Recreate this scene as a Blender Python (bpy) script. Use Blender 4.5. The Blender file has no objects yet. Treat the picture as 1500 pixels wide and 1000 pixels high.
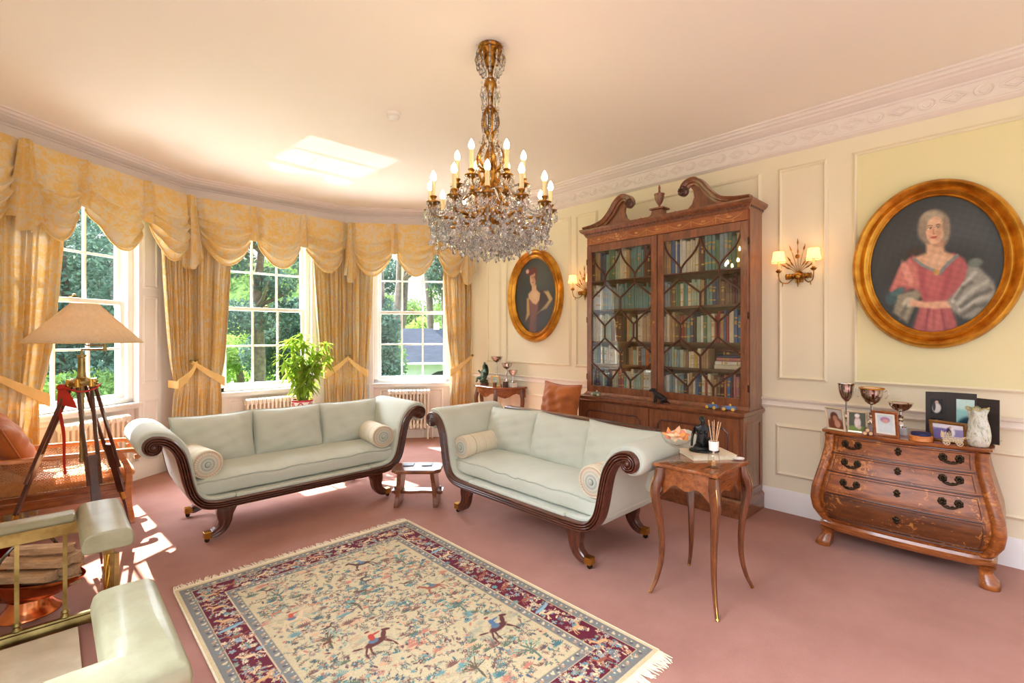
import bpy, bmesh, math, random
import numpy as np
from mathutils import Vector, Matrix, Euler
SC = bpy.context.scene
C = SC.collection
PI = math.pi
random.seed(7)
RNG = np.random.default_rng(7)

# ------------------------------------------------------------------ helpers
def lin(c):
    out = []
    for v in c[:3]:
        v = v / 255.0
        out.append(v / 12.92 if v <= 0.04045 else ((v + 0.055) / 1.055) ** 2.4)
    return (out[0], out[1], out[2], 1.0)

class MB:
    """collects shapes into one mesh"""
    def __init__(s):
        s.v = []; s.f = []; s.mi = []
    def add(s, vs, fs, mi=0, M=None):
        b = len(s.v)
        if M is not None:
            vs = [M @ Vector(p) for p in vs]
        s.v += [(float(p[0]), float(p[1]), float(p[2])) for p in vs]
        s.f += [tuple(i + b for i in f) for f in fs]
        s.mi += [mi] * len(fs)
        return s
    def box(s, x0, x1, y0, y1, z0, z1, mi=0, M=None):
        vs = [(x0,y0,z0),(x1,y0,z0),(x1,y1,z0),(x0,y1,z0),(x0,y0,z1),(x1,y0,z1),(x1,y1,z1),(x0,y1,z1)]
        return s.add(vs, [(0,3,2,1),(4,5,6,7),(0,1,5,4),(1,2,6,5),(2,3,7,6),(3,0,4,7)], mi, M)
    def cbox(s, c, d, mi=0, rz=0, M=None):
        T = Matrix.Translation(c) @ Matrix.Rotation(rz, 4, 'Z')
        if M is not None: T = M @ T
        return s.box(-d[0]/2, d[0]/2, -d[1]/2, d[1]/2, -d[2]/2, d[2]/2, mi, T)
    def grid(s, fn, nu, nv, cu=False, cv=False, mi=0, M=None):
        vs = []; fs = []
        for i in range(nu):
            for j in range(nv):
                vs.append(fn(i / (nu if cu else nu - 1), j / (nv if cv else nv - 1)))
        for i in range(nu if cu else nu - 1):
            for j in range(nv if cv else nv - 1):
                a = i * nv + j; b = ((i + 1) % nu) * nv + j
                c = ((i + 1) % nu) * nv + (j + 1) % nv; d = i * nv + (j + 1) % nv
                fs.append((a, b, c, d))
        return s.add(vs, fs, mi, M)
    def loft(s, rings, caps=True, mi=0, M=None, closed=False):
        n = len(rings[0]); vs = [p for r in rings for p in r]; fs = []
        R = len(rings)
        for i in range(R if closed else R - 1):
            for j in range(n):
                a = i * n + j; b = i * n + (j + 1) % n
                c = ((i + 1) % R) * n + (j + 1) % n; d = ((i + 1) % R) * n + j
                fs.append((a, b, c, d))
        if caps and not closed:
            fs.append(tuple(reversed(range(n)))); fs.append(tuple((R - 1) * n + j for j in range(n)))
        return s.add(vs, fs, mi, M)
    def lathe(s, prof, n=24, c=(0,0,0), mi=0, M=None, caps=True):
        rings = [[(c[0] + r * math.cos(2*PI*k/n), c[1] + r * math.sin(2*PI*k/n), c[2] + z) for k in range(n)] for r, z in prof]
        return s.loft(rings, caps, mi, M)
    def ball(s, c, r, n=12, m=8, mi=0, M=None):
        if not isinstance(r, (tuple, list)): r = (r, r, r)
        rings = []
        for i in range(m + 1):
            t = -PI/2 + PI * i / m
            q = max(math.cos(t), 1e-3)
            rings.append([(c[0] + r[0]*q*math.cos(2*PI*k/n), c[1] + r[1]*q*math.sin(2*PI*k/n), c[2] + r[2]*math.sin(t)) for k in range(n)])
        return s.loft(rings, True, mi, M)
    def sweep(s, path, prof, closed=False, up=(0,0,1), scale=None, mi=0, M=None, caps=True):
        """profile (a,b): a along side vector, b along the frame's up; parallel to a fixed up when possible"""
        P = [Vector(p) for p in path]; n = len(P); up = Vector(up); rings = []
        for i in range(n):
            if closed:
                t1 = (P[i] - P[i-1]).normalized(); t2 = (P[(i+1) % n] - P[i]).normalized()
            else:
                t1 = (P[i] - P[i-1]).normalized() if i > 0 else (P[1] - P[0]).normalized()
                t2 = (P[i+1] - P[i]).normalized() if i < n-1 else t1
            t = (t1 + t2)
            t = t.normalized() if t.length > 1e-6 else t1
            side = t.cross(up)
            if side.length < 1e-5: side = Vector((1,0,0))
            side.normalize()
            u = side.cross(t).normalized()
            k = 1.0 / max(0.35, t.dot(t1))
            sc = scale[i] if scale else 1.0
            if not isinstance(sc, tuple): sc = (sc, sc)
            rings.append([P[i] + side * (a * k * sc[0]) + u * (b * sc[1]) for a, b in prof])
        return s.loft(rings, caps, mi, M, closed)
    def tube(s, path, r, n=8, closed=False, mi=0, M=None, caps=True):
        P = [Vector(p) for p in path]; m = len(P)
        rs = r if isinstance(r, (list, tuple)) else [r] * m
        rings = []; u = None
        for i in range(m):
            if closed: t = P[(i+1) % m] - P[i-1]
            else: t = P[min(i+1, m-1)] - P[max(i-1, 0)]
            t = t.normalized() if t.length > 1e-9 else Vector((0,0,1))
            if u is None:
                u = t.orthogonal().normalized()
            u = u - t * u.dot(t)
            u = u.normalized() if u.length > 1e-6 else t.orthogonal().normalized()
            w = t.cross(u)
            rings.append([P[i] + (u * math.cos(2*PI*k/n) + w * math.sin(2*PI*k/n)) * rs[i] for k in range(n)])
        return s.loft(rings, caps, mi, M, closed)
    def prism(s, poly, h0, h1, mi=0, M=None):
        return s.loft([[(x, y, h0) for x, y in poly], [(x, y, h1) for x, y in poly]], True, mi, M)
    def build(s, name, mat=None, parent=None, smooth=40, bevel=0, seg=2, weld=False, loc=None, rz=0, sub=0):
        me = bpy.data.meshes.new(name)
        me.from_pydata(s.v, [], s.f); me.validate()
        bm = bmesh.new(); bm.from_mesh(me)
        if weld: bmesh.ops.remove_doubles(bm, verts=bm.verts, dist=1e-4)
        bmesh.ops.recalc_face_normals(bm, faces=bm.faces)
        bm.to_mesh(me); bm.free()
        mats = mat if isinstance(mat, (list, tuple)) else [mat]
        for m in mats:
            if m: me.materials.append(m)
        if len(mats) > 1 and len(s.mi) == len(me.polygons):
            me.polygons.foreach_set('material_index', s.mi)
        if smooth:
            me.polygons.foreach_set('use_smooth', [True] * len(me.polygons))
            if smooth < 180: me.set_sharp_from_angle(angle=math.radians(smooth))
        o = bpy.data.objects.new(name, me); C.objects.link(o)
        if parent: o.parent = parent
        if loc is not None: o.location = loc
        if rz: o.rotation_euler = (0, 0, rz)
        if bevel:
            b = o.modifiers.new('bevel', 'BEVEL'); b.width = bevel; b.segments = seg; b.limit_method = 'ANGLE'; b.angle_limit = math.radians(40)
        if sub:
            b = o.modifiers.new('sub', 'SUBSURF'); b.levels = sub; b.render_levels = sub
        return o

def tag(o, label=None, cat=None, group=None, kind=None):
    if label: o['label'] = label
    if cat: o['category'] = cat
    if group: o['group'] = group
    if kind: o['kind'] = kind
    return o
def thing(name, label, cat, loc=(0,0,0), rz=0, group=None):
    o = bpy.data.objects.new(name, None); C.objects.link(o)
    o.empty_display_size = 0.1
    o.location = loc; o.rotation_euler = (0, 0, rz)
    return tag(o, label, cat, group)
def struct(o): o['kind'] = 'structure'; return o
def dup(root, loc, rz=None, label=None, group=None):
    r = root.copy(); C.objects.link(r); r.location = loc
    if rz is not None: r.rotation_euler = (0, 0, rz)
    if label: r['label'] = label
    if group: r['group'] = group
    for ch in list(root.children):
        c = ch.copy(); C.objects.link(c); c.parent = r
        for g in list(ch.children):
            d = g.copy(); C.objects.link(d); d.parent = c
    return r

def smoothpath(pts, n=8, closed=False):
    """Catmull-Rom through pts"""
    P = [Vector(p) for p in pts]; m = len(P); out = []
    rng = range(m if closed else m - 1)
    for i in rng:
        p0 = P[i-1] if (i > 0 or closed) else P[0]; p1 = P[i]; p2 = P[(i+1) % m]
        p3 = P[(i+2) % m] if (i + 2 < m or closed) else P[-1]
        for k in range(n):
            t = k / n
            out.append(0.5 * ((2*p1) + (-p0+p2)*t + (2*p0-5*p1+4*p2-p3)*t*t + (-p0+3*p1-3*p2+p3)*t**3))
    if not closed: out.append(P[-1].copy())
    return out
def interp(x, xs, ys): return float(np.interp(x, xs, ys))
def sstep(a, b, x):
    t = min(1, max(0, (x - a) / (b - a))); return t*t*(3-2*t)

def pillow_fn(mb, w, h, t, n=22, pinch=.05, k=.42, p=2.0, wr=.004, seed=0, M=None):
    rnd = random.Random(seed); ph = [rnd.uniform(0, 6.28) for _ in range(6)]
    for sgn in (1, -1):
        def fn(a, b):
            u = 2*a-1; v = 2*b-1
            u = math.sin(u*PI/2); v = math.sin(v*PI/2)
            x = w/2*u*(1-pinch*(1-v*v)); y = h/2*v*(1-pinch*(1-u*u))
            e = max(0.0, (1-abs(u)**p)*(1-abs(v)**p))
            z = t/2*e**k
            z += wr*e**.5*(math.sin(9*u+3*v+ph[0])+math.sin(14*v-6*u+ph[1])*.6+math.sin(23*u*v+ph[2])*.5)
            return (x, y, sgn*z)
        mb.grid(fn, n, n, M=M)
    return mb
def pillow_edge(w, h, pinch=.05, n=24):
    pts = []
    for (u0,v0,u1,v1) in ((-1,-1,1,-1),(1,-1,1,1),(1,1,-1,1),(-1,1,-1,-1)):
        for i in range(n):
            t = i/n; u = u0+(u1-u0)*t; v = v0+(v1-v0)*t
            pts.append((w/2*u*(1-pinch*(1-v*v)), h/2*v*(1-pinch*(1-u*u)), 0))
    return pts

# ------------------------------------------------------------------ materials
def node(nt, typ, **kw):
    n = nt.nodes.new(typ)
    for k, v in kw.items():
        setattr(n, k, v)
    return n
def newmat(name):
    m = bpy.data.materials.new(name); m.use_nodes = True
    nt = m.node_tree; nt.nodes.clear()
    out = node(nt, 'ShaderNodeOutputMaterial'); b = node(nt, 'ShaderNodeBsdfPrincipled')
    nt.links.new(b.outputs[0], out.inputs[0])
    return m, nt, b
def coords(nt, scale=(1,1,1), kind='Object', rot=(0,0,0)):
    tc = node(nt, 'ShaderNodeTexCoord'); mp = node(nt, 'ShaderNodeMapping')
    mp.inputs['Scale'].default_value = scale; mp.inputs['Rotation'].default_value = rot
    nt.links.new(tc.outputs[kind], mp.inputs[0]); return mp.outputs[0]
def ramp(nt, fac, stops):
    r = node(nt, 'ShaderNodeValToRGB'); el = r.color_ramp.elements
    while len(el) < len(stops): el.new(0.5)
    for e, (p, c) in zip(el, stops): e.position = p; e.color = c
    nt.links.new(fac, r.inputs[0]); return r.outputs[0]
def noise(nt, vec, scale=5, detail=3, rough=.5, dist=0):
    n = node(nt, 'ShaderNodeTexNoise'); n.inputs['Scale'].default_value = scale
    n.inputs['Detail'].default_value = detail; n.inputs['Roughness'].default_value = rough; n.inputs['Distortion'].default_value = dist
    nt.links.new(vec, n.inputs['Vector']); return n.outputs['Fac']
def bump(nt, b, h, strength=.3, dist=.01):
    n = node(nt, 'ShaderNodeBump'); n.inputs['Strength'].default_value = strength; n.inputs['Distance'].default_value = dist
    nt.links.new(h, n.inputs['Height']); nt.links.new(n.outputs[0], b.inputs['Normal'])
def setp(b, rough=.5, metal=0, coat=0, sheen=0, spec=.5, trans=0, emis=None, es=0, alpha=None):
    b.inputs['Roughness'].default_value = rough; b.inputs['Metallic'].default_value = metal
    b.inputs['Coat Weight'].default_value = coat; b.inputs['Coat Roughness'].default_value = .12
    b.inputs['Sheen Weight'].default_value = sheen; b.inputs['Specular IOR Level'].default_value = spec
    b.inputs['Transmission Weight'].default_value = trans
    if emis: b.inputs['Emission Color'].default_value = lin(emis); b.inputs['Emission Strength'].default_value = es
def paint(name, c, c2=None, sc=3, rough=.6, metal=0, bs=0, bsc=60, stretch=(1,1,1), **kw):
    m, nt, b = newmat(name); setp(b, rough, metal, **kw)
    v = coords(nt, stretch)
    c2 = c2 or tuple(x*.94 for x in c)
    f = noise(nt, v, sc, 4, .55)
    nt.links.new(ramp(nt, f, [(.35, lin(c2)), (.65, lin(c))]), b.inputs['Base Color'])
    if bs: bump(nt, b, noise(nt, v, bsc, 3), bs, .004)
    return m
def wood(name, c1, c2, stretch=(1,12,12), sc=4, rough=.32, coat=.5, dist=.6):
    m, nt, b = newmat(name); setp(b, rough, 0, coat)
    v = coords(nt, stretch)
    f = noise(nt, v, sc, 6, .6, dist)
    f2 = noise(nt, coords(nt, tuple(x*5 for x in stretch)), sc, 3, .6)
    mx = node(nt, 'ShaderNodeMath', operation='MULTIPLY_ADD'); nt.links.new(f2, mx.inputs[0]); mx.inputs[1].default_value = .35
    nt.links.new(f, mx.inputs[2])
    mid = tuple((a+b_)/2 for a, b_ in zip(c1, c2))
    nt.links.new(ramp(nt, mx.outputs[0], [(.42, lin(c1)), (.62, lin(mid)), (.85, lin(c2))]), b.inputs['Base Color'])
    return m
def metal(name, c, c2, rough=.3, sc=8):
    return paint(name, c, c2, sc, rough, 1.0)

M = {}
M['ceiling'] = paint('ceiling_paint', (247,240,230), (245,237,227), .6, .9)
M['panel'] = paint('yellow_paint', (236,227,180), (233,224,175), .8, .75)
M['stile'] = paint('cream_paint', (240,230,202), (237,227,198), .8, .6)
M['white'] = paint('white_gloss_paint', (240,237,235), (236,233,231), 1.2, .42)
M['pinkwhite'] = paint('blush_white_paint', (240,230,223), (237,226,219), 1.2, .5)
M['cornice'] = paint('cornice_plaster', (238,228,222), (234,224,218), 3, .7)
M['sash'] = paint('sash_paint', (244,240,234), (240,236,230), 2, .35)
M['radiator'] = paint('radiator_enamel', (246,236,222), (242,231,216), 3, .38)
def carpet():
    m, nt, b = newmat('pink_carpet'); setp(b, .95, 0, 0, .08, .12)
    v = coords(nt)
    f = noise(nt, v, 1.3, 5, .6); g = noise(nt, v, 260, 2, .6)
    a = node(nt, 'ShaderNodeMath', operation='MULTIPLY_ADD'); nt.links.new(g, a.inputs[0]); a.inputs[1].default_value = .35; nt.links.new(f, a.inputs[2])
    nt.links.new(ramp(nt, a.outputs[0], [(.42, lin((152,104,90))), (.68, lin((169,120,105))), (.9, lin((180,131,116)))]), b.inputs['Base Color'])
    bump(nt, b, g, .5, .006); return m
M['carpet'] = carpet()
M['mahogany'] = wood('dark_mahogany', (52,23,15), (98,47,29), (2,14,14), 3, .28, .6)
M['mahogany_v'] = wood('dark_mahogany_upright', (52,23,15), (98,47,29), (14,14,2), 3, .28, .6)
M['bookwood'] = wood('bookcase_mahogany', (92,50,30), (146,88,54), (10,10,1.6), 2.5, .3, .6)
M['bookwood_h'] = wood('bookcase_mahogany_flat', (92,50,30), (146,88,54), (10,1.6,10), 2.5, .3, .6)
M['bookdark'] = wood('shelf_wood', (70,44,28), (104,68,44), (8,2,8), 3, .5, .2)
M['bars'] = wood('glazing_bar_wood', (58,28,18), (88,46,28), (8,8,3), 3, .35, .4)
M['walnut'] = wood('polished_walnut', (104,52,24), (160,92,46), (2,12,12), 2.4, .2, .8, .25)
M['walnut_v'] = wood('polished_walnut_leg', (74,36,18), (124,68,36), (12,12,2), 3, .22, .7)
M['oak'] = wood('rustic_brown_wood', (84,42,22), (146,84,46), (4,10,10), 4, .3, .6)
M['beech'] = wood('honey_beech', (176,100,42), (222,146,78), (2,10,10), 3, .35, .4)
M['logs'] = wood('split_log_wood', (176,134,98), (226,190,150), (3,14,14), 4, .8, 0)
M['brass'] = metal('aged_brass', (182,162,104), (132,112,66), .3)
M['brasslight'] = metal('bright_brass', (226,184,92), (190,144,62), .2)
M['gilt_bronze'] = metal('gilt_bronze', (192,140,62), (120,78,30), .34, 30)
M['darkbronze'] = metal('dark_bronze_mount', (70,58,44), (46,38,30), .4, 30)
M['silver'] = metal('polished_silver', (222,214,208), (200,190,184), .1)
M['steel'] = metal('steel_rod', (150,146,140), (110,104,98), .25)
M['copper'] = metal('polished_copper', (226,140,90), (184,98,56), .22, 6)
M['gold'] = paint('gilded_frame', (222,164,62), (176,112,30), 9, .34, .85, .15, 40)
M['sofa'] = paint('pale_green_cotton', (203,207,194), (195,199,184), 2.5, .85, 0, .12, 900, sheen=.2, spec=.25)
M['piping'] = paint('green_piping', (184,191,178), (174,182,168), 8, .8)
M['leather'] = paint('cream_green_leather', (164,159,128), (142,136,104), 6, .38, 0, .12, 220, coat=.15)
M['velvet'] = paint('orange_velvet', (186,102,32), (152,76,18), 5, .7, 0, .15, 300, sheen=.25)
M['black'] = paint('black_bronze', (44,42,40), (24,22,22), 12, .3, .3)
M['green'] = paint('verdigris_bronze', (98,122,102), (60,80,66), 20, .45, .4)
M['candle'] = paint('candle_tube', (226,206,156), (216,194,140), 10, .5)
M['plastic'] = paint('white_plastic', (240,236,230), (232,228,222), 5, .4)
M['paper'] = paint('book_pages', (232,222,196), (214,202,174), 60, .8)
M['stone'] = paint('cream_hearth_stone', (226,210,180), (210,192,160), 8, .5)
M['slatecoaster'] = paint('dark_coaster', (70,72,84), (54,56,66), 10, .35)
M['cotton'] = paint('rug_fringe_cotton', (236,222,192), (220,204,172), 40, .9)
M['redribbon'] = paint('red_ribbon', (206,40,26), (180,26,18), 10, .5)
M['soil'] = paint('potting_soil', (60,42,30), (40,28,20), 60, .95)
M['shade'] = None
def shade_mat(name, c, emis=0.0, trans=.5):
    m = bpy.data.materials.new(name); m.use_nodes = True; nt = m.node_tree; nt.nodes.clear()
    out = node(nt, 'ShaderNodeOutputMaterial')
    d = node(nt, 'ShaderNodeBsdfDiffuse'); t = node(nt, 'ShaderNodeBsdfTranslucent'); mx = node(nt, 'ShaderNodeMixShader')
    f = noise(nt, coords(nt, (1,1,.2)), 60, 3)
    col = ramp(nt, f, [(.3, lin(tuple(x*.96 for x in c))), (.7, lin(c))])
    nt.links.new(col, d.inputs[0]); nt.links.new(col, t.inputs[0]); mx.inputs[0].default_value = trans
    nt.links.new(d.outputs[0], mx.inputs[1]); nt.links.new(t.outputs[0], mx.inputs[2])
    last = mx.outputs[0]
    if emis:
        e = node(nt, 'ShaderNodeEmission'); e.inputs[0].default_value = lin((255,206,140)); e.inputs[1].default_value = emis
        a = node(nt, 'ShaderNodeAddShader'); nt.links.new(last, a.inputs[0]); nt.links.new(e.outputs[0], a.inputs[1]); last = a.outputs[0]
    nt.links.new(last, out.inputs[0]); return m
M['shade'] = shade_mat('linen_lampshade', (255,240,216), 0, .68)
M['sconceshade'] = shade_mat('glowing_silk_shade', (244,214,164), .55, .5)
def glassmat(name, tint=(1,1,1), refl=1.0, f0=1.5):
    m = bpy.data.materials.new(name); m.use_nodes = True; nt = m.node_tree; nt.nodes.clear()
    out = node(nt, 'ShaderNodeOutputMaterial'); tr = node(nt, 'ShaderNodeBsdfTransparent'); gl = node(nt, 'ShaderNodeBsdfGlossy')
    tr.inputs[0].default_value = (*tint, 1); gl.inputs['Roughness'].default_value = .01
    ge = node(nt, 'ShaderNodeNewGeometry'); dt = node(nt, 'ShaderNodeVectorMath', operation='DOT_PRODUCT')
    nt.links.new(ge.outputs['Normal'], dt.inputs[0]); nt.links.new(ge.outputs['Incoming'], dt.inputs[1])
    ab = node(nt, 'ShaderNodeMath', operation='ABSOLUTE'); nt.links.new(dt.outputs['Value'], ab.inputs[0])
    om = node(nt, 'ShaderNodeMath', operation='SUBTRACT'); om.inputs[0].default_value = 1; nt.links.new(ab.outputs[0], om.inputs[1])
    pw = node(nt, 'ShaderNodeMath', operation='POWER'); pw.inputs[1].default_value = 5; nt.links.new(om.outputs[0], pw.inputs[0])
    q0 = ((f0-1)/(f0+1))**2
    mu = node(nt, 'ShaderNodeMath', operation='MULTIPLY_ADD'); mu.inputs[1].default_value = (1-q0)*refl; mu.inputs[2].default_value = q0*refl; nt.links.new(pw.outputs[0], mu.inputs[0])
    mx = node(nt, 'ShaderNodeMixShader'); nt.links.new(mu.outputs[0], mx.inputs[0]); nt.links.new(tr.outputs[0], mx.inputs[1]); nt.links.new(gl.outputs[0], mx.inputs[2])
    nt.links.new(mx.outputs[0], out.inputs[0]); return m
M['pane'] = glassmat('window_glass', (.97,.98,.98), .8, 1.45)
M['doorglass'] = glassmat('bookcase_glass', (.95,.96,.95), 1.5, 1.5)
def crystal():
    m, nt, b = newmat('cut_crystal'); setp(b, .02, 0, 0, 0, .8, .92)
    b.inputs['Base Color'].default_value = (.98,.97,.95,1); b.inputs['IOR'].default_value = 1.55
    f = noise(nt, coords(nt), 8, 1); nt.links.new(ramp(nt, f, [(.3, (.94,.92,.88,1)), (.7, (1,1,1,1))]), b.inputs['Base Color'])
    return m
M['crystal'] = crystal()
M['glass'] = glassmat('clear_glass', (.985,.988,.985), 1.1, 1.5)
def bulbmat():
    m = bpy.data.materials.new('lit_bulb'); m.use_nodes = True; nt = m.node_tree; nt.nodes.clear()
    out = node(nt, 'ShaderNodeOutputMaterial'); e = node(nt, 'ShaderNodeEmission')
    e.inputs[0].default_value = lin((255,226,180)); e.inputs[1].default_value = 22
    nt.links.new(e.outputs[0], out.inputs[0]); return m
M['bulb'] = bulbmat()
def damask():
    m, nt, b = newmat('gold_damask'); setp(b, .6, 0, 0, .25, .35)
    v = coords(nt)
    f = noise(nt, v, 24, 4, .62, .9); g = noise(nt, v, 5.5, 2, .5)
    a = node(nt, 'ShaderNodeMath', operation='MULTIPLY_ADD'); nt.links.new(g, a.inputs[0]); a.inputs[1].default_value = .45; nt.links.new(f, a.inputs[2])
    col = ramp(nt, a.outputs[0], [(.62, lin((224,186,110))), (.72, lin((224,195,136))), (.82, lin((216,202,176)))])
    nt.links.new(col, b.inputs['Base Color'])
    # a little light passes through the cloth
    out = [n for n in nt.nodes if n.type == 'OUTPUT_MATERIAL'][0]
    t = node(nt, 'ShaderNodeBsdfTranslucent'); nt.links.new(col, t.inputs[0])
    mx = node(nt, 'ShaderNodeMixShader'); mx.inputs[0].default_value = .045
    nt.links.new(b.outputs[0], mx.inputs[1]); nt.links.new(t.outputs[0], mx.inputs[2]); nt.links.new(mx.outputs[0], out.inputs[0])
    return m
M['damask'] = damask()
M['lining'] = paint('pale_gold_trim', (230,196,130), (220,184,116), 8, .7)
def stripes(name, ca, cb, cc, axis=0, sc=30, rough=.8):
    m, nt, b = newmat(name); setp(b, rough, 0, 0, .2, .2)
    s = [0,0,0]; s[axis] = 1
    v = coords(nt, tuple(s))
    f = noise(nt, v, sc, 2, .6)
    nt.links.new(ramp(nt, f, [(.36, lin(cb)), (.46, lin(ca)), (.58, lin(ca)), (.66, lin(cc))]), b.inputs['Base Color'])
    return m
M['bolster'] = stripes('striped_bolster_cloth', (226,214,188), (196,180,150), (206,206,194), 0, 34)
def ringmat():
    m, nt, b = newmat('ruched_bolster_end'); setp(b, .8)
    v = coords(nt)
    sp = node(nt, 'ShaderNodeSeparateXYZ'); nt.links.new(v, sp.inputs[0])
    cb = node(nt, 'ShaderNodeCombineXYZ'); nt.links.new(sp.outputs[1], cb.inputs[1]); nt.links.new(sp.outputs[2], cb.inputs[2])
    ln = node(nt, 'ShaderNodeVectorMath', operation='LENGTH'); nt.links.new(cb.outputs[0], ln.inputs[0])
    mu = node(nt, 'ShaderNodeMath', operation='MULTIPLY'); mu.inputs[1].default_value = 8.2; nt.links.new(ln.outputs[1], mu.inputs[0])
    r = ramp(nt, mu.outputs[0], [(.0, lin((120,136,134))), (.17, lin((110,128,130))), (.2, lin((210,206,190))), (.36, lin((160,170,164))), (.42, lin((216,208,188))), (.55, lin((190,188,172))), (.62, lin((222,206,180))), (.78, lin((186,160,138))), (.84, lin((214,202,180))), (.95, lin((184,162,138)))])
    nt.links.new(r, b.inputs['Base Color']); return m
M['bolster_end'] = ringmat()
def marq(name, c1, c2, c3, axis=(1,1,1)):
    m, nt, b = newmat(name); setp(b, .34, 0, .25)
    v = coords(nt, (2,9,9)); f = noise(nt, v, 4, 5, .6, .5)
    col = ramp(nt, f, [(.35, lin(c1)), (.7, lin(c2))])
    w = coords(nt); h = noise(nt, w, 30, 3, .6, 1.2); k = noise(nt, w, 5, 2)
    a = node(nt, 'ShaderNodeMath', operation='MULTIPLY_ADD'); nt.links.new(k, a.inputs[0]); a.inputs[1].default_value = .6; nt.links.new(h, a.inputs[2])
    fac = ramp(nt, a.outputs[0], [(.91, (0,0,0,1)), (.97, (1,1,1,1))])
    mx = node(nt, 'ShaderNodeMixRGB'); mx.inputs[2].default_value = lin(c3)
    nt.links.new(fac, mx.inputs[0]); nt.links.new(col, mx.inputs[1]); nt.links.new(mx.outputs[0], b.inputs['Base Color'])
    return m
M['marq'] = marq('marquetry_walnut', (112,56,20), (164,92,36), (186,116,52))
M['marqdark'] = marq('marquetry_dark', (78,40,18), (112,62,28), (162,104,50))
M['inlaid'] = marq('inlaid_frieze', (140,74,34), (172,100,52), (196,130,76))
def vcol(name, rough=.6, coat=0, bs=0, bsc=300, sheen=0):
    m, nt, b = newmat(name); setp(b, rough, 0, coat, sheen, .4)
    a = node(nt, 'ShaderNodeVertexColor'); a.layer_name = 'Col'
    f = noise(nt, coords(nt), 90, 3)
    mx = node(nt, 'ShaderNodeMixRGB', blend_type='MULTIPLY'); mx.inputs[0].default_value = .5
    nt.links.new(a.outputs[0], mx.inputs[1]); nt.links.new(ramp(nt, f, [(.3, (.8,.8,.8,1)), (.6, (1,1,1,1))]), mx.inputs[2])
    nt.links.new(mx.outputs[0], b.inputs['Base Color'])
    if bs: bump(nt, b, noise(nt, coords(nt), bsc, 2), bs, .003)
    return m
M['canvas'] = vcol('oil_paint_canvas', .45, .08, .08, 200)
M['rugpile'] = vcol('woven_rug_pile', .92, 0, .3, 500, 0)
M['photo'] = vcol('photo_print', .35, .2)
def setcol(o, cols):
    """cols: (nverts,3) sRGB 0-255"""
    c = np.clip(np.asarray(cols, float)/255, 0, 1)
    l = np.where(c <= .04045, c/12.92, ((c+.055)/1.055)**2.4)
    a = np.ones((len(l), 4)); a[:, :3] = l
    at = o.data.color_attributes.new('Col', 'FLOAT_COLOR', 'POINT'); at.data.foreach_set('color', a.ravel())
# ------------------------------------------------------------------ camera
YAW = math.atan((750-71)/707.0)
cam = bpy.data.cameras.new('camera'); cam.sensor_width = 36; cam.lens = 36*707/1500; cam.shift_y = -10/1500
co = bpy.data.objects.new('camera', cam); C.objects.link(co)
co.location = (0, 0, 1.5); co.rotation_euler = (PI/2, 0, -YAW); SC.camera = co
cam.clip_start = .05; cam.clip_end = 400

# ------------------------------------------------------------------ the room
CH = 3.28; WX = 4.51
TA = math.radians(35); tt = math.tan(TA)
PA = Vector((1.11, 6.63)); PB = Vector((3.06, 6.63)); PC = Vector((WX, 6.63-1.45*tt)); PL_ = Vector((-.8, 6.63-1.91*tt))
class Facet:
    def __init__(s, p, q, c):
        s.p = p; s.e = (q-p).normalized(); s.L = (q-p).length; s.c = c
        s.M = Matrix(((s.e.x, -s.e.y, 0, p.x), (s.e.y, s.e.x, 0, p.y), (0, 0, 1, 0), (0, 0, 0, 1)))   # local (s, outward, z)
        s.ang = math.atan2(s.e.y, s.e.x)
    def w(s, a, d, z): return s.M @ Vector((a, d, z))
FL = Facet(PL_, PA, 2.332-1.089); FM = Facet(PA, PB, .925); FR = Facet(PB, PC, .936)
FACETS = [('left', FL), ('middle', FM), ('right', FR)]

poly = [(-.8,-2.6),(WX+.2,-2.6),(WX+.2,PC.y+.1),(PB.x+.1,6.95),(PA.x-.1,6.95),(-.8,PL_.y+.2)]
struct(MB().prism(poly, -.12, 0).build('floor', M['carpet'], smooth=0))
struct(MB().prism(poly, CH, CH+.15).build('ceiling', M['ceiling'], smooth=0))
struct(MB().box(WX, WX+.2, -2.6, PC.y+.2, 0, CH).build('wall_right', M['stile'], smooth=0))
struct(MB().box(-1.0, -.8, 2.2, PL_.y+.2, 0, CH).build('wall_left', M['stile'], smooth=0))

def mould(mb, F, x0, x1, z0, z1, d=0, w=.035, t=.022, mi=0):
    """rectangular panel moulding on a plane; F maps (a, out, z)"""
    prof = [(-w/2,0),(-w/2,-t*.55),(-w*.2,-t),(w*.1,-t*.75),(w*.3,-t*.35),(w/2,-t*.25),(w/2,0)]
    P = [(x0,z0),(x1,z0),(x1,z1),(x0,z1)]
    rings = []
    for i, (x, z) in enumerate(P):
        sx = -1 if x == x0 else 1; sz = -1 if z == z0 else 1
        rings.append([F(x + sx*a*1, d + b, z + sz*a) for a, b in prof])
    mb.loft(rings, False, mi, None, True)
def FW(a, d, z): return (WX + d, a, z)          # right wall: a = Y, out = +X

n_tr = 0
def trim(mb, mats, smooth=40):
    global n_tr
    n_tr += 1
    return struct(mb.build('trim_%d' % n_tr, mats, smooth=smooth))
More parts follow.
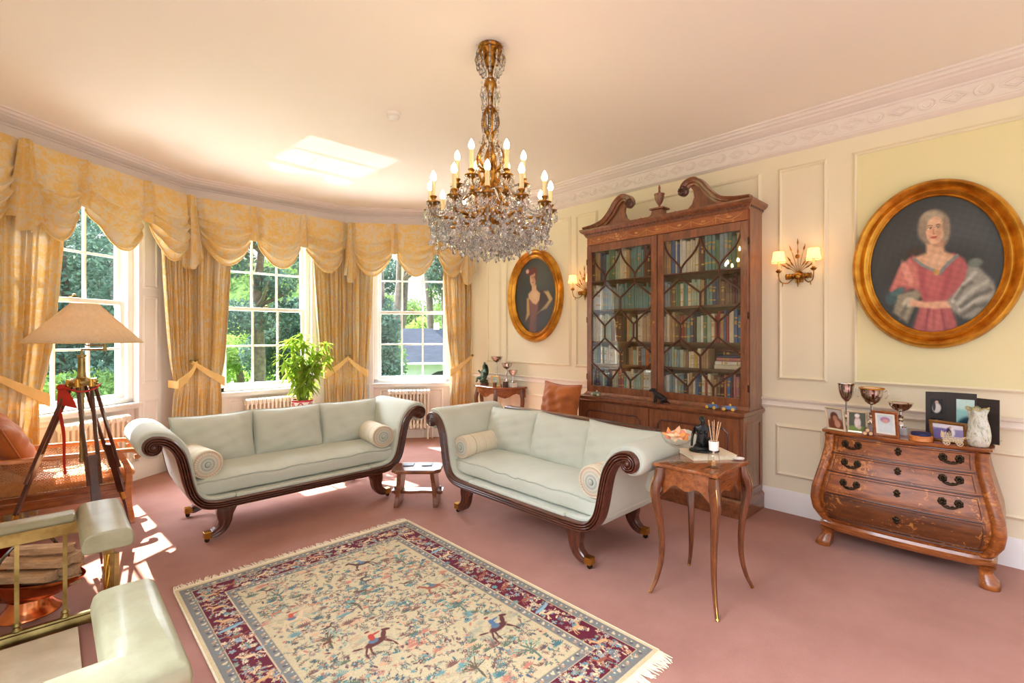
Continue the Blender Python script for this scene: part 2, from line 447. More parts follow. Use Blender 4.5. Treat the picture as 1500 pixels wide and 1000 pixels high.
# panels of the right wall
for (y0, y1, z0, z1, fld) in ((-1.7,.86,1.13,2.90,1),(1.05,1.39,1.13,2.90,0),(1.55,3.14,1.13,2.90,0),(3.30,3.59,1.13,2.90,0),(3.69,4.80,1.13,2.90,0),(4.93,5.19,1.13,2.90,0),
                         (-1.7,.86,.315,.73,0),(1.07,1.41,.315,.73,0),(3.45,4.72,.315,.73,0),(4.93,5.19,.315,.73,0)):
    mb = MB(); mb.box(WX-.003, WX+.01, y0, y1, z0, z1, 1); mould(mb, FW, y0, y1, z0, z1, 0)
    trim(mb, [M['stile'], M['panel'] if fld else M['stile']], 30)
# skirting, dado rail, cornice run round the room
run = [(WX,-2.6,0),(PC.x,PC.y,0),(PB.x,PB.y,0),(PA.x,PA.y,0),(PL_.x,PL_.y,0),(-.8,2.2,0)]
def at_z(z): return [(x, y, z) for x, y, _ in run]
struct(MB().sweep(at_z(0), [(0,0),(-.028,0),(-.028,.12),(-.022,.135),(-.022,.15),(-.012,.172),(-.008,.185),(0,.185)]).build('baseboard_right', M['white'], smooth=30))
m_d, nt_, b_ = newmat('carved_dado_paint'); setp(b_, .5)
b_.inputs['Base Color'].default_value = lin((240,230,214)); bump(nt_, b_, noise(nt_, coords(nt_, (1,.6,1)), 60, 2, .5, 1), .4, .008)
trim(MB().sweep([(WX,-2.6,0.885),(WX,5.55,0.885)], [(0,0),(-.018,0),(-.022,.012),(-.016,.02),(-.016,.05),(-.03,.056),(-.034,.07),(-.02,.078),(0,.078)]), m_d)
struct(MB().sweep(at_z(CH), [(0,0),(-.205,0),(-.205,-.014),(-.185,-.018),(-.175,-.034),(-.15,-.04),(-.14,-.052),(-.105,-.058),(-.085,-.072),(-.05,-.076),(-.045,-.088),(-.03,-.092),(-.028,-.215),(-.042,-.222),(-.042,-.232),(-.02,-.245),(0,-.25)]).build('trim_cornice', M['cornice'], smooth=30))
mb = MB()
k = 0; y = -1.6
while y < 5.45:                                 # frieze relief: rosettes and lozenges in turn
    if k % 2 == 0:
        for r0, r1 in ((.042,.034),(.02,.0)):
            ring = []
            for rr, xx in ((r0,-.028),(r0*.92,-.036),(max(r1,.001),-.034),(max(r1*.9,.001),-.028)):
                ring.append([(WX+xx, y+rr*1.25*math.cos(2*PI*q/16), CH-.153+rr*math.sin(2*PI*q/16)) for q in range(16)])
            mb.loft(ring, False)
    else:
        for sg in (1,-1):
            for a, b in (((-.075,0),(0,.04*sg)),((0,.04*sg),(.075,0)),((-.045,0),(0,.022*sg)),((0,.022*sg),(.045,0))):
                mb.tube([(WX-.03,y+a[0],CH-.153+a[1]),(WX-.03,y+b[0],CH-.153+b[1])], .006, 6)
    k += 1; y += .145
trim(mb, M['cornice'])

# ------------------------------------------------------------------ bay walls, windows
GW = .905; Z0 = .89; Z1 = 2.76
for idx, (nm, F) in enumerate(FACETS):
    c = F.c; ho = .545
    mb = MB(); Mx = F.M
    mb.box(0, c-ho, 0, .28, 0, CH, 0, Mx); mb.box(c+ho, F.L, 0, .28, 0, CH, 0, Mx)
    mb.box(c-ho, c+ho, 0, .28, 2.84, CH, 0, Mx); mb.box(c-ho, c+ho, .03, .28, 0, .80, 0, Mx)
    struct(mb.build('wall_bay_' + nm, M['pinkwhite'], smooth=0))
    mb = MB(); mould(mb, lambda a,d,z: F.w(a,d,z), c-.44, c+.44, .24, .70, .03, .04, .02); trim(mb, M['pinkwhite'])
    # white panelled shutter cases each side of the window
    for sd in (-1, 1):
        a0, a1 = (c-ho-.25, c-ho+.002) if sd < 0 else (c+ho-.002, c+ho+.25)
        mb = MB(); mb.box(a0, a1, -.025, .0, .19, 2.9, 0, Mx)
        for z0, z1 in ((2.0,2.75),(1.0,1.9),(.26,.80)):
            mould(mb, lambda a,d,z: F.w(a,d,z), a0+.05, a1-.05, z0, z1, -.025, .03, .014)
        mb.box(a0-.004, a1+.004, -.03, 0, .86, .93, 0, Mx)
        trim(mb, M['white'])
    # window: frame, two sashes with bars, panes
    W = thing('window_%d' % (idx+1), None, None); W['kind'] = 'structure'
    W.matrix_world = Matrix.Translation(F.w(c, 0, 0)) @ Matrix.Rotation(F.ang, 4, 'Z')
    mb = MB()
    mb.box(-ho, -GW/2-.035, .05, .22, .80, 2.86); mb.box(GW/2+.035, ho, .05, .22, .80, 2.86)
    mb.box(-ho, ho, .05, .22, Z1+.04, 2.86); mb.box(-ho, ho, .05, .26, .78, .85)
    mb.build('window_frame', M['sash'], W, 0, .004)
    mb = MB(); mb.box(-ho-.03, ho+.03, -.045, .06, .775, .80); mb.box(-ho, ho, -.025, .03, .74, .775)
    mb.build('window_sill', M['white'], W, 0, .006)
    zm = (Z0+Z1)/2
    for nme, za, zb, dd in (('sash', Z0, zm-.0, .10), ('sash', zm, Z1, .145)):
        mb = MB(); lo = nme == 'sash' and za == Z0
        mb.box(-GW/2-.04, -GW/2, dd, dd+.04, za-.045, zb+.02); mb.box(GW/2, GW/2+.04, dd, dd+.04, za-.045, zb+.02)
        mb.box(-GW/2, GW/2, dd, dd+.04, za-.05 if lo else za-.022, za+.002 if lo else za+.022)
        mb.box(-GW/2, GW/2, dd, dd+.04, zb-.022 if lo else zb-.002, zb+.022 if lo else zb+.05)
        for q in (1, 2): mb.box(-GW/2+GW*q/3-.011, -GW/2+GW*q/3+.011, dd+.004, dd+.036, za, zb)
        zz = (za+zb)/2; mb.box(-GW/2, GW/2, dd+.005, dd+.035, zz-.011, zz+.011)
        sash = mb.build('sash', M['sash'], W, 0, .003)
        MB().box(-GW/2, GW/2, dd+.018, dd+.021, za, zb).build('pane', M['pane'], sash, 0)
    mb = MB(); mb.box(-.03,.03,.06,.10,zm+.022,zm+.034); mb.ball((0,.08,zm+.045), .014, 8, 6)
    mb.build('sash_lock', M['brass'], W)

# ------------------------------------------------------------------ radiators
def radiator(F, s0, s1, label, flip):
    r = thing('radiator', label, 'radiator', F.w((s0+s1)/2, -.09, 0), F.ang, 'column radiators under the bay windows')
    n = int((s1-s0)/.047); w = (s1-s0)
    mb = MB()
    for i in range(n):
        x = -w/2 + (i+.5)*w/n
        for y in (-.04, .0, .04):
            mb.tube([(x,y,.17),(x,y,.68)], .0145, 8, caps=False)
        prof = [(-.06,.66),(-.055,.695),(-.03,.71),(.03,.71),(.055,.695),(.06,.66),(.05,.645),(-.05,.645)]
        for zf in (lambda z: z, lambda z: .85-z):
            mb.loft([[(x-.018,a,zf(b)) for a,b in prof],[(x-.012,a,zf(b)) for a,b in prof],[(x+.012,a,zf(b)) for a,b in prof],[(x+.018,a,zf(b)) for a,b in prof]])
    for z in (.2, .65): mb.tube([(-w/2,0,z),(w/2,0,z)], .02, 10)
    mb.build('columns', M['radiator'], r, 50)
    for x in (-w/2+.03, w/2-.03):
        MB().box(x-.014,x+.014,-.05,.05,0,.16).build('foot', M['radiator'], r, 0, .004)
    x = w/2+.03 if flip else -w/2-.03
    mb = MB(); mb.tube([(x-.03*(1 if flip else -1),0,.2),(x,0,.2),(x,0,0)], .009, 8); mb.lathe([(.0,.0),(.018,.0),(.02,.03),(.016,.05),(0,.05)], 12, (x,0,.21))
    mb.build('valve', M['radiator'], r)
radiator(FL, FL.c-.24, FL.c+.36, 'cream column radiator beneath the window behind the lamp', True)
radiator(FM, FM.c-.3, FM.c+.36, 'cream column radiator behind the potted bamboo plant', False)
radiator(FR, .60, 1.20, 'cream column radiator seen in the gap between the two sofas', True)

# ------------------------------------------------------------------ curtains
def curtain(F, so, top, tie, bot, d, label, ph=0, nf=7, ztop=2.72, ztie=.955, rise=.13):
    """so: s of the fixed outer edge; top / tie / bot: s of the free edge at the head, the tie-back and the hem"""
    r = thing('curtain', label, 'curtain', F.w(so, d, 0), F.ang, 'gold damask curtains of the bay')
    sg = 1 if top > so else -1
    T = abs(top-so); I = abs(tie-so); B = abs(bot-so)
    rnd = random.Random(ph); jit = [rnd.uniform(-.5,.5) for _ in range(12)]
    def free(z):
        if z > ztie:
            q = (z-ztie)/(ztop-ztie); q = q**.62
            return I + (T-I)*(q*q*(3-2*q)*.5+q*.5)
        return I + (B-I)*sstep(0, 1, (ztie-z)/ztie*1.6)
    def fn(u, v):
        z = ztop - (ztop-.015)*v
        W = free(z)
        # the tied edge droops: the inside edge is gathered lower than the fixed one
        zz = z
        x = u*W + .012*math.sin(u*17+jit[1])
        amp = .030 + .012*math.sin(v*5+jit[0]); comp = min(1.5, T/max(W,.05))
        ampy = amp*(.75+.35*(comp-1)); near = math.exp(-((z-ztie)/.16)**2)
        ampy *= (1-.55*near)
        a = 2*PI*nf*1.35*(u + .02*math.sin(v*7+jit[2])+.012*math.sin(v*3+u*5))+jit[3]
        y = -ampy*(1-2*abs(math.sin(a/2))**.75)*1.1 - .012*math.sin(2.3*a+jit[4])*(1-near) - .035*near*math.sin(PI*u)
        x += .010*math.cos(a)*(1-near)
        if u < 1e-6 or u > .999: y *= .6
        return (sg*x, y, zz)
    MB().grid(fn, nf*26+1, 60).build('drape', M['damask'], r, 180)
    # tie-back: a flat band from the fixed edge hook round the gathered cloth
    mb = MB()
    pts = []
    for i in range(15):
        t = i/14
        pts.append((sg*(-.005+ (I+.018)*t), -.075-.03*math.sin(PI*t), ztie+rise*1.9*(1-t)-.012*math.sin(PI*t)))
    rings = []
    for i, p in enumerate(pts):
        hw = .022+.030*(i/14)**.8
        rings.append([(p[0],p[1]-.004,p[2]-hw),(p[0],p[1]-.009,p[2]),(p[0],p[1]-.004,p[2]+hw),(p[0],p[1]+.004,p[2]+hw),(p[0],p[1]+.004,p[2]-hw)])
    mb.loft(rings)
    e = pts[-1]; hw = .04
    mb.loft([[(e[0],e[1],e[2]-hw),(e[0]+sg*.004,e[1]+.02,e[2]-hw),(e[0]+sg*.004,e[1]+.02,e[2]+hw),(e[0],e[1],e[2]+hw)],
             [(e[0]-sg*.02,e[1]+.14,e[2]-hw+.01),(e[0]-sg*.016,e[1]+.145,e[2]-hw+.01),(e[0]-sg*.016,e[1]+.145,e[2]+hw+.01),(e[0]-sg*.02,e[1]+.14,e[2]+hw+.01)]])
    mb.build('tieback', M['lining'], r, 60)
    mb = MB(); mb.tube([(0,.09,ztie+rise*1.9),(0,-.07,ztie+rise*1.9)], .007, 8); mb.ball((0,-.085,ztie+rise*1.9), .017, 10, 8)
    mb.build('tieback_hook', M['brass'], r)
    return r
CD = -.17
curtain(FL, .42, 1.02, .80, .80, CD, 'gold damask curtain behind the orange cushion, tied back', 1, 7)
curtain(FL, 2.29, 1.90, 2.05, 2.02, CD, 'gold damask curtain on the lamp side of the first bay corner', 2, 6)
curtain(FM, .04, .47, .36, .36, CD, 'gold damask curtain beside the first bay corner, over the middle sofa back', 3, 6)
curtain(FM, 1.90, 1.42, 1.56, 1.58, CD, 'gold damask curtain right behind the potted plant', 4, 6)
curtain(FR, .06, .42, .33, .32, CD, 'gold damask curtain beside the window that shows the slate-roofed house', 5, 5)
curtain(FR, 1.80, 1.36, 1.50, 1.46, CD, 'gold damask curtain next to the half-round table and right wall', 6, 5)

# ------------------------------------------------------------------ swagged valances
VT = 3.055
def swag(root, s0, s1, zj0, zj1, zb, ph, d0=-.2):
    W = s1-s0
    def fn(u, v):
        zj = zj0+(zj1-zj0)*u
        e = abs(math.sin(PI*u))**.85
        skew = math.sin(PI*u)
        zbot = zj+(zb-zj)*e
        vv = v
        z = VT-(VT-zbot)*vv
        pinch = sstep(0,.16,u)*sstep(0,.16,1-u)
        n = 5.2
        ph_ = n*vv**1.25+.18*math.sin(PI*u)+ph
        fold = (1-abs(math.sin(PI*ph_))**.8*1.9)*sstep(.22,.62,vv)
        side = math.sin(2*PI*(3.2*min(u,1-u)*2.2*(1-.4*vv)+ph))*.5*sstep(.04,.35,vv)*(1-e)
        y = d0 + .035*(1-pinch) - .022 - .095*pinch*e*sstep(0,.75,vv)*(1-.35*sstep(.75,1,vv)) - .040*fold*(.4+.6*e)*pinch - .020*side
        nar = 1-.20*vv**1.3*(1-.25*e)
        x = s0 + W*(.5+(u-.5)*nar)
        return (x, y, z + .010*fold*e)
    o = MB().grid(fn, 37, 90).build('swag', M['damask'], root, 180)
    # contrast edge
    mb = MB(); pts = [fn(i/32, 1.0) for i in range(33)]
    mb.tube([(p[0], p[1]-.002, p[2]) for p in pts], .0075, 6)
    mb.build('edging', M['lining'], o, 180)
def jabot(root, s, zt, zb, wt, wb, name='jabot', d0=-.235, nf=2.5, step=0.0, zig=.03):
    def fn(u, v):
        w = wt+(wb-wt)*v
        x = s+(u-.5)*w
        zbb = zb+step*abs(u-.5)*2 + zig*math.sin(2*PI*nf*u)
        z = zt-(zt-zbb)*v
        y = d0-.034*(1-2*abs(math.sin(PI*nf*(u-.5)))**.8)*(.3+.8*v)-.034*math.sin(PI*u)
        return (x, y, z)
    MB().grid(fn, 41, 16).build(name, M['damask'], root, 180)
def valance(F, label, swags, joints, tails):
    r = thing('swagged_valance', label, 'valance', F.w(0,0,0), F.ang, 'swagged valances over the bay windows')
    xs = [a for q in swags for a in q[:2]]
    MB().box(max(.04,min(xs)), min(F.L-.04,max(xs)), -.19, -.02, VT-.03, VT-.005).build('pelmet_board', M['white'], r, 0)
    def back(u, v): return (min(xs)+(max(xs)-min(xs))*u, -.2, VT-.01-.36*v)
    MB().grid(back, 8, 3).build('backing', M['damask'], r, 180)
    for i, (a, b, j0, j1, zb) in enumerate(swags): swag(r, a, b, j0, j1, zb, i*.37)
    for s in joints: jabot(r, s, VT, 2.625, .075, .185, 'joint_pleat', -.222, 1.5, .03, .006)
    for (s, zb, wt, wb, st) in tails: jabot(r, s, VT, zb, wt, wb, 'tail', -.255, 2.5, st, .022)
valance(FL, 'gold swagged valance above the window behind the lamp',
        [(.02,.66,2.66,2.66,2.30),(.62,1.125,2.66,2.63,2.30),(1.075,1.74,2.63,2.63,2.30),(1.69,2.27,2.63,2.63,2.30)], [1.10,1.715], [(.64,2.30,.08,.24,.12)])
valance(FM, 'gold swagged valance above the window behind the plant',
        [(.07,.73,2.62,2.62,2.32),(.68,1.32,2.62,2.62,2.335),(1.27,1.89,2.62,2.62,2.325)], [.705,1.295], [(.03,2.20,.10,.27,.16),(1.91,2.19,.07,.18,.12)])
valance(FR, 'gold swagged valance above the window nearest the portrait',
        [(.08,.73,2.62,2.61,2.32),(.68,1.32,2.61,2.61,2.325),(1.27,1.77,2.61,2.66,2.32)], [.705,1.297], [(1.73,2.17,.09,.24,.22)])
# ------------------------------------------------------------------ garden outside
GZ = -3.0
def cw(px, py, z):                       # a point of the garden from where it shows and how far off it is
    l = (px-750)/707*z; s_, c_ = math.sin(YAW), math.cos(YAW)
    return Vector((s_*z+c_*l, c_*z-s_*l, 1.5-(py-490)/707*z))
def leafmat(name, c1, c2, tr=.35):
    m = bpy.data.materials.new(name); m.use_nodes = True; nt = m.node_tree; nt.nodes.clear()
    out = node(nt, 'ShaderNodeOutputMaterial'); d = node(nt, 'ShaderNodeBsdfDiffuse'); t = node(nt, 'ShaderNodeBsdfTranslucent'); mx = node(nt, 'ShaderNodeMixShader')
    col = ramp(nt, noise(nt, coords(nt), 1.3, 4, .65), [(.3, lin(c1)), (.7, lin(c2))])
    nt.links.new(col, d.inputs[0]); nt.links.new(col, t.inputs[0]); mx.inputs[0].default_value = tr
    nt.links.new(d.outputs[0], mx.inputs[1]); nt.links.new(t.outputs[0], mx.inputs[2]); nt.links.new(mx.outputs[0], out.inputs[0]); return m
M['leafdark'] = leafmat('conifer_needles', (46,64,56), (84,106,90)); M['leafmid'] = leafmat('broad_leaves', (60,84,46), (110,136,78))
M['leaflight'] = leafmat('sunny_leaves', (84,116,44), (146,168,80)); M['leafhill'] = leafmat('woodland_leaves', (54,76,40), (104,124,64))
M['bark'] = paint('tree_bark', (104,88,74), (70,58,48), 6, .9)
M['grass'] = paint('lawn_grass', (92,122,52), (72,100,42), .7, .95)
struct(MB().prism([(-40,7.6),(90,7.6),(90,110),(-40,110)], GZ-.2, GZ).build('ground_outside', M['grass'], smooth=0))
struct(MB().box(-4, 9, 7.6, 13.5, GZ, GZ+.06).build('bounce_slab_outside', paint('pale_bounce_slab', (226,218,204), (212,202,188), 1.5, .9), smooth=0))  # unseen pale slab, added to bounce sunlight up onto the ceiling
def blob_leaves(mb, c, r, n, size, rng):
    d = rng.normal(size=(n,3)); d /= np.linalg.norm(d, axis=1)[:,None]
    p = np.array(c)+d*np.array(r)*(rng.random((n,1))**.35)
    a = rng.normal(size=(n,3)); a /= np.linalg.norm(a, axis=1)[:,None]
    b = np.cross(a, rng.normal(size=(n,3))); b /= np.linalg.norm(b, axis=1)[:,None]
    sz = size*(.6+.8*rng.random((n,1)))
    k = len(mb.v)
    V = np.stack([p-a*sz, p-b*sz*.45, p+a*sz, p+b*sz*.45], 1).reshape(-1,3)
    mb.v += [tuple(x) for x in V.tolist()]
    mb.f += [(k+4*i,k+4*i+1,k+4*i+2,k+4*i+3) for i in range(n)]; mb.mi += [0]*n
def tree(name, label, base, h, trunk_r, blobs, n, size, mat, lean=(0,0), group=None, bare=0, seed=1, cat='tree'):
    rng = np.random.default_rng(seed); rnd = random.Random(seed)
    t = thing(name, label, cat, (base[0], base[1], GZ), 0, group)
    mb = MB(); pts = [(lean[0]*q**1.5+.12*math.sin(q*9+seed), lean[1]*q**1.5, h*q) for q in [i/8 for i in range(9)]]
    mb.tube(pts, [trunk_r*(1-.75*i/8) for i in range(9)], 9)
    for k in range(bare):
        q = rnd.uniform(.55,.97); i = int(q*8); p = Vector(pts[i]); a = rnd.uniform(0,6.28); L = rnd.uniform(.6,1.6)*h*.16
        e = p+Vector((math.cos(a)*L, math.sin(a)*L, L*rnd.uniform(.4,1.2))); m_ = p*.5+e*.5+Vector((0,0,-.1*L))
        mb.tube([p, m_, e], [trunk_r*.35, trunk_r*.22, trunk_r*.06], 6)
    mb.build('trunk', M['bark'], t)
    mb = MB(); tot = sum(b[3]**2 for b in blobs)
    for (x, y, z, r, rz) in blobs: blob_leaves(mb, (x,y,z), (r,r,rz), int(n*r*r/tot), size, rng)
    mb.build('foliage', mat, t, 0)
    return t
def conifer_blobs(h, r, n, rnd):
    return [(rnd.uniform(-.3,.3)*r*(1-q), rnd.uniform(-.3,.3)*r*(1-q), h*(.12+.86*q), r*(1-q)**.7+.25, h*.09) for q in [i/(n-1) for i in range(n)]]
R1 = random.Random(3)
# behind the window with the lamp: dark conifers, sunny shrubs at their feet
p = cw(95,500,17); tree('conifer_tree', 'tall dark conifer behind the window by the lamp', p, 11.0, .3, conifer_blobs(11,3.1,11,R1), 17000, .105, M['leafdark'], seed=11)
p = cw(165,500,22); tree('conifer_tree', 'second dark conifer, nearer the bay corner, behind the lamp-side window', p, 12.5, .3, conifer_blobs(12.5,3.2,11,R1), 15000, .12, M['leafdark'], seed=12)
p = cw(30,500,24); tree('broadleaf_tree', 'broad green tree beyond the conifers past the lamp-side window', p, 9.5, .3, [(0,0,5,3,2.5),(-1.4,0,6.6,2.2,2),(1.5,.4,7,2.1,1.8)], 10000, .13, M['leafmid'], seed=13)
for i, (px, z, r, lab, mt) in enumerate(((78,14.5,1.3,'sunlit shrub below the conifer, seen left of the lamp stem','leaflight'),(140,15,1.5,'round green shrub below the conifers, seen through the lamp stand','leafmid'),(172,16.5,1.2,'pale shrub at the edge of the window nearest the white shutters','leaflight'))):
    p = cw(px,500,z); tree('garden_shrub', lab, p, 2.0, .06, [(0,0,1.5,r,1.2),(.5,.3,2.5,r*.8,.9),(-.5,-.2,2.4,r*.8,1.0)], 4200, .08, M[mt], seed=20+i, cat='shrub')
# behind the plant: big tree with gaps of sky, lawn, hedge
p = cw(375,500,26); tree('broadleaf_tree', 'big dark tree filling the window behind the plant', p, 12, .42, [(-1.5,0,8.4,1.5,1.0),(1.0,0,7.4,1.3,.9),(2.6,0,9.0,1.2,.9),(-2.7,0,6.4,1.3,.9),(-.2,0,10,1.4,.9),(2.0,.3,5.8,1.3,.9),(-.6,.4,5.4,1.7,1.0)], 7500, .13, M['leafdark'], (.5,.3), seed=31, bare=10)
p = cw(352,500,32); tree('broadleaf_tree', 'sunlit green tree low behind the window with the plant', p, 6, .3, [(0,0,3.6,2.0,1.5),(1.3,0,4.4,1.4,1.1),(-1.2,0,2.7,1.4,1.2)], 6000, .12, M['leaflight'], seed=32)
p = cw(418,500,30); tree('broadleaf_tree', 'dense dark tree beside the plant through the middle window', p, 7.5, .3, [(0,0,4.2,2.1,2.0),(1.1,0,5.4,1.7,1.4),(-1.0,0,3.2,1.6,1.5)], 8500, .125, M['leafdark'], seed=33)
mb = MB(); rng = np.random.default_rng(5); a = cw(300,552,44); b = cw(450,552,44)
for i in range(14):
    q = a.lerp(b, i/13); blob_leaves(mb, (q.x,q.y,GZ+.8), (1.3,1.3,.9), 260, .16, rng)
tag(mb.build('hedge', M['leaflight'], None, 0), 'low bright hedge at the far side of the lawn', 'hedge')
# behind the right-hand window: tall bare trunks, wooded hill, white house with slate roof
p = cw(572,500,19); tree('tall_tree', 'leaning tall tree in the panes nearest the curtain pair, through the house window', p, 13, .24, [(-.5,0,3.4,1.1,1.4),(-1.0,0,4.6,.9,.9),(-.4,.2,2.0,1.2,1.4)], 6000, .10, M['leafmid'], (.5,-.5), seed=41, bare=16)
p = cw(584,500,33); tree('tall_tree', 'tall bare trunk farther off, behind the leaning tree, through the house window', p, 18, .28, [(-.7,0,8.4,1.2,1.2)], 900, .15, M['leafdark'], (.9,-.9), seed=42, bare=16)
p = cw(632,500,36); tree('tall_tree', 'thick tall trunk rising behind the slate roof of the house', p, 19, .36, [(.6,-.5,8.0,1.2,1.2),(.9,-.8,11,1.4,1.2)], 1300, .15, M['leafmid'], (-.8,.6), seed=43, bare=14)
p = cw(649,500,35); tree('tall_tree', 'slim trunk closest to the right-wall curtain through the window', p, 17, .24, [(0,0,9,1.3,1.6)], 1000, .16, M['leafdark'], (.2,-.2), seed=44, bare=12)
p = cw(553,500,16); tree('broadleaf_tree', 'dark ivy-clad tree at the edge of the house window', p, 8, .3, [(0,0,3.2,.85,1.5),(.1,0,4.7,.7,1.1),(0,.1,1.8,.95,1.4)], 8000, .085, M['leafdark'], seed=45)
p = cw(610,500,42); tree('broadleaf_tree', 'yellow-green tree behind the gable of the house', p, 6, .3, [(0,0,4.0,1.7,1.6),(.8,0,5.0,1.3,1.1),(-.9,0,3.0,1.3,1.2)], 4200, .16, M['leaflight'], seed=46)
rng = np.random.default_rng(9)
hb = MB()
def hill(u, v):
    a = cw(330+420*u, 490, 62+40*v)
    return (a.x, a.y, GZ+ (12.5*(.5-.5*math.cos(min(1,v*1.6)*PI))+1.2*v)*(.85+.3*math.sin(u*5+1)))
hb.grid(hill, 30, 14)
struct(hb.build('hill', M['leafhill'], smooth=180))
wd = MB()
for i in range(260):
    u = rng.random(); v = rng.random(); q = hill(u, v)
    blob_leaves(wd, (q[0],q[1],q[2]+1.2), (1.9,1.9,2.2), 80, .36, rng)
o = wd.build('woodland', M['leafhill'], None, 0); tag(o, 'distant sunlit woods covering the hill behind the house', 'woods', kind='stuff')
# the house
hs = thing('house', 'white outbuilding with slate roof and arched opening beyond the garden', 'house', cw(589,490,25).xy.to_3d()+Vector((0,0,GZ)), -YAW+.22)
M['render'] = paint('white_render', (186,188,190), (172,174,176), 2, .9); M['slate'] = paint('slate_roof', (46,49,56), (34,37,43), 3, 1.0, stretch=(1,1,6), spec=.1)
M['dark_open'] = paint('dark_opening', (40,46,44), (28,32,30), 4, .8)
mb = MB(); mb.box(0,6.5,0,4,0,3.25)
mb.loft([[(0,0,3.25),(0,4,3.25),(0,2,4.75)],[(.25,0,3.25),(.25,4,3.25),(.25,2,4.75)]])
mb.build('wall', M['render'], hs, 0)
mb = MB()
for sg in (1,-1):
    y0 = 2-sg*2.35; mb.loft([[(-.2,y0,3.06),(6.8,y0,3.06),(6.8,2,4.85),(-.2,2,4.85)],[(-.2,y0,2.98),(6.8,y0,2.98),(6.8,2,4.76),(-.2,2,4.76)]])
mb.build('roof', M['slate'], hs, 0)
mb = MB(); pts = [(1.15,.2)]+[(1.15+.95*(1-math.cos(t*PI/10)), 1.75+.85*math.sin(t*PI/10)) for t in range(11)]+[(3.05,.2)]
mb.loft([[(x,-.02,z) for x,z in pts],[(x,.15,z) for x,z in pts]]); mb.build('arch_opening', M['dark_open'], hs, 0)
MB().box(1.75,2.05,1.9,2.3,4.3,5.15).build('chimney', M['render'], hs, 0, .03)
mb = MB(); mb.box(-.2,6.8,-.42,-.33,2.96,3.06); mb.build('gutter', M['render'], hs, 0)
mb = MB(); mb.box(-.02,0,1.6,2.3,2.0,3.0); mb.build('gable_window', M['dark_open'], hs, 0)
# ------------------------------------------------------------------ the two scroll-arm sofas
def arm_path(hl, n=10):
    """half of the front scroll, in (x,z), from the volute's eye out to the middle of the seat rail; hl: x of the volute's centre (positive side)"""
    cz = .742; pts = []
    for i in range(26):                          # volute: winds out of the eye, over the top
        t = i/25; a = -PI*2.15 + (PI*2.15+PI*.52)*t
        r = .010+.036*t**.9
        pts.append((hl + r*math.cos(PI - a*1.0 + PI*.02) * 1.0, cz + r*math.sin(PI - a + PI*.02)))
    return pts
def front_path(hl):
    # eye spiral then the long S; right-hand side, mirrored for the left
    ex, ez = hl, .742
    sp = []
    for i in range(30):
        t = i/29; a = math.radians(-470 + 560*t)        # ends at 90 degrees, above the eye
        r = .006+.036*t
        sp.append((ex + r*math.cos(a), ez + r*math.sin(a)))
    S = [(hl-.055,.773),(hl-.105,.735),(hl-.150,.66),(hl-.176,.56),(hl-.198,.45),(hl-.228,.36),(hl-.285,.295),(hl-.37,.270),(hl-.5,.266)]
    sm = smoothpath([(p[0],p[1],0) for p in [sp[-1]]+S], 6)
    return sp + [(p.x, p.y) for p in sm[1:]]
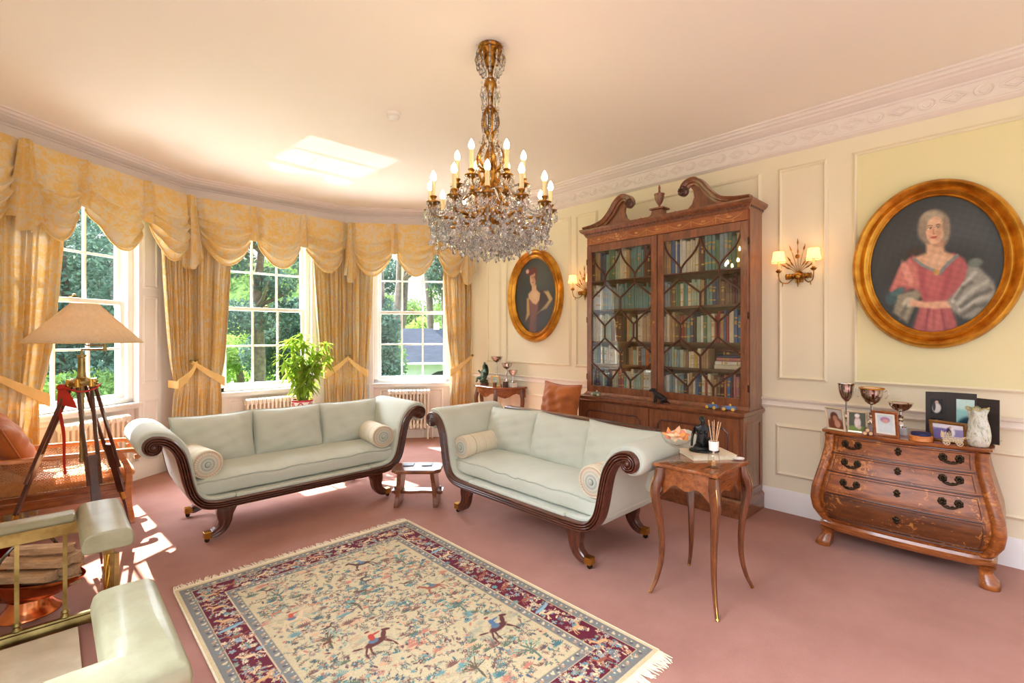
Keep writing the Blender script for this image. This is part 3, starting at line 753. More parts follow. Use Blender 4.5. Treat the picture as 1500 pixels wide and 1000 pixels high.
def sofa(name, label, hl, D, loc, rz):
    r = thing(name, label, 'sofa', loc, rz)
    half = front_path(hl)
    path = [(-x, z) for x, z in half] + [(x, z) for x, z in reversed(half)]
    m = len(path); nrm = []
    for i in range(m):
        a = Vector(path[max(0,i-1)]); b = Vector(path[min(m-1,i+1)]); t = (b-a).normalized(); nrm.append(Vector((-t.y, t.x)))
    # wood front: reeded band. side +n is the seat side (travelling left to right along the rail the normal points up)
    hw = []
    for i in range(m):
        q = min(i, m-1-i)
        hw.append(.010+.021*min(1, q/26.0))
    prof = []
    nb = 32
    for k in range(nb+1):
        a = -1+2*k/nb; prof.append((a, -.016*abs(math.sin(a*PI*2.0))**.6*(1-abs(a)**8)-.012))
    prof += [(1,.05),(-1,.05)]
    rings = []
    for i in range(m):
        rings.append([(path[i][0]+nrm[i].x*a*hw[i], d, path[i][1]+nrm[i].y*a*hw[i]) for a, d in prof])
    mb = MB(); mb.loft(rings)
    for sg in (-1,1): mb.ball((sg*hl, -.018, .742), (.017,.014,.017), 14, 8)
    mb.build('front_frame', M['mahogany'], r, 35)
    # upholstery slab following the scroll, from front to back
    def slab_profile(grow):
        inner = []; outer = []
        i0 = 20
        for i in range(i0, m-i0):
            q = min(i-i0, m-1-i0-i)
            e = sstep(0, 8, q)
            p = Vector(path[i]); n = nrm[i]
            up = (.052+.012*(1-sstep(20, 44, q)))*(.75+.25*e)-grow
            dn = .026-grow
            inner.append(p+n*up); outer.append(p-n*dn)
        return inner, outer
    # arms: one slab a side (rail part hidden beneath the seat)
    for sg in (-1,1):
        up, dn = slab_profile(0)
        L = len(up); hlf = L//2
        if sg < 0: U = up[:hlf]; Dn = dn[:hlf]
        else: U = list(reversed(up))[:hlf]; Dn = list(reversed(dn))[:hlf]
        # round the nose of the roll
        u0, d0 = U[0], Dn[0]; mid = (u0+d0)/2; out = (d0-u0); nose = []
        ax = Vector((sg,0)); R_ = out.length/2
        t0 = (U[0]-U[1]).normalized()
        for k in range(1, 6):
            a = PI*k/6; nose.append(mid+(d0-u0)/2*(-math.cos(a))+t0*R_*math.sin(a))
        poly = list(reversed(U)) + nose + Dn
        mb = MB()
        ys = [(.012,.010),(.022,.003),(.05,0),(D*.5,0),(D-.03,0),(D-.01,.004),(D,.012)]
        rings = []
        c0 = Vector((sum(p.x for p in poly)/len(poly), sum(p.y for p in poly)/len(poly)))
        pn = []
        for i in range(len(poly)):
            t = (poly[(i+1)%len(poly)]-poly[i-1]).normalized(); n_ = Vector((t.y,-t.x)); pn.append(n_)
        ar = sum(poly[i].x*poly[(i+1)%len(poly)].y-poly[(i+1)%len(poly)].x*poly[i].y for i in range(len(poly)))
        s_ = 1 if ar > 0 else -1
        for y, ins in ys: rings.append([(poly[i].x-pn[i].x*s_*ins, y, poly[i].y-pn[i].y*s_*ins) for i in range(len(poly))])
        mb.loft(rings); mb.build('arm', M['sofa'], r, 50)
        # wooden rear scroll frame
        mb = MB(); half_i = range(0, m//2) if sg < 0 else range(m//2, m)
        mb.loft([[(path[i][0]+nrm[i].x*a*hw[i]*.9, d, path[i][1]+nrm[i].y*a*hw[i]*.9) for a, d in ((-1,D-.005),(1,D-.005),(1,D+.02),(-1,D+.02))] for i in half_i])
        mb.build('rear_frame', M['mahogany'], r, 35)
    xi = hl-.19
    mb = MB(); xo = [(hl-.31,.27),(hl-.235,.36),(hl-.205,.46),(hl-.185,.58),(hl-.165,.66),(hl-.145,.735)]
    pl = [(-a,b) for a,b in reversed(xo)]+xo
    mb.loft([[(a,D-.075,b) for a,b in pl],[(a,D,b) for a,b in pl]]); mb.build('back_panel', M['sofa'], r, 40, .012, 3)
    mb = MB(); zc_ = .785 if hl > 1.02 else .822; mb.box(-xi+.02, xi-.02, D-.07, D+.012, .735, zc_); mb.build('crest_rail', M['mahogany'], r, 40, .012, 3)
    mb = MB(); mb.box(-hl+.499, hl-.499, .003, D-.003, .242, .3175); mb.build('seat_base', M['sofa'], r, 40, .012, 3)
    mb = MB(); mb.box(-hl+.32, hl-.32, D-.01, D+.015, .24, .30); mb.build('back_rail', M['mahogany'], r, 0, .004)
    # seat squab
    cw_, cd, ct = 2*xi-.015, D-.12, .168
    rnd = random.Random(int(hl*100))
    def squab(u_, k_):
        u = math.sin((2*u_-1)*PI/2); a = 2*PI*k_
        ca, sa = math.cos(a), math.sin(a); p = .32
        y = math.copysign(abs(ca)**p, ca); z = math.copysign(abs(sa)**.5, sa)
        e = max(0.0, 1-abs(u)**16)**.3
        crown = 1+.42*(1-u*u*.3)*(1-min(1,y*y))**.8*(1 if sa > 0 else .1)
        zz = z*ct*.40*crown
        front = sstep(.5,1,-y)
        w_ = (.0035*math.sin(11*u+5*y)+.003*math.sin(7*y-17*u)+.0022*front*math.sin(u*46+4*math.sin(u*9)))*e*(1 if sa > 0 else .4)
        if hl < 1.02 and sa > 0: zz -= .016*math.exp(-((u+.05)/.05)**2)*(.4+.6*front)
        return (cw_/2*u, .052+cd/2+cd/2*y*(.93+.07*e), .392+(zz+w_)*(.45+.55*e)-.012*front)
    mb = MB(); mb.grid(squab, 100, 56, cv=True)
    sq = mb.build('seat_cushion', M['sofa'], r, 180)
    mb = MB(); e = []
    for t in np.linspace(.03,.97,70):
        q = max((squab(t, k/400.0) for k in range(205, 400) if False), default=None)
        best = min(((abs(k/200.0-.595), squab(t, .5-.085)) for k in (0,)), key=lambda x: x[0])[1]
        e.append((best[0], best[1]-.003, best[2]+.001))
    mb.tube(e, .0055, 6); mb.build('piping', M['piping'], sq, 180)
    # sabre legs on brass castors
    for sx in (-1,1):
        for y in (.02, D-.045):
            P = smoothpath([(sx*(hl-.445),0,.25),(sx*(hl-.430),0,.19),(sx*(hl-.428),0,.135),(sx*(hl-.405),0,.085),(sx*(hl-.365),0,.058),(sx*(hl-.340),0,.052)], 5)
            wv = [interp(i,[0,len(P)*.35,len(P)-1],[.068,.046,.024]) for i in range(len(P))]
            rings = []
            for i, p in enumerate(P):
                t = (P[min(i+1,len(P)-1)]-P[max(i-1,0)]).normalized(); n_ = Vector((t.z,0,-t.x))
                sec = []
                for k in range(9): sec.append((-1+k/4, -.006*abs(math.sin(k*PI/2.667))))
                rings.append([p+n_*wv[i]*a+Vector((0,d,0)) for a, d in sec] + [p+n_*wv[i]*a+Vector((0,.045,0)) for a in (1,-1)])
            mb = MB(); mb.loft(rings, M=Matrix.Translation((0,y,0)))
            lg = mb.build('leg', M['mahogany_v'], r, 35)
            mb = MB(); x = sx*(hl-.322)
            mb.box(x-.028, x+.028, y-.004, y+.049, .032, .078); mb.box(x-.008, x+.012, y+.012, y+.034, .02, .04)
            cs = mb.build('castor_cup', M['brasslight'], lg, 0, .003)
            mb = MB(); mb.lathe([(0,-.009),(.016,-.009),(.017,0),(.016,.009),(0,.009)], 16, M=Matrix.Translation((x+sx*.006, y+.022, .0172)) @ Matrix.Rotation(PI/2,4,'X'))
            mb.build('castor_wheel', M['darkbronze'], lg)
    return r
HA, HB, DS = 1.04, 1.005, .74
AX, AY = 1.55, 4.0
BX, BY = 2.46, 2.575
sofa('scroll_sofa', 'pale green scroll-arm sofa with its back to the bay windows', HA, DS, (AX, AY, 0), 0)
sofa('scroll_sofa', 'pale green scroll-arm sofa standing in front of the bookcase', HB, DS, (BX, BY, 0), -PI/2)
def Apt(x, y, z): return (AX+x, AY+y, z)
def Bpt(x, y, z): return (BX+y, BY-x, z)
def back_cushion(label, w, h, t, loc, tilt, rz, roll=0, seed=0, grp=None):
    r = bpy.data.objects.new('back_cushion', None)
    mb = MB(); pillow_fn(mb, w, h, t*1.3, 30, .06, .46, 2.4, .007, seed)
    bpy.data.objects.remove(r)
    o = mb.build('back_cushion', M['sofa'], None, 180, weld=True)
    o.location = loc; o.rotation_euler = (Matrix.Rotation(rz,4,'Z') @ Matrix.Rotation(PI/2-tilt,4,'X') @ Matrix.Rotation(roll,4,'Z')).to_euler()
    tag(o, label, 'cushion', grp)
    mb = MB(); mb.tube(pillow_edge(w+.004, h+.004, .06), .006, 6, True); mb.build('piping', M['piping'], o, 180)
    return o
cz = .435
for i, (x, lab, rl) in enumerate(((-.565,'pale green back cushion at the lamp end of the window sofa',.0),(.02,'middle pale green back cushion of the window sofa',.0),(.60,'pale green back cushion at the stool end of the window sofa',.0))):
    back_cushion(lab, .60, .42, .19, Apt(x, DS-.185, cz+.205), .24, 0, rl, 40+i, 'back cushions of the window sofa')
for i, (x, lab, rl) in enumerate(((-.55,'pale green back cushion at the far end of the bookcase sofa, beside the stool',.05),(.02,'middle pale green back cushion of the bookcase sofa',-.03),(.575,'pale green back cushion behind the glass bowl end of the bookcase sofa',-.02))):
    back_cushion(lab, .62, .405, .2, Bpt(x, DS-.19, cz+.195), .26, -PI/2, rl, 60+i, 'back cushions of the bookcase sofa')
def bolster(label, L, R, c, ang):
    """axis along local x"""
    r = thing('bolster_cushion', label, 'bolster', c, ang, 'striped bolsters on the sofas')
    pr = []
    mb = MB(); rings = []
    for x, q in ((-L/2,.90),(-L/2+.012,.97),(-L/2+.03,1.0),(-L*.25,.985),(0,.99),(L*.25,.985),(L/2-.03,1.0),(L/2-.012,.97),(L/2,.90)):
        rings.append([(x, R*q*math.cos(2*PI*k/32)*(1+.006*math.sin(k*3+x*40)), R*q*math.sin(2*PI*k/32)*(.965)) for k in range(32)])
    mb.loft(rings); mb.build('cover', M['bolster'], r, 60)
    for sg in (-1,1):
        mb = MB(); n = 96; rg = []
        for t in (1,.86,.7,.52,.35,.2,.08):
            rg.append([(sg*(L/2+.014*(1-t*t)*.9+.0025*math.cos(k*PI*2/3)*t), R*.905*t*math.cos(2*PI*k/n), R*.905*t*.965*math.sin(2*PI*k/n)) for k in range(n)])
        mb.loft(rg); e = mb.build('ruched_end', M['bolster_end'], r, 60)
        mb = MB(); mb.ball((sg*(L/2+.016),0,0),(.009,.019,.019),14,8); mb.build('button', M['slatecoaster'] if False else M['piping'], e, 180)
        mb = MB(); mb.tube([(sg*(L/2-.002), R*.93*math.cos(2*PI*k/32), R*.93*.965*math.sin(2*PI*k/32)) for k in range(32)], .006, 6, True); mb.build('cord', M['bolster'], e, 180)
    return r
BR = .108
bolster('striped bolster at the lamp end of the window sofa', .50, BR, Apt(-HA+.30, .345, .44+BR), PI/2+.12)
bolster('striped bolster at the stool end of the window sofa', .50, BR, Apt(HA-.31, .335, .44+BR), PI/2-.1)
bolster('striped bolster at the stool end of the bookcase sofa', .50, BR*.92, Bpt(-HB+.295, .33, .44+BR*.92), .06)
bolster('striped bolster at the cabriole-table end of the bookcase sofa', .48, BR*1.02, Bpt(HB-.315, .31, .44+BR*1.02), -.02)
# ------------------------------------------------------------------ bookcase (local x along the wall towards the bay, y from its back to the room = -X)
# world: Y = 2.37 + x ; X = 4.50 - y
BK = thing('bookcase', 'tall mahogany bookcase with swan-neck pediment and glazed doors full of books', 'bookcase', (4.495, 2.37, 0), PI/2)
# rz = +90: local x -> +Y, local y -> -X
UD = .295; LD = .445; UW = .83; LW = .845
for sg in (-1,1):
    MB().box(sg*UW-.012, sg*UW+.012, 0, UD-.022, .86, 2.55).build('side_panel', M['bookwood'], BK, 0)
MB().box(-UW, UW, 0, .012, .86, 2.55).build('back_board', M['bookdark'], BK, 0)
MB().box(-UW, UW, 0, UD-.02, 2.50, 2.55).build('top_board', M['bookdark'], BK, 0)
MB().box(-UW, UW, .0, UD-.024, .86, .935).build('bottom_board', M['bookdark'], BK, 0)
MB().box(-.012,.012,.012,UD-.03,.93,2.5).build('centre_partition', M['bookdark'], BK, 0)
SH = [.935, 1.195, 1.43, 1.765, 2.075]          # tops of the five shelves
for z in SH[1:]:
    MB().box(-UW+.012, UW-.012, .012, UD-.045, z-.02, z).build('shelf', M['bookdark'], BK, 0)
mb = MB(); mb.box(-UW, UW, 0, UD, 2.46, 2.545); mb.build('frieze', M['inlaid'], BK, 0)
mb = MB()                                        # festoon inlay lines
for k in range(7):
    x0 = -UW+.04+k*(2*UW-.08)/7; x1 = x0+(2*UW-.08)/7
    mb.tube([(x0+(x1-x0)*t/8, UD, 2.525-.042*math.sin(PI*t/8)) for t in range(9)], .0035, 5)
    mb.tube([(x1, UD, 2.527),(x1, UD, 2.475)], .0035, 5)
    mb.ball(((x0+x1)/2, UD, 2.510), (.022,.002,.012), 10, 6)
fr = [c for c in BK.children if c.name.startswith('frieze')][0]
mb.build('festoon_inlay', paint('satinwood_inlay', (206,150,88), (190,130,70), 20, .3), fr)
prof = [(0,0),(.010,0),(.014,.012),(.022,.02),(.026,.034),(.046,.046),(.056,.058),(.062,.07),(.062,.082),(0,.082)]
def edge_run(x, d, z): return [(-x,0,z),(-x,d,z),(x,d,z),(x,0,z)]
mb = MB(); mb.sweep(edge_run(UW, UD, 2.545), [(-a, b) for a, b in prof]); mb.box(-UW, UW, 0, UD, 2.60, 2.62)
mb.build('cornice', M['bookwood_h'], BK, 30)
mb = MB()                                        # dentils
for k in range(46):
    x = -UW+.01+k*(2*UW-.02)/45; mb.box(x-.011, x+.011, UD+.012, UD+.03, 2.566, 2.582)
mb.build('dentil_moulding', M['mahogany'], BK, 0)
for sg in (-1,1):
    mb = MB()
    for k in range(8):
        y = .02+k*.036; mb.box(sg*(UW+.012) - (.018 if sg < 0 else 0), sg*(UW+.012)+(.018 if sg > 0 else 0), y-.011, y+.011, 2.566, 2.582)
    mb.build('dentil_moulding', M['mahogany'], BK, 0)
# swan-neck pediment: fretted tympanum board and moulded scrolls
def swan():
    return smoothpath([(.86,2.632,0),(.72,2.645,0),(.60,2.68,0),(.51,2.76,0),(.45,2.84,0),(.385,2.886,0),(.315,2.876,0),(.268,2.83,0),(.262,2.79,0)], 6)
for sg in (-1,1):
    P = [(sg*p.x, p.y) for p in swan()]
    low = [(.86,2.62),(.62,2.622),(.34,2.622),(.20,2.63),(.175,2.655),(.16,2.64),(.24,2.625),(.31,2.64),(.352,2.69),(.368,2.75),(.352,2.81),(.325,2.826),(.292,2.808)]
    rings = []
    board = [(sg*p[0], p[1]) for p in [(.84,2.62),(.16,2.62),(.18,2.652),(.20,2.632),(.24,2.626),(.30,2.64),(.345,2.68),(.366,2.74),(.358,2.80),(.335,2.835)]]
    top = [(x, z-.01) for x, z in P if abs(x) > .335]
    poly = board + list(reversed(top)) if True else []
    mb = MB(); mb.loft([[(x, UD-.035, z) for x, z in poly],[(x, UD-.005, z) for x, z in poly]]); mb.build('pediment_board', M['bookwood'], BK, 0)
    n = len(P); mpath = [(x, UD-.005, z) for x, z in P]
    pr = [(-.030,-.012),(-.034,.02),(-.014,.026),(-.008,.040),(.012,.046),(.022,.058),(.03,.058),(.034,-.012)]  # (up-normal a, outward b)
    rg = []
    for i in range(n):
        a = Vector(P[max(0,i-1)]); b = Vector(P[min(n-1,i+1)]); t = (b-a).normalized(); nn = Vector((-t.y, t.x))
        if nn.dot(Vector((0,1))) < 0 and i < n*.75: nn = -nn
        if i >= n*.75 and nn.dot(Vector((-sg,0))) < 0: nn = -nn
        k = 1 if i < n*.8 else 1-.35*(i-n*.8)/(n*.2)
        rg.append([(P[i][0]+nn.x*(q*k-.008), UD-.005+c_*k, P[i][1]+nn.y*(q*k-.008)) for q, c_ in pr])
    mb = MB(); mb.loft(rg); mb.build('swan_neck_scroll', M['bookwood'], BK, 35)
    mb = MB(); mb.lathe([(.001,-.03),(.034,-.03),(.046,-.02),(.046,.02),(.034,.036),(.02,.04),(.001,.034)], 20, M=Matrix.Translation((sg*.282, UD+.03, 2.802)) @ Matrix.Rotation(PI/2,4,'X'))
    for k in range(10): mb.ball((sg*.282+.028*math.cos(k*PI/5), UD-.008+.078, 2.802+.028*math.sin(k*PI/5)), (.009,.006,.009), 8, 5)
    mb.build('carved_rosette', M['mahogany'], BK, 40)
mb = MB(); mb.loft([[(x, UD-.035, z) for x, z in q] for q in ([(-.16,2.62),(.16,2.62),(.12,2.632),(.07,2.66),(.055,2.70),(-.055,2.70),(-.07,2.66),(-.12,2.632)],)] + [[(x, UD-.005, z) for x, z in [(-.16,2.62),(.16,2.62),(.12,2.632),(.07,2.66),(.055,2.70),(-.055,2.70),(-.07,2.66),(-.12,2.632)]]])
mb.box(-.075,.075,UD-.11,UD+.02,2.70,2.715); mb.box(-.05,.05,UD-.09,UD-.002,2.62,2.70)
mb.build('urn_plinth', M['bookwood'], BK, 0, .003)
mb = MB(); mb.lathe([(.001,0),(.022,0),(.02,.008),(.008,.02),(.010,.03),(.03,.06),(.044,.10),(.046,.128),(.05,.132),(.05,.14),(.03,.145),(.012,.155),(.009,.18),(.012,.20),(.004,.226),(.001,.23)], 24, (0,UD-.045,2.715))
mb.build('urn_finial', M['bookwood'], BK, 45)
# two glazed doors
def door(sg):
    x0, x1 = (.004, UW+.004) if sg > 0 else (-UW-.004, -.004)
    hinge = x1 if sg > 0 else x0
    d = bpy.data.objects.new('door', None); C.objects.link(d); d.parent = BK
    z0, z1 = .885, 2.455; st = .062; y0, y1 = UD-.022, UD
    mb = MB(); mb.box(x0, x0+st, y0, y1, z0, z1); mb.box(x1-st, x1, y0, y1, z0, z1)
    mb.box(x0+st, x1-st, y0, y1, z0, z0+.075); mb.box(x0+st, x1-st, y0, y1, z1-.075, z1)
    mb.build('door_frame', M['bookwood'], d, 0, .003)
    gx0, gx1, gz0, gz1 = x0+st, x1-st, z0+.075, z1-.075
    MB().box(gx0, gx1, UD-.016, UD-.0135, gz0, gz1).build('glass', M['doorglass'], d, 0)
    # astragal bars: hexagon lattice with pointed arches at the head
    w_ = gx1-gx0; mb = MB(); yb = UD-.008
    def bar(pts): mb.sweep([(gx0+w_*u, yb, gz0+(gz1-gz0)*v) for u, v in pts], [(-.0095,-.006),(-.005,.007),(.005,.007),(.0095,-.006)], up=(0,1,0))
    A, B_, Cc, Dd = 1/3-.0, 2/3+.0, 0, 1
    # vertical links
    for u, v0, v1 in ((1/3,.0,.055),(2/3,.0,.045),): bar([(u,v0),(u,v1)])
    r0, r1, r2, r3, r4, r5 = .05, .17, .27, .395, .50, .62
    L1 = 1/3; L2 = 2/3
    # lower diamonds: from the foot of each link up to the sides and the middle line
    bar([(L1,.055),(0,.185)]); bar([(L1,.055),(.5,.15)]); bar([(L2,.045),(.5,.15)]); bar([(L2,.045),(1,.17)])
    bar([(.5,.15),(.5,.245)])
    bar([(0,.265),(.17+.12,.36)] if False else [(0,.255),(.28,.365)]); bar([(.5,.245),(.28,.365)]); bar([(.5,.245),(.77,.355)]); bar([(1,.26),(.77,.355)])
    bar([(.28,.365),(.28,.455)]); bar([(.77,.355),(.77,.445)])
    bar([(.28,.455),(0,.575)]); bar([(.28,.455),(.5,.56)]); bar([(.77,.445),(.5,.56)]); bar([(.77,.445),(1,.555)])
    bar([(.5,.56),(.5,.645)])
    bar([(.5,.645),(.26,.745)]); bar([(0,.65),(.26,.745)]); bar([(.5,.645),(.76,.745)]); bar([(1,.655),(.76,.745)])
    bar([(.26,.745),(.26,.805)]); bar([(.76,.745),(.76,.805)])
    for u0, ua in ((.26,0),(.26,.5),(.76,.5),(.76,1)):
        du = ua-u0
        bar([(p.x,p.y) for p in smoothpath([(u0,.805,0),(u0+du*.22,.845,0),(u0+du*.62,.895,0),(u0+du*.9,.95,0),(ua,.998,0)], 5)])
    bar([(0,.775),(1,.775)])
    mb.build('glazing_bars', M['bars'], d, 0)
    if sg > 0:
        mb = MB(); mb.ball((x0+.03, UD+.001, 1.62), (.010,.003,.014), 10, 6); mb.build('escutcheon', M['brass'], d)
    for z in (1.05, 1.66, 2.28):
        mb = MB(); mb.tube([(hinge, UD-.002, z-.03),(hinge, UD-.002, z+.03)], .006, 8); mb.build('hinge', M['darkbronze'], d)
    return d
door(1); door(-1)
# lower cupboard
mb = MB(); mb.box(-LW, LW, 0, LD-.022, .10, .835); mb.build('lower_carcass', M['bookwood'], BK, 0)
mb = MB(); mb.box(-LW-.02, LW+.02, 0, LD+.02, .845, .862); mb.sweep(edge_run(LW, LD, .815), [(0,0),(-.006,0),(-.014,.014),(-.022,.02),(-.022,.03),(0,.03)]); mb.build('ledge', M['bookwood_h'], BK, 30)
mb = MB(); mb.sweep(edge_run(UW, UD, .862), [(0,0),(-.022,0),(-.022,.006),(-.010,.02),(-.006,.03),(0,.03)]); mb.build('base_moulding', M['bookwood_h'], BK, 30)
mb = MB(); mb.box(-LW-.02, LW+.02, 0, LD+.02, 0, .11); mb.sweep(edge_run(LW+.02, LD+.02, .11), [(0,0),(-.004,.0),(.002,.02),(.012,.03),(.02,.04),(.02,0)]); mb.build('plinth', M['bookwood_h'], BK, 30, .004)
for sg in (-1,1):
    x0, x1 = (.004, LW-.03) if sg > 0 else (-LW+.03, -.004)
    mb = MB(); mb.box(x0, x1, LD-.022, LD, .16, .81); d = mb.build('cupboard_door', M['bookwood'], BK, 0, .002)
    mb = MB()
    a0, a1, b0, b1 = x0+.09, x1-.09, .25, .72; q = .035
    pts = [(a0,b0+q),(a0+q,b0+q),(a0+q,b0),(a1-q,b0),(a1-q,b0+q),(a1,b0+q),(a1,b1-q),(a1-q,b1-q),(a1-q,b1),(a0+q,b1),(a0+q,b1-q),(a0,b1-q)]
    pts = [(a0,b0+q),(a0+q,b0),(a1-q,b0),(a1,b0+q),(a1,b1-q),(a1-q,b1),(a0+q,b1),(a0,b1-q)]
    mb.tube([(x, LD+.001, z) for x, z in pts], .009, 8, True); mb.build('panel_bead', M['mahogany'], d)
    mb = MB(); mb.box(sg*LW-(.002 if sg > 0 else .0)-.0, sg*LW+.002, .05, LD-.07, .2, .78) if False else None
for sg in (-1,1):
    mb = MB(); mould(mb, lambda a,d,z: (sg*LW+ (-d if sg > 0 else d)*1.0, a, z), .06, LD-.07, .20, .76, 0, .024, .008); mb.build('side_panel_bead', M['bookwood'], BK, 30)

# ------------------------------------------------------------------ books
BC = {'teal':(104,150,146),'navy':(60,76,108),'cream':(226,214,184),'grey-blue':(136,160,170),'green':(92,128,96),'red':(168,52,46),'tan':(186,150,106),'maroon':(98,44,42),'pale green':(168,188,166),'white':(232,228,218),
      'black':(44,42,42),'yellow':(214,178,76),'brown':(126,94,70),'blue':(70,110,164),'orange':(204,116,60),'pink':(198,120,124)}
BM = {k: paint(k.replace(' ','_').replace('-','_')+'_book_cloth', v, tuple(x*.9 for x in v), 30, .6) for k, v in BC.items()}
GILT = paint('gilt_spine_band', (206,172,96), (186,150,76), 30, .4, .4)
_bk = {}
def book_mesh(col, i):
    key = (col, i)
    if key in _bk: return _bk[key]
    T, D_, H_ = [(.022,.15,.20),(.030,.16,.22),(.038,.165,.235),(.018,.14,.19),(.046,.17,.245)][i]
    mb = MB(); r = .5*T
    # cover: round spine in front (y = +), two boards
    pts = [(-T/2,-D_/2)]+[(-T/2, D_/2-.006)]+[(-T/2*math.cos(a*PI/6), D_/2-.006+.007*math.sin(a*PI/6)) for a in range(1,6)]+[(T/2, D_/2-.006),(T/2,-D_/2),(T/2-.002,-D_/2),(T/2-.002, D_/2-.008),(-T/2+.002, D_/2-.008),(-T/2+.002,-D_/2)]
    mb.loft([[(x,y,0) for x,y in pts],[(x,y,H_) for x,y in pts]], True, 0)
    mb.box(-T/2+.002, T/2-.002, -D_/2+.004, D_/2-.008, .003, H_-.004, 1)
    for z in (.18,.72): 
        mb.loft([[(-T/2*math.cos(a*PI/6)*1.01, D_/2-.0058+.0075*math.sin(a*PI/6), H_*z+dz) for a in range(0,7)] for dz in (0,.010)], False, 2)
    mb.box(-T*.3, T*.3, D_/2-.001, D_/2+.0013, H_*.55, H_*.66, 2)
    me = mb.build('book', [BM[col], M['paper'], GILT if i == 1 else BM[col]], None, 0)
    data = me.data; bpy.data.objects.remove(me); _bk[key] = (data, T, D_, H_); return _bk[key]
ORD = ['first','second','third','fourth','fifth','sixth','seventh','eighth','ninth','tenth','eleventh','twelfth','thirteenth','fourteenth','fifteenth','sixteenth','seventeenth','eighteenth','nineteenth','twentieth','twenty-first','twenty-second','twenty-third','twenty-fourth','twenty-fifth','twenty-sixth','twenty-seventh','twenty-eighth','twenty-ninth','thirtieth','thirty-first','thirty-second','thirty-third','thirty-fourth']
SHN = ['bottom shelf','second lowest shelf','middle shelf','second highest shelf','top shelf']
rb = random.Random(21)
# colour runs seen on each shelf: from the bay end to the chest end
PAL = {(1,4):['maroon','tan','navy','teal','green','green','pale green','cream','tan','green','teal','teal','maroon','black','black','navy'],
       (1,3):['tan','cream','white']+['grey-blue']*4+['teal']*9,
       (1,2):['cream','cream','white','pale green','brown','brown','maroon','black','tan','pale green','cream','black','cream','cream','tan'],
       (1,1):['white','pale green','grey-blue','cream','teal','white','black','tan','pale green','cream','brown','grey-blue','orange','teal','tan'],
       (1,0):['white','navy','grey-blue','white','teal','navy','cream','pale green','red','red','teal','cream','pale green','tan','white','grey-blue'],
       (-1,4):['yellow','tan','tan','blue','cream','blue','white','cream','cream','brown','maroon','teal','teal','green','grey-blue','grey-blue','green','yellow'],
       (-1,3):['grey-blue','grey-blue','brown','brown','green','green','cream','teal','cream','pale green','tan','black','teal','navy','brown','brown','maroon','brown','white'],
       (-1,2):['cream','cream','tan','tan','brown','red','brown','teal','navy','black','pale green','white','green','pale green','cream','red','red','tan','blue','red','cream','blue','blue'],
       (-1,1):['pale green','pale green','grey-blue','pale green','grey-blue','pale green','tan','brown','cream','cream','yellow','cream','tan'],
       (-1,0):['pale green','white','grey-blue','grey-blue','white','pale green','grey-blue','black','cream','tan','cream','blue','navy','cream','red','cream','tan','brown','maroon','orange','blue','maroon','pink','yellow']}
Mb = BK.matrix_world if False else Matrix.Translation((4.495,2.37,0)) @ Matrix.Rotation(PI/2,4,'Z')
def put_book(col, i, x, z, sg, sh, n, lean=0, hs=1.0, y=None):
    data, T, D_, H_ = book_mesh(col, i)
    o = bpy.data.objects.new('book', data); C.objects.link(o)
    yy = UD-.055-D_/2-rb.uniform(0,.012) if y is None else y
    o.matrix_world = Mb @ Matrix.Translation((x, yy, z)) @ Matrix.Rotation(lean,4,'Y') @ Matrix.Diagonal((1,1,hs,1))
    side = 'bay-side' if sg > 0 else 'chest-side'
    tag(o, '%s book %s from bay end, %s, %s door' % (col, ORD[n], SHN[sh], side), 'book', 'books on the %s behind the %s door' % (SHN[sh], side))
for (sg, sh), cols in PAL.items():
    avail = (SH[sh+1]-.02-SH[sh] if sh < 4 else 2.44-SH[sh])-.02
    xa, xb = (UW-.02, .02) if sg > 0 else (-.02, -UW+.02)       # from the bay end (+x) towards the chest end
    x = xa-.004; n = 0; order = []
    reserve = .30 if (sg, sh) == (-1,1) else 0
    total = (xa-xb-reserve)-.02
    idx = [rb.choice((0,1,1,2,3,0)) for _ in cols]
    # stretch the run to fill the shelf
    q = 0; cc = list(cols)
    while sum(book_mesh(c, i)[1]+.002 for c, i in zip(cc, idx)) < total-.045 and len(cc) < 33:
        k = rb.randrange(len(cc)); cc.insert(k, cc[k]); idx.insert(k, rb.choice((0,1,3)))
    for c, i in zip(cc, idx):
        data, T, D_, H_ = book_mesh(c, i)
        if x-T < xb+reserve+.004: break
        run = .0
        hs = rb.uniform(.74,.985)*avail/H_
        put_book(c, i, x-T/2, SH[sh]+.0006, sg, sh, n, 0, min(hs, 1.6)); x -= T+.0022; n += 1
# the flat pile on the second lowest shelf behind the door nearest the chest
z = SH[1]
for k, (c, i) in enumerate((('cream',2),('white',1),('pink',1),('navy',0),('black',1),('maroon',0))):
    data, T, D_, H_ = book_mesh(c, i); o = bpy.data.objects.new('book', data); C.objects.link(o)
    o.matrix_world = Mb @ Matrix.Translation((-UW+.05+ .012*(k%2), UD-.15-.004*k, z+T/2+.0008)) @ Matrix.Rotation(PI/2,4,'Y') @ Matrix.Diagonal((1,1,1.1,1))
    z += T+.0012
    tag(o, '%s book lying flat, %s from the bottom of the pile on the second lowest shelf' % (c, ORD[k]), 'book', 'books piled flat')

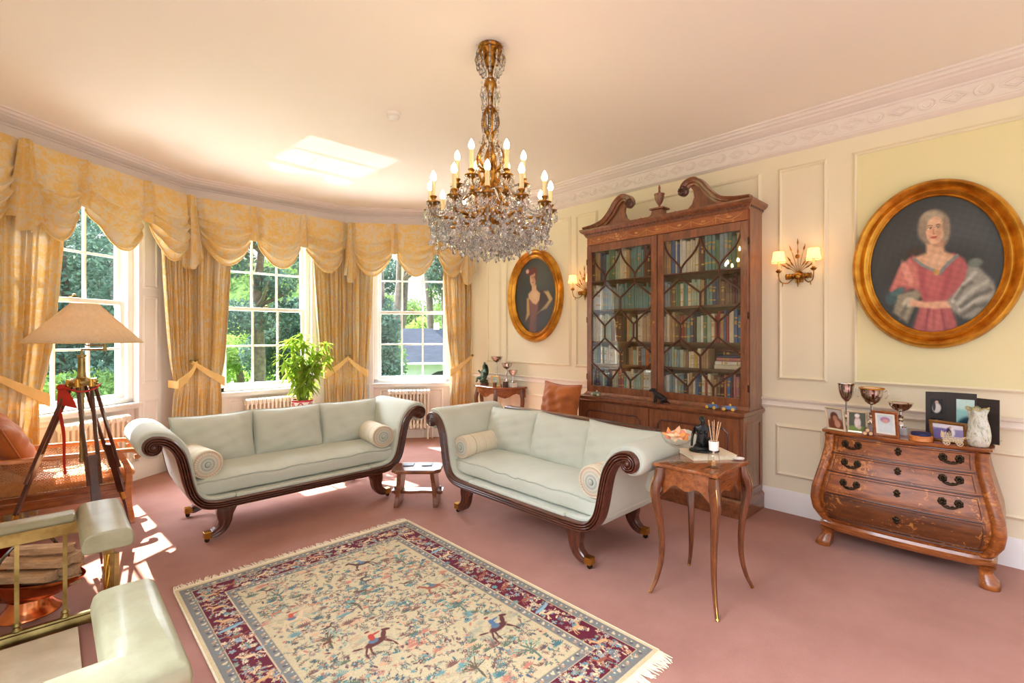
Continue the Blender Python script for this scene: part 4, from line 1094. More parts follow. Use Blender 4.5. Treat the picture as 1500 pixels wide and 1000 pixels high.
# ------------------------------------------------------------------ things on the bookcase ledge
def led(px_y, d): return (4.495-d, px_y, .863)
t = thing('dog_figurine', 'small black bronze dog sitting on the bookcase ledge between the doors', 'figurine', led(2.30, .37), PI*.5)
mb = MB()
sk = [((-.06,0,.03),.026),((-.03,0,.045),.028),((.01,0,.065),.027),((.045,0,.085),.022),((.06,0,.102),.017)]
rg = smoothpath([s[0] for s in sk], 5); rr = [interp(i,[0,5,10,15,20],[s[1] for s in sk]) for i in range(len(rg))]
mb.tube(rg, [r*(.5 if i in (0,) else 1) for i, r in enumerate(rr)], 12)
mb.build('body', M['black'], t, 180)
mb = MB(); mb.ball((.072,0,.115),(.022,.017,.018),12,8); mb.tube([(.08,0,.112),(.108,0,.105)],[.014,.009],10); mb.ball((.108,0,.107),.006,8,6)
for s_ in (-1,1): mb.tube([(.066,s_*.014,.128),(.058,s_*.02,.115),(.06,s_*.021,.10)],[.007,.008,.003],6)
mb.build('head', M['black'], t, 180)
for s_ in (-1,1):
    mb = MB(); mb.tube([(.04,s_*.016,.075),(.046,s_*.018,.035),(.044,s_*.018,.006),(.056,s_*.018,.004)],[.012,.009,.007,.006],8); mb.build('leg', M['black'], t, 180)
    mb = MB(); mb.tube([(-.05,s_*.02,.035),(-.02,s_*.026,.028),(-.045,s_*.026,.008),(-.01,s_*.026,.005)],[.018,.014,.009,.006],8); mb.build('leg', M['black'], t, 180)
mb = MB(); mb.tube([(-.075,0,.022),(-.095,.008,.01),(-.11,.02,.007)],[.009,.006,.004],8); mb.build('tail', M['black'], t, 180)
def toycar(label, loc, rz, body, wheel, figure):
    t = thing('toy_car', label, 'toy', loc, rz)
    mb = MB(); mb.loft([[(x, y*w_, z*h_) for y, z in ((-1,.1),(-1,.6),(-.7,1),(.7,1),(1,.6),(1,.1))] for x, w_, h_ in ((-.055,.010,.02),(-.04,.016,.032),(0,.018,.034),(.035,.015,.028),(.06,.008,.018))]); mb.v = [(x,y,z+.008) for x,y,z in mb.v]
    mb.build('body', body, t, 40)
    for x in (-.034,.036):
        for s_ in (-1,1):
            mb = MB(); mb.lathe([(.001,-.006),(.012,-.006),(.0145,-.003),(.0145,.003),(.012,.006),(.001,.006)], 14, M=Matrix.Translation((x, s_*.023, .0146)) @ Matrix.Rotation(PI/2,4,'X')); mb.build('wheel', wheel, t)
    mb = MB(); mb.ball((-.008,0,.048),(.010,.010,.011),10,8); mb.tube([(-.008,0,.034),(-.008,0,.045)],[.011,.008],8); mb.build('driver', figure, t, 180)
BLU = paint('blue_tin', (92,128,178), (70,104,156), 10, .35); YEL = paint('yellow_tin', (232,196,92), (214,172,66), 10, .4); GRT = paint('green_grey_tin', (126,140,118), (98,112,96), 10, .4); CRM = paint('cream_tin', (226,212,176), (206,190,150), 10, .4)
toycar('blue toy car on the bookcase ledge, nearer the chest of drawers', led(1.655,.385), PI/2+.15, BLU, YEL, YEL)
toycar('blue toy car on the bookcase ledge, nearer the black dog', led(1.80,.38), PI/2-.2, BLU, YEL, YEL)
toycar('grey-green toy car with cream wheels on the bay end of the bookcase ledge', led(3.02,.38), PI/2+.1, GRT, CRM, CRM)
# ------------------------------------------------------------------ bombe chest (local x along the wall = +Y, y out into the room = -X)
CX0, CY0 = 4.49, .525
CHEST = thing('bombe_chest', 'marquetry bombe chest of drawers with swelling front against the panelled wall', 'chest of drawers', (CX0, CY0, 0), PI/2)
CW, CDp = .425, .50
ZS = [.17,.20,.26,.34,.42,.52,.62,.70,.76,.795]
FB = [.010,.030,.062,.075,.068,.044,.020,.006,.0,.0]       # front swell
SB = [.0,.018,.050,.062,.054,.030,.006,-.010,-.014,-.008]      # side swell
def plan(z, n=40, inset=0):
    f = interp(z, ZS, FB); s_ = interp(z, ZS, SB)
    w_ = CW+s_-inset; d = CDp-.04+f-inset
    pts = []
    for i in range(n+1):                     # front, slightly bowed
        t = -1+2*i/n; pts.append((w_*t*.93, d+.030*math.cos(t*PI/2)-.02*sstep(.86,1,abs(t))))
    pts += [(w_*.985, d-.035),(w_, d-.07),(w_, .0),(-w_,.0),(-w_, d-.07),(-w_*.985, d-.035)]
    return pts
mb = MB(); rings = []
for k in range(26):
    z = .17+(.795-.17)*k/25; rings.append([(x, y, z) for x, y in plan(z)])
mb.loft(rings); mb.build('carcass', M['marq'], CHEST, 40)
# drawers: patches of the swelling front
DZ = [(.672,.785),(.545,.662),(.400,.535),(.215,.390)]
def front_pt(x, z, off):
    f = interp(z, ZS, FB); s_ = interp(z, ZS, SB); w_ = CW+s_
    t = x/(w_*.93); return Vector((x, CDp-.04+f+.030*math.cos(max(-1,min(1,t))*PI/2)-.02*sstep(.86,1,abs(t))+off, z))
def bail(dr, x, z, sc=1.0):
    mb = MB()
    for sg in (-1,1):
        q = front_pt(x+sg*.038*sc, z, .0105)
        for a in range(7):
            an = a*2*PI/7; mb.ball((q.x+.013*sc*math.cos(an), q.y, q.z+.016*sc*math.sin(an)), (.010*sc,.004,.012*sc), 8, 5)
        mb.ball((q.x,q.y+.006,q.z), .008*sc, 8, 6)
    p = [front_pt(x+.040*sc*math.cos(t), z-.022*sc*math.sin(t)-.004, .018+.012*math.sin(t)) for t in [PI*i/14 for i in range(15)]]
    mb.tube(p, [.0035+.0035*math.sin(PI*i/14) for i in range(15)], 8)
    for sg in (-1,1):
        q = front_pt(x+sg*.012*sc, z-.022*sc, .02); mb.ball(tuple(q), (.010*sc,.006,.008*sc), 8, 5)
    mb.build('bail_handle', M['darkbronze'], dr, 60)
def keyplate(dr, z):
    mb = MB(); q = front_pt(0, z, .0105)
    for a, b, r_ in ((0,0,.014),(0,.018,.010),(0,-.018,.010),(.012,.006,.008),(-.012,.006,.008),(.010,-.012,.007),(-.010,-.012,.007)):
        mb.ball((q.x+a,q.y,q.z+b), (r_,.004,r_), 8, 5)
    mb.build('keyhole_plate', M['darkbronze'], dr, 60)
for k, (z0, z1) in enumerate(DZ):
    mb = MB(); nx, nz = 34, 8; zc = (z0+z1)/2
    xm = lambda z: (CW+interp(z, ZS, SB))*.845
    rows = []
    g = lambda off: (lambda u, v: tuple(front_pt((2*u-1)*xm(z0+(z1-z0)*v), z0+(z1-z0)*v, off)))
    mb.grid(g(.008), nx, nz); 
    e = []
    for off in (-.004,.008):
        e.append([g(off)(i/24,0) for i in range(25)]+[g(off)(1,i/6) for i in range(1,7)]+[g(off)(1-i/24,1) for i in range(1,25)]+[g(off)(0,1-i/6) for i in range(1,6)])
    mb.loft(e, False)
    dr = mb.build('drawer', M['marqdark'] if k == 3 else M['marq'], CHEST, 40)
    mb = MB(); h = z1-z0
    loop = [g(.0085)(.015+.97*i/24,.09) for i in range(25)]+[g(.0085)(.985,.09+.82*i/6) for i in range(1,7)]+[g(.0085)(.985-.97*i/24,.91) for i in range(1,25)]+[g(.0085)(.015,.91-.82*i/6) for i in range(1,6)]
    mb.tube(loop, .0022, 5, True); mb.build('string_inlay', M['mahogany'], dr)
    keyplate(dr, zc+.01)
    if k < 3:
        for x in (-.255,.255): bail(dr, x, zc+.012)
# divider rails
for z in (.667,.540,.395,.207,.79):
    mb = MB(); P = [front_pt(-.395+.79*i/24, z, .003) for i in range(25)]; mb.tube(P, .0048, 6); mb.build('drawer_rail', M['mahogany'], CHEST)
# corner posts, curved like brackets
for sg in (-1,1):
    mb = MB(); rings = []
    for k in range(24):
        z = .175+(.79-.175)*k/23; f = interp(z, ZS, FB); s_ = interp(z, ZS, SB); w_ = CW+s_; d = CDp-.04+f
        c_ = (sg*(w_-.022), d-.022); hw = .034
        rings.append([(c_[0]+hw*math.cos(a)*(1.0), c_[1]+hw*math.sin(a), z) for a in [2*PI*j/14 for j in range(14)]])
    mb.loft(rings); mb.build('corner_post', M['marq'], CHEST, 50)
# base moulding, bracket feet, top
def outline(z, grow): return [(x*(1+grow/CW), (y+grow if y > .01 else 0), 0) for x, y in plan(z)]
mb = MB()
rings = []
for z, gr in ((.120,.012),(.132,.022),(.150,.024),(.160,.010),(.178,.004)):
    rings.append([(x, y, z) for x, y, _ in outline(.18, gr)])
mb.loft(rings); mb.build('base_moulding', M['walnut'], CHEST, 35)
for sg in (-1,1):
    mb = MB(); rings = []
    for z, ox, sz in ((.0,.020,.055),(.012,.022,.060),(.04,.018,.055),(.075,.004,.040),(.105,.0,.045),(.125,.004,.06)):
        x = sg*(CW-.022+ox); y = CDp-.05+ox
        rings.append([(x-sz/1.0*.75,y-sz,z),(x+sz*.75,y-sz,z),(x+sz*.75,y+sz*.5,z),(x+sz*.3,y+sz*.85,z),(x-sz*.3,y+sz*.85,z),(x-sz*.75,y+sz*.5,z)])
    mb.loft(rings); mb.build('bracket_foot', M['marq'], CHEST, 50)
    mb = MB(); mb.box(sg*(CW-.03)-.035, sg*(CW-.03)+.035, .02, .09, 0, .13); mb.build('bracket_foot', M['walnut'], CHEST, 0, .006)
mb = MB(); rings = []
for z, gr in ((.792,.010),(.798,.022),(.806,.030),(.816,.032),(.822,.026),(.824,.018)):
    rings.append([(x, y+(.010*math.cos(x*14) if y > .3 else 0)*1.0, z) for x, y, _ in outline(.74, gr)])
mb.loft(rings); mb.build('top', M['walnut'], CHEST, 35)
CTOP = .8245
def oc(Y, X): return (X, Y, CTOP)        # a spot on the chest

# ------------------------------------------------------------------ trophies
SILV = M['silver']; BLKB = paint('trophy_plinth', (214,214,220), (196,196,204), 8, .3)
def trophy(label, loc, h, rb_, prof, plinth=None, handles=False, gold=False, group='silver trophies'):
    t = thing('trophy_cup', label, 'trophy', loc, 0, group)
    z = 0
    if plinth:
        mb = MB(); w_, ph, m_ = plinth; mb.box(-w_/2, w_/2, -w_/2, w_/2, 0, ph); mb.build('plinth', m_, t, 0, .002); z = ph
    stem, bowl = prof
    mb = MB(); mb.lathe([(r, z+q) for r, q in stem], 24); mb.build('stem', SILV, t, 40)
    mb = MB(); zb = z+stem[-1][1]
    mb.lathe([(r, zb+q) for r, q in bowl]+[(max(.001,r-.003), zb+q-.001) for r, q in reversed(bowl[1:])]+[(.001, zb+.006)], 32)
    bo = mb.build('bowl', SILV, t, 40)
    if gold:
        r, q = bowl[-1]; mb = MB(); mb.lathe([(r-.003,zb+q-.004),(r+.002,zb+q-.004),(r+.003,zb+q+.004),(r-.002,zb+q+.006),(r-.003,zb+q-.004)], 32, caps=False); mb.build('gilt_rim', M['gold'], bo)
    if handles:
        for sg in (-1,1):
            r, q = bowl[-1]; mb = MB()
            mb.tube(smoothpath([(0,sg*r*.98,zb+q*.82),(0,sg*(r+.018),zb+q*.95),(0,sg*(r+.022),zb+q*.7),(0,sg*(r+.004),zb+q*.42)],5), .0035, 6); mb.build('handle', SILV, bo, 180)
    return t
stem1 = [(.001,0),(.032,0),(.032,.006),(.02,.014),(.008,.03),(.006,.06),(.011,.066),(.011,.074),(.006,.08),(.006,.10)]
stem2 = [(.001,0),(.034,0),(.034,.008),(.028,.012),(.024,.03),(.012,.04),(.02,.052),(.012,.064),(.02,.078),(.009,.088),(.008,.11)]
cupb = [(.006,0),(.016,.006),(.034,.035),(.046,.075),(.05,.11),(.052,.135),(.056,.148)]
bowlb = [(.006,0),(.02,.005),(.042,.025),(.058,.055),(.064,.085),(.066,.105),(.07,.115)]
dishb = [(.006,0),(.02,.004),(.046,.02),(.062,.04),(.068,.056),(.074,.06)]
trophy('tall silver goblet trophy nearest the bookcase on the chest', oc(.855,4.22), 0, 0, (stem1+[(.006,.185)], [(r*1.0,z*.9) for r, z in cupb]))
trophy('silver trophy cup with gilt rim and a handle, behind the brown frame on the chest', oc(.70,4.20), 0, 0, (stem2+[(.008,.135)], [(r*1.05,z*1.0) for r, z in bowlb]), (.085,.045,BLKB), True, True)
trophy('shallow silver trophy bowl on square plinth, centre of the chest', oc(.535,4.16), 0, 0, ([(r,z*.95) for r, z in stem2], dishb), (.075,.05,BLKB))

# ------------------------------------------------------------------ photo frames
def photo(name, seed, w_, h_, kind):
    nu, nv = 28, 34
    o = MB().grid(lambda u, v: ((u-.5)*w_, 0, (v-.5)*h_), nu, nv).build(name, M['photo'], None, 0)
    U, V = np.meshgrid(np.linspace(0,1,nu), np.linspace(0,1,nv), indexing='ij'); U = U.ravel(); V = V.ravel()
    c = np.zeros((len(U),3))
    def blobf(cx, cy, rx, ry, col, s=.12):
        d = ((U-cx)/rx)**2+((V-cy)/ry)**2; a = 1/(1+np.exp((d-1)/s)); c[:] = c*(1-a[:,None])+np.array(col)*a[:,None]
    if kind == 'baby': c[:] = (196,190,180); blobf(.5,.2,.55,.4,(120,70,50)); blobf(.45,.62,.26,.24,(96,60,46)); blobf(.5,.52,.16,.17,(186,130,104)); blobf(.62,.25,.2,.2,(200,150,124))
    if kind == 'child': c[:] = (86,96,84); blobf(.5,.1,.7,.18,(120,150,80)); blobf(.52,.45,.2,.3,(226,214,210)); blobf(.5,.75,.13,.11,(206,168,150)); blobf(.5,.85,.16,.1,(236,232,226)); blobf(.62,.2,.12,.12,(220,190,186))
    if kind == 'newborn': c[:] = (204,220,222); blobf(.5,.2,.8,.3,(214,228,230)); blobf(.5,.74,.32,.16,(176,128,168)); blobf(.52,.66,.2,.12,(206,160,150))
    if kind == 'bride': c[:] = (150,142,190); blobf(.5,.9,.9,.2,(226,226,236)); blobf(.3,.3,.4,.4,(120,110,170)); blobf(.62,.5,.1,.3,(240,236,236)); blobf(.52,.45,.08,.34,(60,54,80)); blobf(.58,.82,.05,.07,(206,170,150))
    if kind == 'wedding': c[:] = (30,30,32); blobf(.5,.4,.36,.34,(214,206,200)); blobf(.5,.78,.15,.1,(200,164,146)); blobf(.3,.5,.12,.3,(60,56,54))
    if kind == 'sea': c[:] = (150,206,206); blobf(.5,.95,1,.3,(196,226,222)); blobf(.75,.0,.75,.42,(24,58,72)); blobf(.7,.45,.06,.06,(200,170,150))
    if kind == 'landscape': c[:] = (150,170,160); blobf(.5,.2,.8,.3,(96,120,84)); blobf(.5,.6,.5,.2,(120,140,130)); blobf(.5,.5,.08,.1,(200,190,170))
    setcol(o, c); return o
def frame(label, loc, rz, w_, h_, fw, mat, kind, mount=None, tilt=.2, mw=.012):
    t = thing('framed_photograph', label, 'photo frame', loc, rz)
    t.rotation_euler = (0, 0, rz)
    R_ = Matrix.Rotation(tilt, 4, 'X')   # leans back; front is -y
    def fx(p): return R_ @ Vector(p)
    mb = MB(); ringsA = []
    pr = [(0,.010),(0,-.004),(.25,-.008),(.6,-.006),(1,-.002),(1,.004)]
    P = [(-w_/2,0),(w_/2,0),(w_/2,h_),(-w_/2,h_)]
    for x, z in P:
        sx = 1 if x < 0 else -1; sz = 1 if z == 0 else -1
        ringsA.append([fx((x+sx*a*fw, d, z+sz*a*fw)) for a, d in pr])
    mb.loft(ringsA, False, closed=True); mb.loft([[fx((x,.010,z)) for x,z in P],[fx((x,.006,z)) for x,z in P]])
    mb.build('frame', mat, t, 30)
    iw, ih = w_-2*fw, h_-2*fw
    if mount:
        mb = MB(); mb.loft([[fx((sx*iw/2,q,h_/2+sz*ih/2)) for sx,sz in ((-1,-1),(1,-1),(1,1),(-1,1))] for q in (.0045,.002)]); mb.build('mount', mount, t, 0); iw -= 2*mw; ih -= 2*mw
    p = photo('photograph', 0, iw, ih, kind); p.parent = t
    p.matrix_local = R_ @ Matrix.Translation((0,.0012,h_/2))
    mb = MB(); mb.loft([[fx((-.012,.010,h_*.75)),fx((.012,.010,h_*.75)),(.016,.03+h_*.28,.0008),(-.016,.03+h_*.28,.0008)],[fx((-.012,.013,h_*.75)),fx((.012,.013,h_*.75)),(.016,.034+h_*.28,.0008),(-.016,.034+h_*.28,.0008)]]); mb.build('easel_strut', M['black'], t, 0)
    return t
SILF = paint('silver_gilt_frame', (226,216,190), (206,192,158), 12, .3, .5); WOODF = M['walnut']; WMT = paint('white_card_mount', (236,236,228), (230,230,222), 10, .8); GOLDF = paint('gold_wood_frame', (156,112,60), (112,74,36), 14, .35, .3)
frame('slim silver photo frame at the bookcase end of the chest', oc(.872,4.02), -PI/2-.35, .128, .165, .013, SILF, 'baby')
frame('slim silver photo frame with a child dressed in white, second from the bookcase end', oc(.752,4.03), -PI/2+.12, .118, .155, .013, SILF, 'child')
frame('brown wooden photo frame of a sleeping newborn in front of the trophies', oc(.588,3.995), -PI/2-.12, .142, .178, .018, WOODF, 'newborn', WMT)
frame('gilt-brown landscape photo frame of a wedding couple behind the wire pram', oc(.285,4.075), -PI/2-.25, .185, .135, .018, GOLDF, 'bride')
# black folding photograph folder, standing open
t = thing('photo_folder', 'large black folding photograph folder standing open at the back of the chest', 'photo frame', oc(.30,4.235), -PI/2)
def leaf(name, x0, y0, x1, y1, h_, kinds, inner):
    mb = MB(); d = Vector((x1-x0,y1-y0,0)); n = Vector((d.y,-d.x,0)).normalized()
    a = Vector((x0,y0,0)); b = Vector((x1,y1,0))
    mb.loft([[a,b,b+n*-.006,a+n*-.006],[a+Vector((0,0,h_)),b+Vector((0,0,h_)),b+n*-.006+Vector((0,0,h_)),a+n*-.006+Vector((0,0,h_))]])
    o = mb.build(name, paint('black_card', (50,42,40), (40,34,32), 8, .6) if inner == 0 else inner, t, 0)
    for (u, z, w_, h2, k) in kinds:
        p = photo('photograph', 0, w_, h2, k); p.parent = o
        c_ = a+d*u+n*.0012+Vector((0,0,z)); p.matrix_local = Matrix.Translation(c_) @ Matrix.Rotation(math.atan2(d.y,d.x),4,'Z')
    return o
BLK = paint('black_card', (52,44,42), (42,36,34), 8, .6)
leaf('cover', -.105,-.055,-.005,0,.30,[(.5,.205,.066,.10,'wedding'),(.5,.085,.066,.09,'wedding')],BLK)
leaf('cover', -.005,0,.135,.0,.30,[(.62,.165,.085,.19,'sea')],BLK)
leaf('cover', .135,0,.235,-.045,.275,[],BLK)
# glass vase, round box, pram, animal, glass pieces
t = thing('glass_vase', 'mottled white glass vase with frilled amber rim at the open end of the chest', 'vase', oc(.152,4.06))
def vasemat():
    m, nt, b = newmat('streaked_art_glass'); setp(b, .12, 0, .6)
    v = coords(nt, (1,1,.45)); f = noise(nt, v, 26, 4, .6, 2.2)
    nt.links.new(ramp(nt, f, [(.3, lin((78,96,110))), (.42, lin((186,184,160))), (.58, lin((208,210,204))), (.68, lin((182,152,110))), (.8, lin((200,206,204)))]), b.inputs['Base Color']); return m
M['vase'] = vasemat()
pv = [(.038,0),(.048,.006),(.056,.04),(.058,.075),(.052,.12),(.042,.165),(.040,.195),(.046,.225)]
mb = MB(); rings = []
for r, z in pv+[(r-.005, z) for r, z in reversed(pv[1:])]+[(.03,.012)]:
    wv = .004*sstep(.17,.225,z); rings.append([((r+wv*3*math.sin(5*a))*math.cos(a), (r+wv*3*math.sin(5*a))*math.sin(a), z+wv*2.2*math.sin(5*a+1)) for a in [2*PI*k/40 for k in range(40)]])
mb.loft(rings); vb = mb.build('body', M['vase'], t, 180)
mb = MB(); wv = .004; mb.tube([((.0435+wv*3*math.sin(5*a))*math.cos(a), (.0435+wv*3*math.sin(5*a))*math.sin(a), .226+wv*2.2*math.sin(5*a+1)) for a in [2*PI*k/60 for k in range(60)]], .0042, 6, True)
mb.build('frilled_rim', paint('amber_glass', (190,166,100), (140,146,96), 20, .1, coat=.5), t, 180)
t = thing('trinket_box', 'round pale wooden box with dark blue lid on the chest', 'box', oc(.415,4.02))
mb = MB(); mb.lathe([(.001,0),(.058,0),(.060,.003),(.060,.020),(.058,.022),(.060,.024),(.060,.032),(.054,.034),(.001,.034)], 36); mb.build('base', M['beech'], t, 30)
mb = MB(); mb.lathe([(.050,.034),(.050,.050),(.046,.053),(.001,.053)], 32); mb.build('lid', paint('blue_velvet_lid', (40,44,96), (28,30,74), 14, .7), t, 40)
t = thing('wire_pram', 'small ivory wire pram ornament before the gilt-brown frame on the chest', 'ornament', oc(.262,3.99), .2)
IV = paint('ivory_wire', (232,216,184), (214,196,160), 20, .5)
mb = MB()
for k in range(7):
    x = -.04+.08*k/6; h_ = .045+ (.035 if k > 3 else 0)
    for y in (-.02,.02): mb.tube([(y,x,.024),(y*1.25,x*1.05,h_)], .0013, 5)
for z, s_ in ((.024,1),(.034,1.1),(.045,1.2)):
    mb.tube([(.021*s_*math.cos(a),.045*s_*math.sin(a),z) for a in [2*PI*k/20 for k in range(20)]], .0017, 5, True)
for k in range(5):
    a0 = k*.3; mb.tube([(.025*math.cos(b), .006+.046*math.cos(a0), .045+.040*math.sin(b)*(1-.08*k)) for b in [PI*j/10 for j in range(11)]], .0014, 5)
mb.build('body', IV, t)
for y in (-.03,.03):
    for x in (-.022,.022):
        mb = MB(); mb.tube([(x, y+.014*math.cos(a), .0155+.014*math.sin(a)) for a in [2*PI*k/16 for k in range(16)]], .0016, 5, True)
        for k in range(3): mb.tube([(x, y-.013*math.cos(k*PI/3), .0155-.013*math.sin(k*PI/3)),(x, y+.013*math.cos(k*PI/3), .0155+.013*math.sin(k*PI/3))], .0008, 4)
        mb.build('wheel', IV, t)
mb = MB(); mb.tube([(-.02,-.045,.045),(-.02,-.07,.055),(.02,-.07,.055),(.02,-.045,.045)], .0016, 5); mb.build('handle', IV, t)
t = thing('log_ornament', 'tiny bundle of cut log slices in front of the silver frames on the chest', 'ornament', oc(.690,3.985), .3)
for k, (y, z) in enumerate(((-.018,.0135),(.014,.0135),(.0,.034))):
    mb = MB(); mb.lathe([(.001,-.022),(.0128,-.022),(.0132,0),(.0128,.022),(.001,.022)], 14, M=Matrix.Translation((0,y,z)) @ Matrix.Rotation(PI/2,4,'Y')); lg = mb.build('log_slice', M['oak'], t, 40)
    mb = MB(); mb.lathe([(.001,0),(.0105,0),(.0105,.001),(.001,.001)], 14, M=Matrix.Translation((-.023,y,z)) @ Matrix.Rotation(PI/2,4,'Y')); mb.build('cut_end', M['logs'], lg, 0)
t = thing('glass_plaque', 'small rounded green-tinted glass plaque at the bookcase end of the chest', 'ornament', oc(.905,4.14), .0)
mb = MB(); pl = [(-.028,0),(.028,0)]+[(.028*math.cos(a), .055+.028*math.sin(a)) for a in [PI*k/10 for k in range(11)]]
mb.loft([[( -.006,x,z) for x,z in pl],[(.006,x,z) for x,z in pl]]); mb.build('plaque', glassmat('green_glass', (.72,.86,.76), 1.5), t, 0)
t = thing('glass_dish', 'shallow clear glass dish beside the vase on the chest', 'dish', oc(.095,4.22))
mb = MB(); mb.lathe([(.001,0),(.02,0),(.03,.008),(.042,.022),(.043,.026),(.04,.025),(.028,.012),(.001,.006)], 28); mb.build('bowl', M['glass'], t, 60)

# ------------------------------------------------------------------ oval portraits
def oval_frame(label, Y, Z, fig):
    t = thing('oval_portrait', label, 'painting', (WX-.002, Y, Z), PI/2)      # local x = +Y, y = -X (out of the wall)
    iw, ih = .352, .475; fw, fh = .118, .118
    prof = [(0,.012),(0,.030),(.05,.034),(.08,.028),(.12,.030),(.20,.048),(.32,.058),(.42,.052),(.47,.040),(.52,.044),(.62,.066),(.76,.078),(.88,.066),(.97,.038),(1.0,.012),(1.0,.0)]
    mb = MB(); n = 96; rings = []
    for k in range(n):
        a = 2*PI*k/n
        rings.append([((iw+fw*q)*math.cos(a), d, (ih+fh*q)*math.sin(a)) for q, d in prof])
    mb.loft(rings, False, closed=True); mb.build('gilt_frame', M['gold'], t, 60)
    nr, na = 90, 150
    pts = []
    def fn(u, v):
        r = u**.8; a = 2*PI*v; return (iw*1.01*r*math.cos(a), .014, ih*1.01*r*math.sin(a))
    o = MB().grid(fn, nr, na, cv=True).build('canvas', M['canvas'], t, 0)
    n_ = len(o.data.vertices); co_ = np.empty(n_*3); o.data.vertices.foreach_get('co', co_); co_ = co_.reshape(-1,3)
    u = -co_[:,0]/iw; v = co_[:,2]/ih        # u: + to the viewer's right
    setcol(o, fig(u, v))
    return t
class Paint:
    def __init__(s, u, v, bg): s.u = u; s.v = v; s.c = np.tile(np.array(bg, float), (len(u),1))
    def a(s, m, col, k=1): m = np.clip(m,0,1)[:,None]*k; s.c = s.c*(1-m)+np.array(col,float)*m
    def ell(s, cx, cy, rx, ry, col, soft=.12, rot=0, k=1):
        x = s.u-cx; y = s.v-cy; c_, n_ = math.cos(rot), math.sin(rot); X = x*c_+y*n_; Y = -x*n_+y*c_
        d = np.sqrt((X/rx)**2+(Y/ry)**2); s.a((1-d)/soft+.5, col, k)
    def poly(s, pts, col, soft=.02, k=1):
        # signed distance to a polygon
        P = np.array(pts); x, y = s.u, s.v; d = np.full(len(x), 1e9); ins = np.zeros(len(x), bool)
        for i in range(len(P)):
            a, b = P[i], P[(i+1)%len(P)]; e = b-a; w0 = x-a[0]; w1 = y-a[1]
            t = np.clip((w0*e[0]+w1*e[1])/(e@e), 0, 1); d = np.minimum(d, np.hypot(w0-e[0]*t, w1-e[1]*t))
            c_ = (a[1] > y) != (b[1] > y); ins ^= c_ & (x < (b[0]-a[0])*(y-a[1])/((b[1]-a[1]) if b[1] != a[1] else 1e-9)+a[0])
        s.a(np.where(ins, d, -d)/soft+.5, col, k)
    def line(s, pts, w_, col, k=1):
        for a, b in zip(pts, pts[1:]):
            a = np.array(a); b = np.array(b); e = b-a; w0 = s.u-a[0]; w1 = s.v-a[1]; t = np.clip((w0*e[0]+w1*e[1])/(e@e), 0, 1)
            d = np.hypot(w0-e[0]*t, w1-e[1]*t); s.a(1.3-d/w_, col, k)
